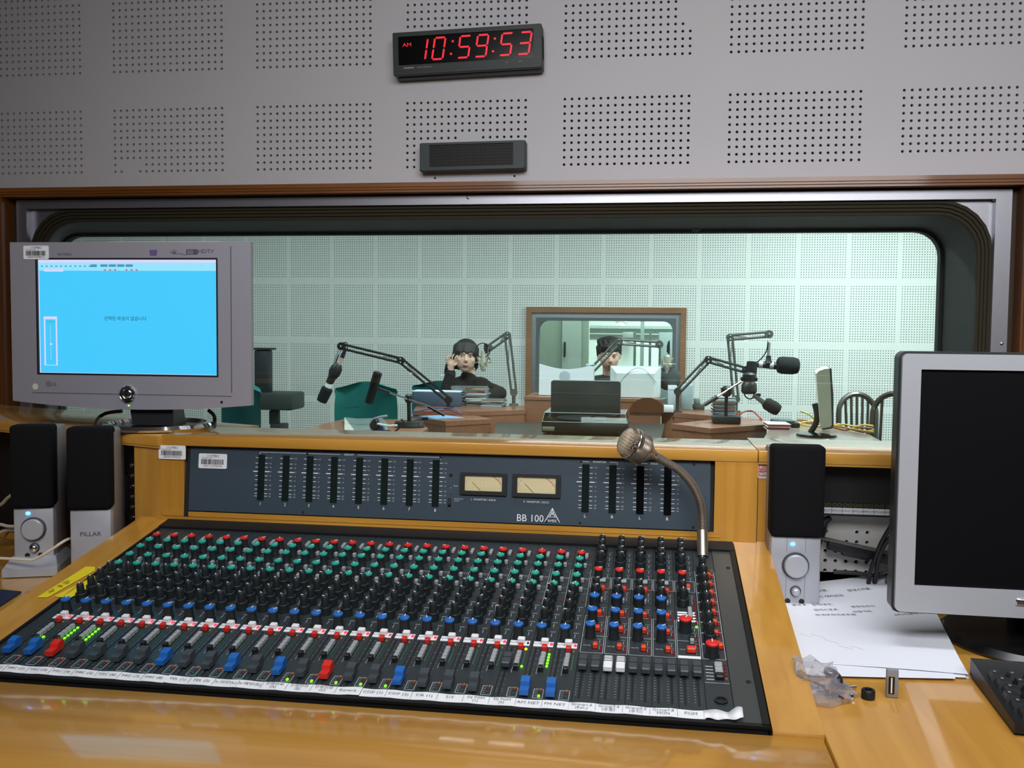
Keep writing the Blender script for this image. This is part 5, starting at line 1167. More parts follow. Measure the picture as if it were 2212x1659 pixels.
# ------------------------------------------------------------------ studio furniture
TZ = .72
EDGE = pm('desk_grey_edge', (96, 96, 92), .5)
GREEN = pm('teal_upholstery', (6, 104, 100), .85, scale=700, bump=.3, var=.12)
GREEND = pm('teal_upholstery_deep', (6, 88, 92), .85, scale=700, bump=.3, var=.12)
ARM = pm('boom_arm_black', (26, 30, 32), .4, .3); ARMG = pm('boom_arm_grey', (92, 96, 92), .4, .4); SPRING = pm('spring_steel', (178, 172, 150), .3, .8)
def deskpart(name, label, pts, z, drop, m_top=DESKW, m_side=None, edge=None, base=True):
    P = [atz(u, v, z) for u, v in pts]; A = sum(P[i].x*P[(i+1) % len(P)].y-P[(i+1) % len(P)].x*P[i].y for i in range(len(P)))
    if A < 0: P.reverse()
    c = sum(P, Vector())/len(P); t = thing(name, label, 'desk', (c.x, c.y, 0))
    poly = [(q.x-c.x, q.y-c.y) for q in P]
    mb = MB(); mb.prism(poly, z-.03, z); obj('desk_top', mb, m_top, t, angle=0)
    ins = [(x*.985, y*.985) for x, y in poly]
    mb = MB(); mb.prism(ins, z-drop, z-.03); obj('apron', mb, m_side or m_top, t, angle=0)
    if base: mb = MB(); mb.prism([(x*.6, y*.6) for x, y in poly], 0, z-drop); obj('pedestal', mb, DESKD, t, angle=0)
    return t
deskpart('studio_desk', 'reddish brown desk end carrying the black square-footed microphone stand', [(1450, 915.5), (1536, 925.5), (1658, 917), (1655, 906), (1598, 901), (1538, 906)], TZ, .16)
deskpart('studio_desk', 'reddish brown desk section under the silver computer, behind the square-footed stand', [(1428, 889), (1538, 898), (1600, 893), (1560, 885), (1462, 884)], .745, .2)
deskpart('studio_desk', 'reddish brown desk corner below the blue sheet, left of the turntable', [(889, 900), (963, 910), (1061, 905), (1030, 898), (930, 897)], TZ, .2)
deskpart('studio_desk', 'reddish brown desk section in front of the woman', [(893, 887), (985, 889), (1061, 888), (1135, 885), (1135, 876), (900, 876)], .745, .2)
deskpart('studio_desk', 'grey-edged round-cornered table carrying the headphones', [(662, 925), (658, 930), (664, 935), (700, 940), (800, 944), (895, 944), (925, 925), (890, 906), (745, 905), (700, 915)], TZ, .05, m_top=DESKW, m_side=EDGE)
deskpart('studio_table', 'brown table at the right carrying a monitor and yellow cables', [(1640, 962), (1800, 962), (1904, 953), (1878, 939), (1790, 915), (1672, 912)], TZ, .05, m_top=wood('greyish_table', (120, 104, 96), (142, 124, 114), .35, 'X', .4), m_side=EDGE)
deskpart('studio_desk', 'low dark desk section carrying the turntable in the middle of the studio', [(1063, 950), (1160, 956), (1425, 956), (1436, 915), (1072, 912)], TZ-.045, .3, m_top=pm('dark_desk_top', (52, 52, 50), .4), m_side=DESKD)
# raised brown riser in the middle
a = at(1133, 857, 3.72); b = at(1428, 861, 3.72)
t = thing('desk_riser', 'tall brown riser across the middle desk, behind the turntable', 'desk riser', ((a.x+b.x)/2, 3.72, 0))
hw = (b.x-a.x)/2; RZ = a.z
mb = MB(); mb.box(-hw, hw, 0, .03, .45, RZ-.02); obj('front_panel', mb, DESKW, t, angle=0)
mb = MB(); mb.box(-hw, hw, -.004, .5, RZ-.02, RZ); obj('top_board', mb, DESKW, t, angle=0)
for s_ in (-1, 1): mb = MB(); mb.box(s_*hw-.015*(1+s_), s_*hw+.015*(1-s_), .03, .5, 0, RZ-.02); obj('side_panel', mb, DESKW, t, angle=0)
mb = MB(); q0 = at(1408, 905, 3.70); N = 16
mb.prismy([(at(1398, 900, 3.71).x-t.location.x+.12*math.cos(math.pi*i/N), .80-.06+.10*math.sin(math.pi*i/N)) for i in range(N+1)], -.012, -.002); obj('round_cutout', mb, pm('dark_brown_arch', (84, 42, 18), .5), t, angle=0)

# office chairs
def office_chair(label, u0, u1, v0, v1, y, m, rz=0):
    a = at(u0, v0, y); b = at(u1, v1, y); w_ = (b.x-a.x)/2; zt = a.z; zb3 = b.z
    t = thing('office_chair', label, 'chair', ((a.x+b.x)/2, y, 0), (0, 0, rz), 'teal office chairs')
    mb = MB(); zb4 = min(zb3, .60); N = 14; rows = 9; V = []; F = []
    H = zt-zb4
    def half(tz):   # half width at height fraction
        return w_*(.80+.20*math.sin(math.pi*min(1, max(0, tz*.55+.28)))) if tz < .78 else w_*(.985*math.sqrt(max(0, 1-((tz-.78)/.235)**2.6))+.02)
    for side in (0, 1):
        for j in range(rows+8):
            tz = (j/(rows+7)); hwid = max(half(tz), w_*.45 if tz > .97 else 0)
            for i in range(N+1):
                s_ = -1+2*i/N; yy = .055*(s_*s_)*-1+(.045 if side else 0)*(1-s_**4)*math.sin(math.pi*min(1, .12+.88*(1-abs(2*tz-1)**4)))+.02
                zz = zb4+H*tz-(.05*H*abs(s_)**2.5 if tz > .9 else 0)
                V.append((hwid*s_, yy, zz))
    k = (rows+8)*(N+1)
    for side in (0, 1):
        for j in range(rows+7):
            for i in range(N):
                q = (side*k+j*(N+1)+i, side*k+j*(N+1)+i+1, side*k+(j+1)*(N+1)+i+1, side*k+(j+1)*(N+1)+i); F.append(q if side == 0 else q[::-1])
    for i in range(N): F.append((i+1, i, k+i, k+i+1)); e = (rows+7)*(N+1); F.append((e+i, e+i+1, k+e+i+1, k+e+i))
    for j in range(rows+7): F.append((j*(N+1), (j+1)*(N+1), k+(j+1)*(N+1), k+j*(N+1))); F.append((j*(N+1)+N+(N+1), j*(N+1)+N, k+j*(N+1)+N, k+(j+1)*(N+1)+N))
    mb.add(V, F); obj('backrest', mb, m, t, angle=60)
    mb = MB(); mb.bbox(-w_*.95, w_*.95, -.40, .04, .43, .50, .03, seg=3); obj('seat', mb, m, t)
    mb = MB(); mb.tube([(0, .06, zb4+.1), (0, .09, .55), (0, .02, .44), (0, -.15, .43)], .016, 8, smooth=4); obj('back_support', mb, BLACK, t)
    mb = MB(); mb.cyl((0, -.18, .08), (0, -.18, .43), .025, n=12); obj('gas_post', mb, BLACK, t)
    for k in range(5):
        a_ = 2*math.pi*k/5; mb = MB(); mb.tube([(0, -.18, .10), (.27*math.cos(a_), -.18+.27*math.sin(a_), .065)], [.022, .014], 8); leg = obj('leg', mb, BLACK, t)
        mb = MB(); c_ = (.27*math.cos(a_), -.18+.27*math.sin(a_), .028); mb.cyl((c_[0]-.012, c_[1], c_[2]), (c_[0]+.012, c_[1], c_[2]), .028, n=12); obj('castor', mb, BLACK, leg)
    return t
office_chair('teal upholstered chair behind the headphone table', 726, 862, 823, 912, 3.25, GREEN)
office_chair('teal chair half hidden behind the cyan-screen monitor', 470, 590, 828, 930, 2.95, GREEND, R_(-25))

# dark machine on a post behind the left chairs
y = 4.25; t = thing('equipment_trolley', 'dark grey machine on a post against the left part of the far wall', 'equipment stand', at(600, 905, y)*1); t.location.z = 0; o_ = t.location.copy(); DG = pm('machine_grey', (48, 56, 54), .5); DG2 = pm('machine_dark', (30, 36, 40), .5)
def lb(name, u0, u1, v0, v1, d0, d1, m, r=.012): a = at(u0, v0, y); b = at(u1, v1, y); mb = MB(); mb.bbox(a.x-o_.x, b.x-o_.x, d0, d1, b.z, a.z, r, seg=2); return obj(name, mb, m, t)
lb('column', 548, 579, 756, 850, 0, .10, DG2); lb('column_cap', 545, 585, 751, 756, -.01, .11, DG2, .004); lb('head_box', 560, 637, 847, 886, -.06, .22, DG, .02); lb('lower_post', 580, 600, 886, 918, 0, .06, DG2)
mb = MB(); p_ = at(590, 905, y); mb.cyl((p_.x-o_.x, .03, .05), (p_.x-o_.x, .03, p_.z), .03, n=12); obj('post', mb, DG2, t)
lb('foot_box', 585, 611, 916, 930, -.02, .12, DG2, .006); mb = MB(); mb.bbox(-.35, .2, -.2, .25, 0, .05, .01); obj('base', mb, DG2, t)
# foam microphone heads, boom arms -------------------------------------
def boom(label, y, base, elbow, tip, foot=None, m=ARM, w=.022, springs=(1, 1), clampz=TZ):
    """two-part anglepoise arm lying in the plane at depth y; base, elbow and tip as sight lines"""
    B, E_, T = at(*base, y), at(*elbow, y), at(*tip, y); t = thing('microphone_boom_arm', label, 'microphone arm', (B.x, y, clampz), group='sprung microphone arms')
    o = t.location.copy()
    def seg(name, a, b, sp_):
        d = (b-a).normalized(); n = Vector((-d.z, 0, d.x)); n = n if n.z > 0 else -n
        mb = MB()
        for k in (-1, 1): mb.tube([a+n*w*k*.7-o, b+n*w*k*.7-o], .0085, 8)
        s_ = obj(name, mb, m, t)
        if sp_:
            mb = MB(); p0 = b-d*(b-a).length*.02+n*w*.5; p1 = b-d*(b-a).length*.42-n*w*.4
            L = (p1-p0); nn = 40; u = L.normalized(); v1 = Vector((0, 1, 0)); v2 = u.cross(v1)
            mb.tube([p0+L*(k/nn)+(v1*math.cos(k*1.6)+v2*math.sin(k*1.6))*.0055-o for k in range(nn+1)], .0026, 5); obj('spring', mb, SPRING, t)
    seg('lower_arm', B, E_, springs[0]); seg('upper_arm', T, E_, springs[1])
    mb = MB(); mb.cyl(E_+Vector((0, -.014, 0))-o, E_+Vector((0, .014, 0))-o, .026, n=16); 
    for k in (-1, 1): mb.lathe([(.006, 0), (.006, .006), (.003, .009)], E_+Vector((0, -.014, .012*k))-o, (0, -1, 0), 8, 1)
    obj('elbow_joint', mb, [m, SPRING], t)
    mb = MB(); mb.cyl(T+Vector((0, -.016, 0))-o, T+Vector((0, .016, 0))-o, .028, n=16); mb.lathe([(.006, 0), (.006, .006), (.003, .009)], T+Vector((0, -.016, 0))-o, (0, -1, 0), 8, 1); obj('head_joint', mb, [m, SPRING], t)
    mb = MB(); mb.cyl(B+Vector((0, -.016, 0))-o, B+Vector((0, .016, 0))-o, .026, n=16); mb.cyl((0, 0, 0), Vector((0, 0, B.z-.02))-Vector((0, 0, o.z)), .013, n=10); obj('base_joint', mb, m, t)
    mb = MB(); mb.bbox(-.03, .03, -.03, .03, -.05, .012, .004); mb.cyl((0, -.01, -.09), (0, -.01, -.05), .007, n=8); obj('table_clamp', mb, m, t)
    return t
b1 = boom('black sprung microphone arm reaching left over the teal chair', 3.62, (969, 864), (866, 779), (738, 748), clampz=.745)
b2 = boom('grey sprung microphone arm folded upright beside the woman', 4.05, (1110, 848), (1096, 724), (1056, 752), m=ARMG, w=.026, clampz=.745)
b3 = boom('grey sprung microphone arm reaching right in front of the man', 3.98, (1258, 822), (1337, 738), (1424, 744), m=ARMG, clampz=RZ)
b4 = boom('grey sprung microphone arm standing upright at the right of the studio', 3.85, (1590, 862), (1577, 729), (1661, 722), m=ARMG, clampz=.745)
b5 = boom('dark sprung microphone arm rising from the silver computer towards the right', 3.74, (1464, 846), (1530, 777), (1612, 800), m=pm('boom_arm_mid', (52, 56, 54), .4, .3), clampz=.745)
def mic_thing(name, label, loc_, group=None): return thing(name, label, 'microphone', loc_, group=group)
# handheld microphone hanging from the first arm
y = 3.60; P = [at(u, v, y) for u, v in ((733, 757), (722, 786), (725, 800), (716, 818), (708, 838), (694, 868))]; o = P[0]
t = mic_thing('boom_microphone', 'slim microphone with a foam tip hanging from the left black arm', o)
mb = MB(); mb.cyl(P[0]-o, P[1]-o, .011, n=10); obj('drop_tube', mb, CHROME, t)
Q = [at(745, 757, y), at(739, 772, y), at(732, 790, y)]; mb = MB(); mb.cyl(Q[0]-o, Q[1]-o, .012, .016, n=10); mb.cyl(Q[1]-o, Q[2]-o, .014, n=10, m=1); mb.cyl(Q[2]-o, P[2]-o+Vector((.01, 0, 0)), .020, n=10); obj('plug', mb, [BLACK, pm('plug_pink', (190, 160, 150), .5)], t)
mb = MB(); d = (P[3]-P[2]).normalized(); mb.lathe([(.022, -.05), (.040, -.02), (.042, .02), (.028, .06), (.026, .10)], P[2]-o, d, 14); obj('clip', mb, BLACK, t)
mb = MB(); mb.cyl(P[3]-o, P[4]-o, .022, .024, n=14); mb.box(-.001, .001, -.001, .001, 0, .001); obj('body', mb, pm('mic_body', (40, 42, 46), .4), t)
mb = MB(); mb.cyl(P[3]+(P[4]-P[3])*.3-o, P[3]+(P[4]-P[3])*.95-o, .0235, .0250, n=14); obj('white_band', mb, WHITE, t)
mb = MB(); d = (P[5]-P[4]); mb.lathe([(.030, -.004), (.040, .008), (.038, d.length*.75), (.034, d.length*.98), (.02, d.length)], P[4]-o, d, 18); obj('foam_tip', mb, FOAM, t)
mb = MB(); mb.tube([at(746, 757, y)-o, at(752, 748, y)-o, at(748, 740, y)-o, at(738, 742, y)-o], .004, 6, smooth=5); obj('cable', mb, BLACK, t)
# table microphone on a short stand, left
y = 2.62; o = atz(884, 932, TZ); o.y = y; o = at(884, 932, y); o.z = TZ
t = mic_thing('table_microphone', 'fat black microphone on a round-footed stand in front of the teal chair', o)
mb = MB(); mb.lathe([(.088, 0), (.090, .006), (.080, .030), (.030, .034), (.001, .034)], (0, 0, .001), (0, 0, 1), 28); obj('foot', mb, BLACK, t)
top = at(883, 862, y); mb = MB(); mb.cyl((0, 0, .03), top-o, .012, n=12); mb.lathe([(.018, -.02), (.026, 0), (.022, .02), (.01, .03)], top-o, (0, 0, 1), 14); obj('post', mb, BLACK, t)
A_, B_ = at(842, 848, y-.02), at(925, 878, y-.02); C2 = at(960, 897, y-.02); mb = MB(); mb.cyl(A_-o, B_-o, .0055, n=10); obj('cross_bar', mb, CHROME, t); mb = MB(); mb.cyl(B_-o, C2-o, .009, n=10); obj('counterweight', mb, BLACK, t)
A_, B_ = at(817, 803, y-.03), at(796, 872, y-.03); d = (B_-A_); mb = MB(); mb.lathe([(.018, 0), (.026, .006), (.026, d.length*.4), (.024, d.length*.45), (.025, d.length*.97), (.016, d.length)], A_-o, d, 20); obj('body', mb, FOAM, t)
mb = MB(); mb.tube([at(812, 838, y-.03)-o, at(826, 843, y-.03)-o, at(842, 848, y-.02)-o], .010, 8); obj('swivel', mb, BLACK, t)
# table microphone stand with square foot, right
y = 3.30; o = at(1568, 913, y); o.z = TZ; hw = (at(1598, 910, y).x-at(1538, 910, y).x)/2
t = thing('microphone_stand', 'black stand with a square foot and chrome bar on the right desk end', 'microphone stand', o)
mb = MB(); mb.bbox(-hw, hw, -.07, .07, 0, .045, .008); obj('foot', mb, pm('foot_green_black', (20, 32, 30), .45), t)
top = at(1571, 846, y); mb = MB(); mb.cyl((0, 0, .04), (0, 0, top.z-o.z), .011, n=12); mb.lathe([(.020, -.03), (.034, -.01), (.034, .02), (.016, .035)], (0, 0, top.z-o.z), (0, 0, 1), 14); obj('post', mb, BLACK, t)
mb = MB(); k_ = at(1557, 839, y); mb.tube([(0, -.01, top.z-o.z+.01), k_-o], .006, 6); obj('wing_screw', mb, ARM, t)
A_, B_, C2 = at(1602, 824, y-.03), at(1550, 857, y-.03), at(1521, 875, y-.03); mb = MB(); mb.cyl(A_-o, B_-o, .0065, n=10); obj('cross_bar', mb, CHROME, t); mb = MB(); mb.cyl(B_-o, C2-o, .014, .012, n=12); obj('counterweight', mb, pm('weight_grey', (60, 62, 60), .4), t)
# cradle with downward microphone at the end of that bar
y = 3.24; o = at(1616, 830, y)
t = mic_thing('shock_mounted_microphone', 'black cradle and foam-tipped microphone pointing down to the right', o)
mb = MB(); A_, B_ = at(1618, 812, y), at(1618, 852, y); mb.lathe([(.024, 0), (.040, .012), (.036, .06), (.046, .075), (.048, .115), (.034, .13)], A_-o+Vector((0, 0, .02)), (B_-A_), 16); obj('cradle', mb, BLACK, t)
mb = MB(); a_ = at(1600, 818, y); b_ = at(1636, 818, y); mb.bbox(a_.x-o.x, b_.x-o.x, -.02, .02, a_.z-o.z-.014, a_.z-o.z+.010, .004); obj('clamp_bar', mb, BLACK, t)
A_, B_, C2 = at(1628, 852, y), at(1652, 869, y), at(1684, 888, y); mb = MB(); mb.cyl(A_-o, B_-o, .016, .022, n=12); obj('mic_body', mb, pm('mic_grey', (120, 122, 124), .35, .5), t)
d = C2-B_; mb = MB(); mb.lathe([(.024, -.006), (.038, .014), (.040, d.length*.7), (.032, d.length*.96), (.016, d.length)], B_-o, d, 18); obj('foam_tip', mb, FOAM, t)
mb = MB(); mb.tube([at(1606, 842, y)-o, at(1610, 856, y)-o, at(1620, 862, y)-o, at(1628, 858, y)-o], .004, 6, smooth=5); obj('cable', mb, BLACK, t)
mb = MB(); a_ = at(1632, 852, y); b_ = at(1643, 853, y); mb.bbox(a_.x-o.x, b_.x-o.x, -.015, .015, b_.z-o.z-.010, a_.z-o.z+.006, .004); obj('thumb_screw', mb, BLACK, t)
# upright black microphone on the fifth arm
y = 3.70; o = at(1623, 800, y); t = mic_thing('boom_microphone', 'upright black cylindrical microphone on the dark arm at the right', o)
A_, B_ = at(1625, 780, y), at(1622, 815, y); d = B_-A_; mb = MB(); mb.lathe([(.022, 0), (.034, .006), (.036, d.length*.5), (.034, d.length), (.02, d.length+.004)], A_-o, d, 20); obj('body', mb, BLACK, t)
mb = MB(); mb.cyl((-.03, 0, .0), (-.05, 0, 0), .012, n=8); obj('swivel', mb, BLACK, t)
# big foam microphone on the upright arm
y = 3.83; o = at(1662, 732, y); t = mic_thing('boom_microphone', 'large oval foam-covered microphone hanging from the upright right arm', o)
A_, B_ = at(1662, 740, y), at(1660, 778, y); mb = MB(); mb.cyl(A_-o, B_-o, .010, n=10); obj('drop_tube', mb, CHROME, t); mb = MB(); mb.lathe([(.016, -.03), (.018, .0), (.028, .02)], B_-o, (0, 0, -1), 12); obj('swivel', mb, BLACK, t)
A_, B_ = at(1633, 787, y), at(1680, 791, y); mb = MB(); mb.cyl(A_-o, B_-o, .020, .024, n=14); mb.cyl(A_+(B_-A_)*.12-o, A_+(B_-A_)*.30-o, .0235, n=14, m=1); mb.cyl(A_+(B_-A_)*.62-o, A_+(B_-A_)*.8-o, .0255, n=14, m=1); obj('body', mb, [BLACK, SILV], t)
c_ = at(1702, 790, y)-o; mb = MB(); A_ = at(1677, 788, y)-o; d = at(1727, 791, y)-o-A_; mb.lathe([(.030, 0), (.052, .012), (.058, .035), (.058, d.length*.72), (.050, d.length*.93), (.03, d.length)], A_, d, 22); obj('foam_cover', mb, FOAM, t)
mb = MB(); mb.tube([at(1659, 737, y)-o, at(1656, 757, y)-o, at(1646, 773, y)-o, at(1634, 783, y)-o], .004, 6, smooth=5); obj('cable', mb, BLACK, t)
# two condenser microphones in spider mounts
for (y, cu, cv, lab, tipu, foam) in ((4.02, 1044, 783, 'pale studio microphone in a wire spider mount beside the woman', (1055, 752), False), (3.96, 1441, 786, 'pale studio microphone in a wire spider mount at the right edge of the far window', (1426, 746), True)):
    o = at(cu, cv, y); t = mic_thing('spider_mounted_microphone', lab, o, 'pale microphones in spider mounts')
    SM = pm('pale_metal', (180, 178, 160), .4, .4); 
    mb = MB(); mb.lathe([(.006, -.085), (.016, -.08), (.018, -.02), (.022, 0), (.022, .05), (.012, .062)], (0, 0, 0), (0, 0, 1 if foam else -1), 16); obj('body', mb, SM, t)
    mb = MB()
    for k in range(8):
        a0, a1 = 2*math.pi*k/8, 2*math.pi*(k+1)/8; r0, r1 = ((.055, .022) if k % 2 else (.022, .055)); z0, z1 = ((.04, -.03) if k % 2 else (-.03, .04))
        mb.tube([(r0*math.cos(a0), r0*math.sin(a0), z0), (r1*math.cos(a1), r1*math.sin(a1), z1)], .0035, 5)
    obj('elastic_cords', mb, SM, t)
    mb = MB(); N = 20; mb.tube([(.058*math.cos(2*math.pi*k/N), .058*math.sin(2*math.pi*k/N), 0) for k in range(N+1)], .004, 6); obj('mount_ring', mb, SPRING, t)
    mb = MB(); T_ = at(*tipu, y)-o; mb.tube([T_, (T_.x*.8, 0, T_.z*.5), (.05, 0, .02)] if not foam else [T_, (T_.x, 0, 0.), (-.058, 0, 0)], .006, 7); obj('hanger', mb, ARMG, t)
    if foam:
        mb = MB(); mb.sph((.012, .01, -.10), (.085, .03, .085), 20); obj('pop_shield', mb, pm('pop_grey', (58, 64, 64), .8), t)
        mb = MB(); mb.tube([T_+Vector((.05, 0, 0)), T_+Vector((.06, 0, -.06)), (.01, 0, .16), (.0, 0, .08)], .006, 6, smooth=4); obj('cable', mb, BLACK, t)
    else:
        mb = MB(); N = 18; cc = at(1043, 757, y)-o; mb.tube([(cc.x+.052*math.cos(2*math.pi*k/N), 0, cc.z+.052*math.sin(2*math.pi*k/N)) for k in range(N+1)], .0035, 6); obj('cable_loop', mb, BLACK, t)
        mb = MB(); mb.cyl((cc.x+.02, 0, cc.z+.05), (cc.x+.02, 0, cc.z-.02), .012, n=8); obj('plug', mb, BLACK, t)

# turntable with clear lid, dark case behind it ---------------------------
y = 2.80; a = at(1170, 917, y); b = at(1356, 940, y); z0_ = TZ-.045
t = thing('turntable', 'black turntable under a clear lid in the middle of the studio', 'turntable', ((a.x+b.x)/2, y, z0_)); hw = (b.x-a.x)/2; zt_ = at(1260, 913, y).z-z0_
mb = MB(); mb.bbox(-hw, hw, 0, .36, .012, zt_, .006); obj('plinth', mb, pm('turntable_black', (22, 25, 26), .3), t)
for x in (-hw*.8, hw*.8):
    for yy in (.04, .32): mb = MB(); mb.cyl((x, yy, 0), (x, yy, .014), .02, n=12); obj('foot', mb, BLACK, t)
mb = MB(); mb.lathe([(.15, 0), (.152, .012), (.145, .016), (.001, .017)], (-.03, .18, zt_), (0, 0, 1), 36); obj('platter', mb, pm('platter', (70, 74, 76), .3, .5), t)
mb = MB(); mb.tube([(hw*.72, .28, zt_+.03), (hw*.62, .18, zt_+.03), (.03, .10, zt_+.025)], .006, 8); obj('tone_arm', mb, CHROME, t)
mb = MB(); mb.bbox(-hw+.005, -hw+.075, -.002, .002, zt_*.30, zt_*.62, .001); obj('badge', mb, pm('badge_gold', (150, 146, 120), .4), t)
CL = pane('clear_acrylic', (.86, .92, .91), .02); zl = at(1260, 893, y).z-z0_
mb = MB(); W3 = hw-.004; i3 = .012
V = [(-W3, .002, zt_+.001), (W3, .002, zt_+.001), (W3, .355, zt_+.001), (-W3, .355, zt_+.001), (-W3+i3, .012, zl), (W3-i3, .012, zl), (W3-i3, .345, zl), (-W3+i3, .345, zl)]
mb.add(V, [(0, 1, 5, 4), (1, 2, 6, 5), (2, 3, 7, 6), (3, 0, 4, 7), (4, 5, 6, 7)]); obj('lid', mb, CL, t, angle=0)
mb = MB(); 
for a_, b_ in ((V[4], V[5]), (V[5], V[6]), (V[4], V[7]), (V[0], V[1]), (V[0], V[4]), (V[1], V[5])): mb.tube([a_, b_], .0022, 5)
obj('lid_edges', mb, pm('acrylic_edge', (150, 176, 176), .2), t)
y = 3.18; a = at(1190, 823, y); b = at(1340, 890, y); t = thing('equipment_case', 'black upright box standing behind the turntable', 'equipment case', ((a.x+b.x)/2, y, z0_)); hw = (b.x-a.x)/2
mb = MB(); mb.bbox(-hw, hw, 0, .05, 0, a.z-z0_, .008); obj('body', mb, pm('case_black', (44, 48, 48), .3), t)
mb = MB(); zc = at(1260, 850, y).z-z0_; mb.box(-hw+.002, hw-.002, -.001, .001, zc-.002, zc+.002); obj('seam', mb, pm('seam_grey', (70, 78, 78), .5), t, angle=0)
mb = MB(); mb.bbox(-hw+.01, hw-.01, .002, .05, a.z-z0_, a.z-z0_+.006, .002); obj('top_lip', mb, pm('lip_grey', (120, 130, 128), .3), t)
# monitors on the riser
y = 3.86; a = at(1165, 786, y); b = at(1281, 857, y); t = thing('computer_monitor', 'white-backed monitor with a round emblem and a dipping top edge on the riser', 'monitor', ((a.x+b.x)/2, y, RZ), group='studio monitors seen from behind'); hw = (b.x-a.x)/2; h_ = a.z-RZ
N = 14; mb = MB(); mb.prismy([(-hw, .005), (hw, .005)]+[(hw-2*hw*i/N, h_-.035*math.sin(math.pi*i/N)) for i in range(N+1)], 0, .03); obj('rear_cover', mb, pm('white_plastic', (214, 218, 224), .4), t, angle=0)
mb = MB(); mb.lathe([(.038, 0), (.038, .001), (.033, .0015)], (-.01, 0, h_*.62), (0, -1, 0), 24); obj('emblem', mb, pm('emblem_grey', (170, 176, 184), .4), t)
mb = MB(); mb.bbox(hw*.72, hw*1.02, .0, .05, h_-.012, h_+.004, .003); mb.box(-hw+.01, hw+.006, .03, .05, .01, h_-.04); obj('screen_side', mb, pm('monitor_edge', (190, 196, 200), .4), t)
y = 3.84; a = at(1318, 790, y); b = at(1427, 861, y); t = thing('computer_monitor', 'pale grey monitor seen from behind, right of the white one on the riser', 'monitor', ((a.x+b.x)/2, y, RZ), group='studio monitors seen from behind'); hw = (b.x-a.x)/2; h_ = a.z-RZ
mb = MB(); mb.bbox(-hw, hw, .02, .045, .004, h_, .004); obj('bezel', mb, pm('mon_grey', (178, 186, 188), .4), t)
mb = MB(); mb.add([(-hw+.004, .02, .004), (hw-.004, .02, .004), (hw-.004, .02, h_-.004), (-hw+.004, .02, h_-.004), (-hw+.05, -.02, .004), (hw-.05, -.02, .004), (hw-.045, -.02, h_-.05), (-hw+.045, -.02, h_-.05)], [(4, 5, 6, 7), (0, 1, 5, 4), (1, 2, 6, 5), (2, 3, 7, 6), (3, 0, 4, 7)]); obj('rear_cover', mb, pm('mon_back', (196, 202, 202), .35, coat=.5), t, angle=0)
mb = MB(); N = 12; mb.tube([(-.10+.24*i/N, -.021-.0003, h_*.30+.14*math.sin(math.pi*(i/N*.8+.1))) for i in range(N+1)], .0022, 5); obj('cable_arch', mb, pm('arch_grey', (150, 160, 160), .5), t)
# silver computer, router box, small dark items on the right desk
y = 3.80; a = at(1443, 834, y); b = at(1462, 892, y); t = thing('computer_tower', 'small silver computer standing at the right end of the riser', 'computer', ((a.x+b.x)/2, y, .745)); hw = (b.x-a.x)/2
mb = MB(); mb.bbox(-hw, hw, 0, .25, 0, a.z-.745, .004); obj('case', mb, pm('tower_silver', (176, 186, 190), .4), t); mb = MB(); mb.box(-hw+.004, hw-.004, -.002, .001, a.z-.745-.022, a.z-.745-.006); obj('top_vent', mb, WHITE, t, angle=0)
a = at(1472, 832, 3.95); b = at(1496, 890, 3.95); mb = MB(); mb.bbox(a.x, b.x, 3.95, 4.2, .745, a.z, .004); tag(obj('computer_tower', mb, pm('tower_grey', (150, 166, 170), .45)), 'grey computer tower behind the dark arm at the right of the far window', 'computer')
mb = MB(); a = at(1434, 876, 3.70); b = at(1455, 889, 3.70); mb.bbox(a.x, b.x, 3.70, 3.78, .745, a.z, .004); tag(obj('white_box', mb, WHITE), 'small white box on the desk below the silver computer', 'box')
y = 4.0; a = at(1497, 877, y); b = at(1522, 888, y); t = thing('desk_device', 'low dark device on the back desk between the computer and the compact disc stack', 'device', ((a.x+b.x)/2, y, .745)); hw = (b.x-a.x)/2
mb = MB(); mb.bbox(-hw, hw, 0, .1, 0, .035, .006); obj('body', mb, pm('device_dark', (70, 78, 74), .5), t); mb = MB(); mb.bbox(-hw*.8, hw*.3, .02, .1, .035, .075, .006); obj('upper_box', mb, pm('device_grey', (130, 146, 142), .5), t)
# stacks of compact discs: each case its own thing
CDC = [pm('cd_%d' % k, c, .25) for k, c in enumerate(((60, 62, 66), (180, 186, 190), (120, 60, 58), (206, 206, 200), (86, 96, 104), (150, 150, 150), (210, 150, 60), (70, 90, 120)))]
def cd_stack(u, v, y, n, group, labels, seed, th=.0105):
    rg = random.Random(seed); c = at(u, v, y)
    for k in range(n):
        mb = MB(); w3, d3 = .071, .0625
        mb.bbox(-w3, w3, -d3, d3, .0003, th-.0006, .0008, seg=1); mb.box(-w3-.0002, -w3+.010, -d3-.0003, d3, .0012, th-.0016, 1)
        mb.box(-w3+.004, w3-.004, -d3-.0004, d3, .0028, th-.0032, 2)
        o = obj('compact_disc_case', mb, [pm('case_clear', (150, 160, 164), .15, coat=.6), BLACK, rg.choice(CDC)], loc=(c.x+rg.uniform(-.008, .008), y+rg.uniform(-.01, .01), c.z+th*k), rot=(0, 0, rg.uniform(-.08, .08)), angle=0)
        tag(o, labels(k, n), 'CD case', group)
ordn = ['bottom', 'second', 'third', 'fourth', 'fifth', 'sixth', 'seventh', 'eighth', 'ninth', 'tenth', 'eleventh', 'twelfth']
def lab_from(where): return lambda k, n: ('bottom disc case of the %s' % where) if k == 0 else ('top disc case of the %s' % where) if k == n-1 else '%s disc case from the bottom of the %s' % (ordn[k], where)
p_ = at(1563, 899, 3.62); cd_stack(1563, 899, 3.62, 12, 'discs stacked behind the square-footed stand', lab_from('stack behind the square-footed stand'), 3)
zdesk = .745
cpos = at(1055, 877, 3.92)
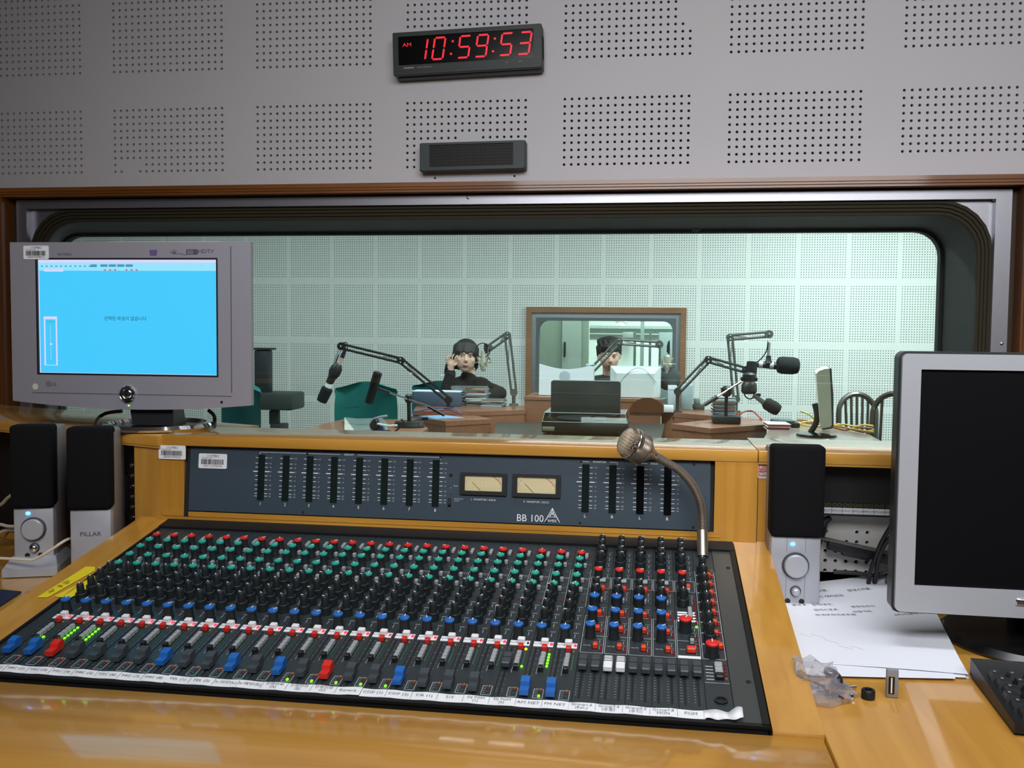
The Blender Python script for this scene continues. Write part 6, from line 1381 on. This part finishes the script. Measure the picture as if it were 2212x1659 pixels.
def stack_at(u, y, n, z, group, where, seed, th=.0105):
    c = at(u, 880, y); rg = random.Random(seed)
    for k in range(n):
        mb = MB(); w3, d3 = .076, .0625
        mb.bbox(-w3, w3, -d3, d3, .0003, th-.0006, .0008, seg=1); mb.box(-w3+.004, w3-.004, -d3-.0004, d3, .0028, th-.0032, 1)
        o = obj('compact_disc_case', mb, [pm('case_clear', (150, 160, 164), .15), rg.choice(CDC)], loc=(c.x+rg.uniform(-.012, .012), y+rg.uniform(-.008, .008), z+th*k), rot=(0, 0, rg.uniform(-.1, .1)), angle=0)
        tag(o, lab_from(where)(k, n), 'CD case', group)
stack_at(1002, 4.00, 12, zdesk, 'discs in the left stack before the woman', 'left stack before the woman', 4, .0112)
stack_at(1031, 3.96, 12, zdesk, 'discs in the middle stack before the woman', 'middle stack before the woman', 5, .0114)
stack_at(1066, 3.94, 5, zdesk, 'discs in the short stack before the woman', 'short stack before the woman', 6, .0105)
# dark folder standing on edge behind the left microphone, sheets
a = at(893, 846, 3.80); b = at(995, 888, 3.80); mb = MB(); mb.bbox(a.x, b.x, 3.80, 3.86, .745, a.z, .006); tag(obj('file_box', mb, pm('file_blue_grey', (70, 84, 104), .5)), 'blue-grey file box standing under the black arm, left of the discs', 'file box')
P = [at(u, v, 3.84) for u, v in ((893, 838), (995, 838))]; mb = MB(); mb.box(P[0].x, P[1].x, 3.80, 3.95, P[0].z-.006, P[0].z); tag(obj('paper_pad', mb, PAPER), 'white pad lying on top of the blue-grey file box', 'paper'); bpy.data.objects['paper_pad'].location.z = at(893, 846, 3.80).z-P[0].z+.006
P = [atz(u, v, TZ+.002) for u, v in ((905, 899), (940, 904.5), (1003, 902.5), (960, 896.5))]; mb = MB(); mb.prism([(q.x, q.y) for q in P], TZ, TZ+.003); tag(obj('blue_folder', mb, pm('pale_blue', (120, 160, 196), .6), angle=0), 'pale blue sheet lying on the brown desk corner', 'folder')
for pts, m, lab in (([(915, 893), (945, 888), (970, 886), (985, 891), (997, 896)], pm('cable_red', (170, 30, 36), .5), 'red cable arching over the pale blue sheet'), ([(890, 892), (925, 884), (965, 881), (985, 886), (996, 895)], pm('cable_blue', (50, 90, 160), .5), 'blue cable arching behind the red one on the desk corner')):
    mb = MB(); mb.tube([Vector((0, 0, 0))+at(u, v, 3.25-.04*i) for i, (u, v) in enumerate(pts)], .0036, 7, smooth=6)
    tag(obj('audio_cable', mb, m), lab, 'cable')
a = at(891, 893, 3.0); mb = MB(); d_ = at(912, 893, 3.0)-a; mb.cyl((0, 0, 0), d_, .013, n=12); mb.cyl(d_, d_*1.6, .010, n=10, m=1); o = obj('cable_connector', mb, [CHROME, BLACK], loc=a); o.location.z = TZ+.013; tag(o, 'chrome cable connector at the end of the red cable on the desk corner', 'connector')
# silver tray and headphones on the round-cornered table
def tp(u, v, dz=0): q = atz(u, v, TZ); return Vector((q.x, q.y, TZ+dz))
c = tp(790, 928); t = thing('foil_tray', 'shiny silver packet lying open on the round-cornered table', 'packet', c)
P = [tp(744, 906, .02), tp(748, 931, .004), tp(768, 934, .004), tp(836, 929, .006), tp(838, 912, .012), tp(824, 905, .05), tp(770, 904, .055), tp(745, 903, .06)]
P = [at(744, 901, 2.85), tp(768, 934, .003), tp(836, 931, .003), tp(838, 918, .004), at(826, 903, 2.9), at(770, 904, 2.9)]
mb = MB(); L = [q-c for q in P]; mb.add(L, [(0, 1, 5), (1, 2, 4, 5), (2, 3, 4)]); 
o = obj('sheet', mb, pm('foil_silver', (170, 180, 180), .25, .6, bump=.5, scale=40), t, angle=0); md = o.modifiers.new('solid', 'SOLIDIFY'); md.thickness = .002
P2 = [at(744, 901, 2.84), tp(744, 931, .003), tp(768, 934, .003)]; mb = MB(); mb.add([q-c for q in P2], [(0, 1, 2)]); o = obj('side_flap', mb, pm('foil_pale', (206, 206, 196), .4, .3), t, angle=0); md = o.modifiers.new('solid', 'SOLIDIFY'); md.thickness = .002
c = tp(825, 932); t = thing('headphones', 'headphones with blue ear pads and white band on the round-cornered table', 'headphones', c)
for (u, v, m) in ((810, 917, BLACK), (820, 929, pm('ear_blue', (40, 60, 120), .6))):
    q = at(u, v, c.y) - c; mb = MB(); mb.lathe([(.028, -.012), (.034, -.004), (.034, .008), (.026, .016), (.01, .018)], q, (-.5, -.8, .3), 18); obj('ear_cup', mb, m, t)
mb = MB(); mb.tube([at(u, v, c.y)-c for u, v in ((800, 914), (806, 906), (820, 901), (836, 898))], .006, 8, smooth=5); obj('head_band', mb, SILV, t)
mb = MB(); mb.tube([at(u, v, c.y-.02)-c for u, v in ((810, 924), (815, 916), (826, 918), (840, 920), (858, 919))], .006, 8, smooth=5); obj('head_band', mb, WHITE, t)
mb = MB(); mb.tube([at(u, v, c.y-.02)-c for u, v in ((820, 932), (838, 931), (850, 933), (862, 925), (872, 912), (866, 906))], .005, 7, smooth=5); obj('cord', mb, BLACK, t)
# right-hand table: monitor in profile, cables, devices, books
c = atz(1765, 943, TZ); t = thing('computer_monitor', 'thin beige monitor seen almost edge-on on the right table', 'monitor', (c.x, c.y, TZ), group='studio monitors seen from behind')
yy = c.y
def l3(u, v): q = at(u, v, yy); return q.x-c.x, q.z-TZ
N = 10; out = [l3(1763, 808), l3(1770, 801), l3(1782, 797), l3(1792, 796), l3(1795, 850), l3(1797, 918), l3(1794, 922), l3(1775, 926), l3(1772, 920), l3(1768, 870)]
mb = MB(); n_ = len(out); V = [(x, 0+.0*x, z) for x, z in out]+[(x+.05, .36, z) for x, z in out]
mb.add(V, [(i, (i+1) % n_, n_+(i+1) % n_, n_+i) for i in range(n_)]+[tuple(reversed(range(n_))), tuple(range(n_, 2*n_))]); obj('rear_cover', mb, pm('beige_back', (206, 206, 184), .4), t, angle=0)
out2 = [l3(1792, 796), l3(1796, 796), l3(1800, 850), l3(1801, 920), l3(1797, 926), l3(1776, 929), l3(1775, 926), l3(1794, 922), l3(1797, 918), l3(1795, 850)]
mb = MB(); n_ = len(out2); V = [(x, -.001, z) for x, z in out2]+[(x+.05, .361, z) for x, z in out2]; mb.add(V, [(i, (i+1) % n_, n_+(i+1) % n_, n_+i) for i in range(n_)]+[tuple(reversed(range(n_))), tuple(range(n_, 2*n_))]); obj('front_bezel', mb, pm('dark_bezel', (60, 62, 60), .4), t, angle=0)
mb = MB(); P = [l3(1768, 875), l3(1773, 900), l3(1770, 920), l3(1758, 940)]; mb.tube([(x, .12, z) for x, z in P], .016, 8, smooth=4); obj('stand_neck', mb, BLACK, t)
mb = MB(); mb.lathe([(.105, 0), (.107, .005), (.10, .012), (.03, .018), (.001, .018)], (0, .02, 0), (0, 0, 1), 36); obj('stand_base', mb, pm('glossy_black', (18, 22, 22), .1), t)
YC = [pm('cable_yellow', (196, 168, 70), .5), pm('cable_tan', (170, 126, 70), .5), pm('cable_orange', (166, 92, 60), .5)]
names_y = ['yellow cable lying nearest the front of the bundle on the right table', 'tan cable in the bundle behind the edge-on monitor', 'orange cable in the bundle behind the edge-on monitor', 'yellow cable looping highest at the left of the bundle', 'yellow cable running farthest right towards the wooden chairs']
for k in range(5):
    rg = random.Random(30+k); P = []
    for i in range(9):
        t_ = i/8; u = 1722+t_*(165 if k != 3 else 90); v = (906 if k == 3 else 918)+t_*(20-2*k)+rg.uniform(-2, 2)-(8*math.sin(t_*math.pi*2) if k == 3 else 4*math.sin(t_*5+k))
        q = atz(u, min(v, 938), TZ); P.append((q.x, min(q.y, 3.55), TZ+.008+.012*abs(math.sin(t_*6+k*1.3))+(.05*max(0, .25-t_)*4 if k == 3 else 0)))
    mb = MB(); mb.tube(P, .0055, 6, smooth=5); tag(obj('bundled_cable', mb, YC[(0, 1, 2, 0, 0)[k]]), names_y[k], 'cable', 'bundle of cables on the right table')
y = 3.10; a = at(1671, 909, y); b = at(1728, 932, y); t = thing('equipment_case', 'low black ribbed case on the right table beside the cables', 'case', ((a.x+b.x)/2, y, TZ)); hw = (b.x-a.x)/2
mb = MB(); mb.bbox(-hw, hw, 0, .18, 0, a.z-TZ-.01, .006); obj('body', mb, pm('ribbed_black', (26, 34, 34), .45), t)
for k in range(7): mb = MB(); mb.bbox(-hw+.01+k*(2*hw-.02)/7, -hw+.01+(k+.6)*(2*hw-.02)/7, -.006, .0, .012, a.z-TZ-.03, .002); obj('rib', mb, BLACK, t)
mb = MB(); mb.bbox(-hw+.002, hw-.03, .01, .16, a.z-TZ-.01, a.z-TZ, .003); obj('lid', mb, pm('lid_grey', (60, 78, 80), .4), t)
P = [tp(1657, 931), tp(1706, 934), tp(1700, 925), tp(1657, 922)]; c = sum(P, Vector())/4
for k, (m, h0, h1, lab) in enumerate(((pm('book_red', (150, 60, 62), .6), 0, .018, 'red-edged book at the bottom of the pair beside the brown desk end'), (pm('book_red2', (166, 80, 80), .6), .018, .034, 'red-edged pale book on top of the pair beside the brown desk end'))):
    mb = MB(); hw = (at(1704, 930, c.y).x-at(1657, 930, c.y).x)/2; mb.box(-hw, hw, -.09, .09, h0+.002, h1-.002); mb.box(-hw-.004, hw+.004, -.094, .094, h0, h0+.002, 1); mb.box(-hw-.004, hw+.004, -.094, .094, h1-.002, h1, 1)
    tag(obj('book', mb, [m, pm('book_cover', (214, 210, 206), .6)], loc=(c.x, c.y+.05, TZ), rot=(0, 0, .05*k), angle=0), lab, 'book', 'pair of books on the right table')
mb = MB(); mb.tube([tp(1590, 903, .01), tp(1608, 899, .03), tp(1625, 898, .03), tp(1638, 903, .012), tp(1645, 908, .006)], .005, 7, smooth=6); tag(obj('audio_cable', mb, MATS['cable_red']), 'dark red cable arching over the right desk end beside the stand', 'cable')
# wooden chairs with arched, slatted backs
CHW = wood('dark_chair_wood', (40, 38, 32), (66, 58, 46), .35, 'Z', .5)
def arch_chair(label, u, v_top, w_, y, rz, slats):
    p_ = at(u, v_top, y); t = thing('wooden_chair', label, 'chair', (p_.x, y, 0), (0, 0, rz), 'arched wooden chairs'); H = p_.z; hs = .46
    N = 18; mb = MB(); mb.tube([(-w_, 0, hs)]+[(-w_*math.cos(math.pi*k/N)*(1-.06*math.sin(math.pi*k/N)), .05*(.4+.6*math.sin(math.pi*k/N)), H-w_*.95+w_*.95*math.sin(math.pi*k/N)) for k in range(N+1)]+[(w_, 0, hs)], .019, 8); obj('back_bow', mb, CHW, t)
    for k in range(slats):
        x = -w_*.62+w_*1.24*k/(slats-1); zt = H-w_*.95+w_*.93*math.sqrt(max(0, 1-(x/w_)**2))
        mb = MB(); mb.tube([(x*.85, .0, hs), (x, .045, zt)], .010, 7); obj('slat', mb, CHW, t)
    mb = MB(); mb.bbox(-w_*1.05, w_*1.05, -.38, .03, hs-.035, hs, .015, seg=3); obj('seat', mb, CHW, t)
    for sx_ in (-1, 1):
        for yy in (-.33, -.01): mb = MB(); mb.tube([(sx_*w_*.9, yy, hs-.03), (sx_*w_*1.02, yy+(.03 if yy > -.1 else -.03), 0)], [.019, .014], 8); obj('leg', mb, CHW, t)
    return t
arch_chair('dark wooden chair with an arched slatted back, left of the three at the right', 1855, 852, .125, 4.15, R_(4), 5)
arch_chair('dark wooden chair with an open arched back, middle of the three at the right', 1925, 851, .125, 3.6, R_(-38), 2)
arch_chair('dark wooden chair half hidden by the right monitor', 1985, 870, .125, 3.0, R_(-75), 4)
# ------------------------------------------------------------------ people
SKIN = pm('skin', (216, 176, 154), .5, var=.04, scale=30); HAIR = pm('black_hair', (34, 30, 30), .6, scale=200, bump=.4); BLK = pm('black_sweater', (24, 26, 28), .9, scale=300, bump=.3, var=.15); NAVY = pm('dark_jacket', (38, 42, 50), .8); LIP = pm('lips', (184, 116, 108), .45); EYEW = pm('eye_white', (226, 224, 220), .3); EYEB = pm('eye_dark', (24, 18, 16), .2)
TROU = pm('dark_trousers', (34, 36, 44), .85)
def cap(mb, a, b, ra, rb, n=12):
    a = Vector(a); b = Vector(b); mb.sph(a, ra, n); mb.sph(b, rb, n); mb.cyl(a, b, ra, rb, n)
def skinned(name, mb, mats, parent, vox, smooth=6, paint=None):
    me = mb.mesh(name, mats, 0); o = bpy.data.objects.new(name, me)
    r = o.modifiers.new('r', 'REMESH'); r.mode = 'VOXEL'; r.voxel_size = vox; r.use_smooth_shade = True
    s_ = o.modifiers.new('s', 'SMOOTH'); s_.factor = .5; s_.iterations = smooth
    me2 = baked(o); bpy.data.objects.remove(o); me2.materials.clear()
    for q in mats: me2.materials.append(q)
    if paint:
        for f in me2.polygons: f.material_index = paint(f.center)
    else:
        for f in me2.polygons: f.material_index = 0
    me2.shade_smooth(); me2.name = name
    o2 = bpy.data.objects.new(name, me2); link(o2, parent); return o2
def ell(mb, c, r, n=16, M=None): mb.sph(c, r, n, M=M)
def head(mb, c, M, s=1.):
    """head of about 0.22 m, centred on c, looking along -y before M"""
    def P(x, y, z): return Vector(c)+M @ Vector((x*s, y*s, z*s))
    ell(mb, P(0, .012, .022), (.074*s, .090*s, .090*s), 20, M)           # cranium
    ell(mb, P(0, -.012, -.030), (.067*s, .070*s, .078*s), 18, M)         # face
    ell(mb, P(0, -.030, -.078), (.036*s, .036*s, .034*s), 14, M)         # chin
    for x in (-1, 1): ell(mb, P(.034*x, -.050, -.024), (.026*s, .022*s, .024*s), 12, M); ell(mb, P(.078*x, .010, -.018), (.008*s, .018*s, .028*s), 10, M)
    cap(mb, P(0, -.078, .010), P(0, -.093, -.022), .008*s, .0115*s, 10); ell(mb, P(0, -.086, -.030), (.016*s, .009*s, .007*s), 10, M)
    ell(mb, P(0, -.0755, -.056), (.020*s, .009*s, .0045*s), 10, M); ell(mb, P(0, -.0735, -.063), (.016*s, .009*s, .0045*s), 10, M)
    ell(mb, P(0, -.068, .022), (.050*s, .018*s, .010*s), 12, M)          # brow
    return P
def eyes(P, M, parent, s=1.):
    for x in (-1, 1):
        mb = MB(); ell(mb, P(.030*x, -.0745, .004), (.0120*s, .0056*s, .0044*s), 12, M); e = obj('eye', mb, EYEW, parent, angle=60)
        mb = MB(); ell(mb, P(.030*x-.001, -.0792, .004), (.0048*s, .0026*s, .0044*s), 10, M); obj('iris', mb, EYEB, e, angle=60)
        mb = MB(); mb.tube([P(.030*x+dx, -.0785+.05*abs(dx), .0088-18*dx*dx) for dx in (-.012, -.006, 0, .006, .012)], .0013*s, 5); obj('eyelash', mb, HAIR, parent)
        mb = MB(); mb.tube([P(.030*x+dx, -.079-.004*(1-abs(dx)/.016), .0245-abs(dx)*.22) for dx in (-.016, -.008, 0, .008, .016)], .0015*s, 6); obj('eyebrow', mb, HAIR, parent)
# woman in black, listening with a hand at her ear
HY = 4.28
hc = at(1006, 768, HY)
W1 = thing('person', 'woman in a black top with dark fringed hair, one hand raised to her ear', 'person', (hc.x+.02, HY+.05, 0))
o = W1.location.copy(); c = hc-o
Mh = (Euler((R_(4), R_(4), R_(14)), 'XYZ')).to_matrix()
mb = MB(); P = head(mb, c, Mh, 1.1)
sh = c.z-.235                                                        # shoulder level
cap(mb, (c.x, .03, c.z-.06), (0, .04, sh+.02), .046, .052)           # neck
TL = [((0, .035, sh-.02), .105), ((0, .03, sh-.16), .125), ((0, .05, sh-.32), .120), ((0, .07, .56), .135)]
def torso(mb, g):
    for (a, ra), (b, rb) in zip(TL, TL[1:]):
        for s_ in (-.075, .075): cap(mb, (a[0]+s_, a[1], a[2]), (b[0]+s_, b[1], b[2]), ra*.80+g, rb*.80+g, 14)
    cap(mb, (-.125, .04, sh-.03), (.125, .04, sh-.03), .062+g, .062+g, 14)
# raised arm on the left of the picture, resting arm on the right
elbL = at(967, 838, HY-.02)-o; wrL = at(974, 803, HY-.045)-o; shL = Vector((-.165, .04, sh-.035))
elbR = at(1080, 850, HY-.02)-o; shR = Vector((.165, .04, sh-.035)); wrR = Vector((elbR.x-.20, -.24, .775))
def arms(mb, g, cuff=True):
    cap(mb, shL, elbL, .052+g, .042+g); cap(mb, elbL, wrL, .040+g, .030+g); cap(mb, shR, elbR, .052+g, .042+g); cap(mb, elbR, wrR, .042+g, .030+g)
def legs(mb, g):
    for s_ in (-1, 1): cap(mb, (s_*.09, .05, .53), (s_*.11, -.36, .50), .085+g, .065+g); cap(mb, (s_*.11, -.36, .50), (s_*.11, -.34, .09), .058+g, .042+g); cap(mb, (s_*.11, -.33, .045), (s_*.11, -.45, .035), .040+g, .033+g)
torso(mb, 0); arms(mb, 0); legs(mb, 0)
# hand by the ear: palm, four bent fingers, thumb
pal = at(974.5, 787, HY-.05)-o; cap(mb, wrL, pal, .023, .025); ell(mb, pal+Vector((0, -.004, .006)), (.031, .016, .034), 14)
for k, (du, l1, l2_) in enumerate(((-.029, .026, .016), (-.0098, .034, .019), (.0098, .035, .019), (.029, .029, .015))):
    a = pal+Vector((du, -.006, .022)); b = a+Vector((du*.12+.002, -.012, l1)); d = b+Vector((.012, .010, l2_)); cap(mb, a, b, .0072, .0068, 8); cap(mb, b, d, .0068, .0060, 8)
a = pal+Vector((.028, -.006, -.006)); b = a+Vector((.020, .004, .016)); cap(mb, a, b, .0105, .0095, 8); cap(mb, b, b+Vector((.012, .010, .018)), .0095, .008, 8)
# other hand resting on the desk
h0 = wrR; h1 = wrR+Vector((-.07, -.02, -.008)); cap(mb, h0, h1, .026, .028)
for k in range(4): a = h1+Vector((-.012, .022-.015*k, 0)); b = a+Vector((-.032, 0, .004)); cap(mb, a, b, .009, .0085, 8); cap(mb, b, b+Vector((-.022, 0, -.012)), .0085, .0078, 8)
a = h1+Vector((.012, -.026, 0)); cap(mb, a, a+Vector((-.024, -.02, .0)), .010, .009, 8)
lipc = P(0, -.084, -.060)
Minv = Mh.inverted()
def paintW(q):
    l = Minv @ (Vector(q)-c)
    return 1 if (l.y < -.070 and abs(l.x) < .020 and -.074 < l.z < -.058) else 0
skinned('body', mb, [SKIN, LIP], W1, .0037, 2, paintW)
eyes(P, Mh, W1, 1.05)
mb = MB(); torso(mb, .012); 
cap(mb, shL, elbL, .064, .054); cap(mb, elbL, wrL+(elbL-wrL)*.08, .052, .040); cap(mb, shR, elbR, .064, .054); cap(mb, elbR, wrR+(elbR-wrR)*.05, .054, .040)
cap(mb, (c.x*.5, .035, sh+.02), (c.x*.8, .03, sh+.075), .072, .058, 14)          # high collar
skinned('black_top', mb, [BLK], W1, .010, 6)
mb = MB(); legs(mb, .010); skinned('trousers', mb, [TROU], W1, .012, 5)
# hair: bob with a fringe
mb = MB()
ell(mb, P(0, .020, .030), (.094, .106, .094), 20, Mh); 
for x in (-1, 1):
    for k in range(4): cap(mb, P(.070*x, .034-.010*k, .05), P(.081*x, .036-.012*k, -.045-.012*(3-k)), .020, .013, 10)
for k in range(11):
    x = -.066+.0132*k; cap(mb, P(x*.85, -.045, .088-.15*abs(x)), P(x, -.084+.42*abs(x)**1.05, .030+.006*math.sin(k*2.)), .016, .0105, 8)
for k in range(5): cap(mb, P(-.06+.03*k, .07, .05), P(-.07+.035*k, .085, -.09), .03, .024, 10)
skinned('hair', mb, [HAIR], W1, .0055, 3)
# long lock of hair falling behind the raised hand
mb = MB(); mb.tube([P(-.080, .05, -.03), P(-.115, .05, -.08), P(-.125, .06, -.14)], [.024, .012], 8, smooth=4); obj('hair_lock', mb, HAIR, W1)
t = office_chair('teal chair the woman sits on, showing beside her shoulder', 892, 1010, 822, 880, 4.52, GREEND)
# man looking down behind the monitors
HY2 = 4.42; hc = at(1316, 765, HY2)
W2 = thing('person', 'man with short dark hair looking down behind the monitors', 'person', (hc.x+.01, HY2+.06, 0)); o = W2.location.copy(); c = hc-o
Mh = (Euler((R_(16), R_(-3), R_(8)), 'XYZ')).to_matrix(); mb = MB(); P = head(mb, c, Mh, 1.06); sh = c.z-.245
cap(mb, (c.x, .03, c.z-.07), (0, .05, sh+.02), .055, .062)
TL = [((0, .045, sh-.02), .115), ((0, .04, sh-.16), .135), ((0, .06, sh-.32), .130), ((0, .08, .56), .140)]
shL = Vector((-.185, .05, sh-.035)); shR = Vector((.185, .05, sh-.035)); elbL = Vector((-.25, -.05, sh-.30)); elbR = Vector((.25, -.05, sh-.30)); wrL = Vector((-.13, -.22, .80)); wrR = Vector((.13, -.22, .80))
def torso2(mb, g):
    for (a, ra), (b, rb) in zip(TL, TL[1:]):
        for s_ in (-.085, .085): cap(mb, (a[0]+s_, a[1], a[2]), (b[0]+s_, b[1], b[2]), ra*.82+g, rb*.82+g, 14)
    cap(mb, (-.14, .05, sh-.03), (.14, .05, sh-.03), .066+g, .066+g, 14)
torso2(mb, 0); arms(mb, 0); legs(mb, 0)
for s_, wr in ((-1, wrL), (1, wrR)):
    h1 = wr+Vector((-.02*s_, -.075, -.012)); cap(mb, wr, h1, .028, .031)
    for k in range(4): a = h1+Vector((-.026+.017*k, -.018, 0)); b = a+Vector((0, -.034, .003)); cap(mb, a, b, .0098, .009, 8); cap(mb, b, b+Vector((0, -.022, -.012)), .009, .008, 8)
    a = h1+Vector((-.03*s_, .01, 0)); cap(mb, a, a+Vector((-.022*s_, -.026, 0)), .011, .009, 8)
Minv2 = Mh.inverted(); c2 = c.copy()
def paintM(q): l = Minv2 @ (Vector(q)-c2); return 1 if (l.y < -.070 and abs(l.x) < .022 and -.072 < l.z < -.055) else 0
skinned('body', mb, [SKIN, LIP], W2, .008, 4, paintM); eyes(P, Mh, W2, 1.06)
mb = MB(); torso2(mb, .013); cap(mb, shL, elbL, .066, .056); cap(mb, elbL, wrL, .054, .042); cap(mb, shR, elbR, .066, .056); cap(mb, elbR, wrR, .054, .042); cap(mb, (0, .05, sh+.01), (c.x*.6, .04, sh+.05), .078, .068, 14)
skinned('jacket', mb, [NAVY], W2, .012, 6)
mb = MB(); legs(mb, .012); skinned('trousers', mb, [TROU], W2, .012, 5)
mb = MB(); ell(mb, P(0, .020, .036), (.086, .098, .086), 20, Mh); rg = random.Random(8)
for k in range(60):
    a_ = rg.uniform(0, 6.28); r0 = rg.uniform(.02, .078); x, yq = r0*math.cos(a_), r0*math.sin(a_)*1.1; zt = .112-6*r0*r0; cap(mb, P(x, yq+.015, zt-.02), P(x*1.22, yq*1.15+.012, zt+.004), .020, .011, 8)
for k in range(9): x = -.06+.015*k; cap(mb, P(x*.9, -.052, .080-.2*abs(x)), P(x, -.080+.35*abs(x), .046), .015, .010, 8)
for x in (-1, 1): cap(mb, P(.076*x, .015, .05), P(.080*x, .004, -.012), .018, .009, 8)
skinned('hair', mb, [HAIR], W2, .006, 5)
bpy.data.scenes.remove(_tmp)
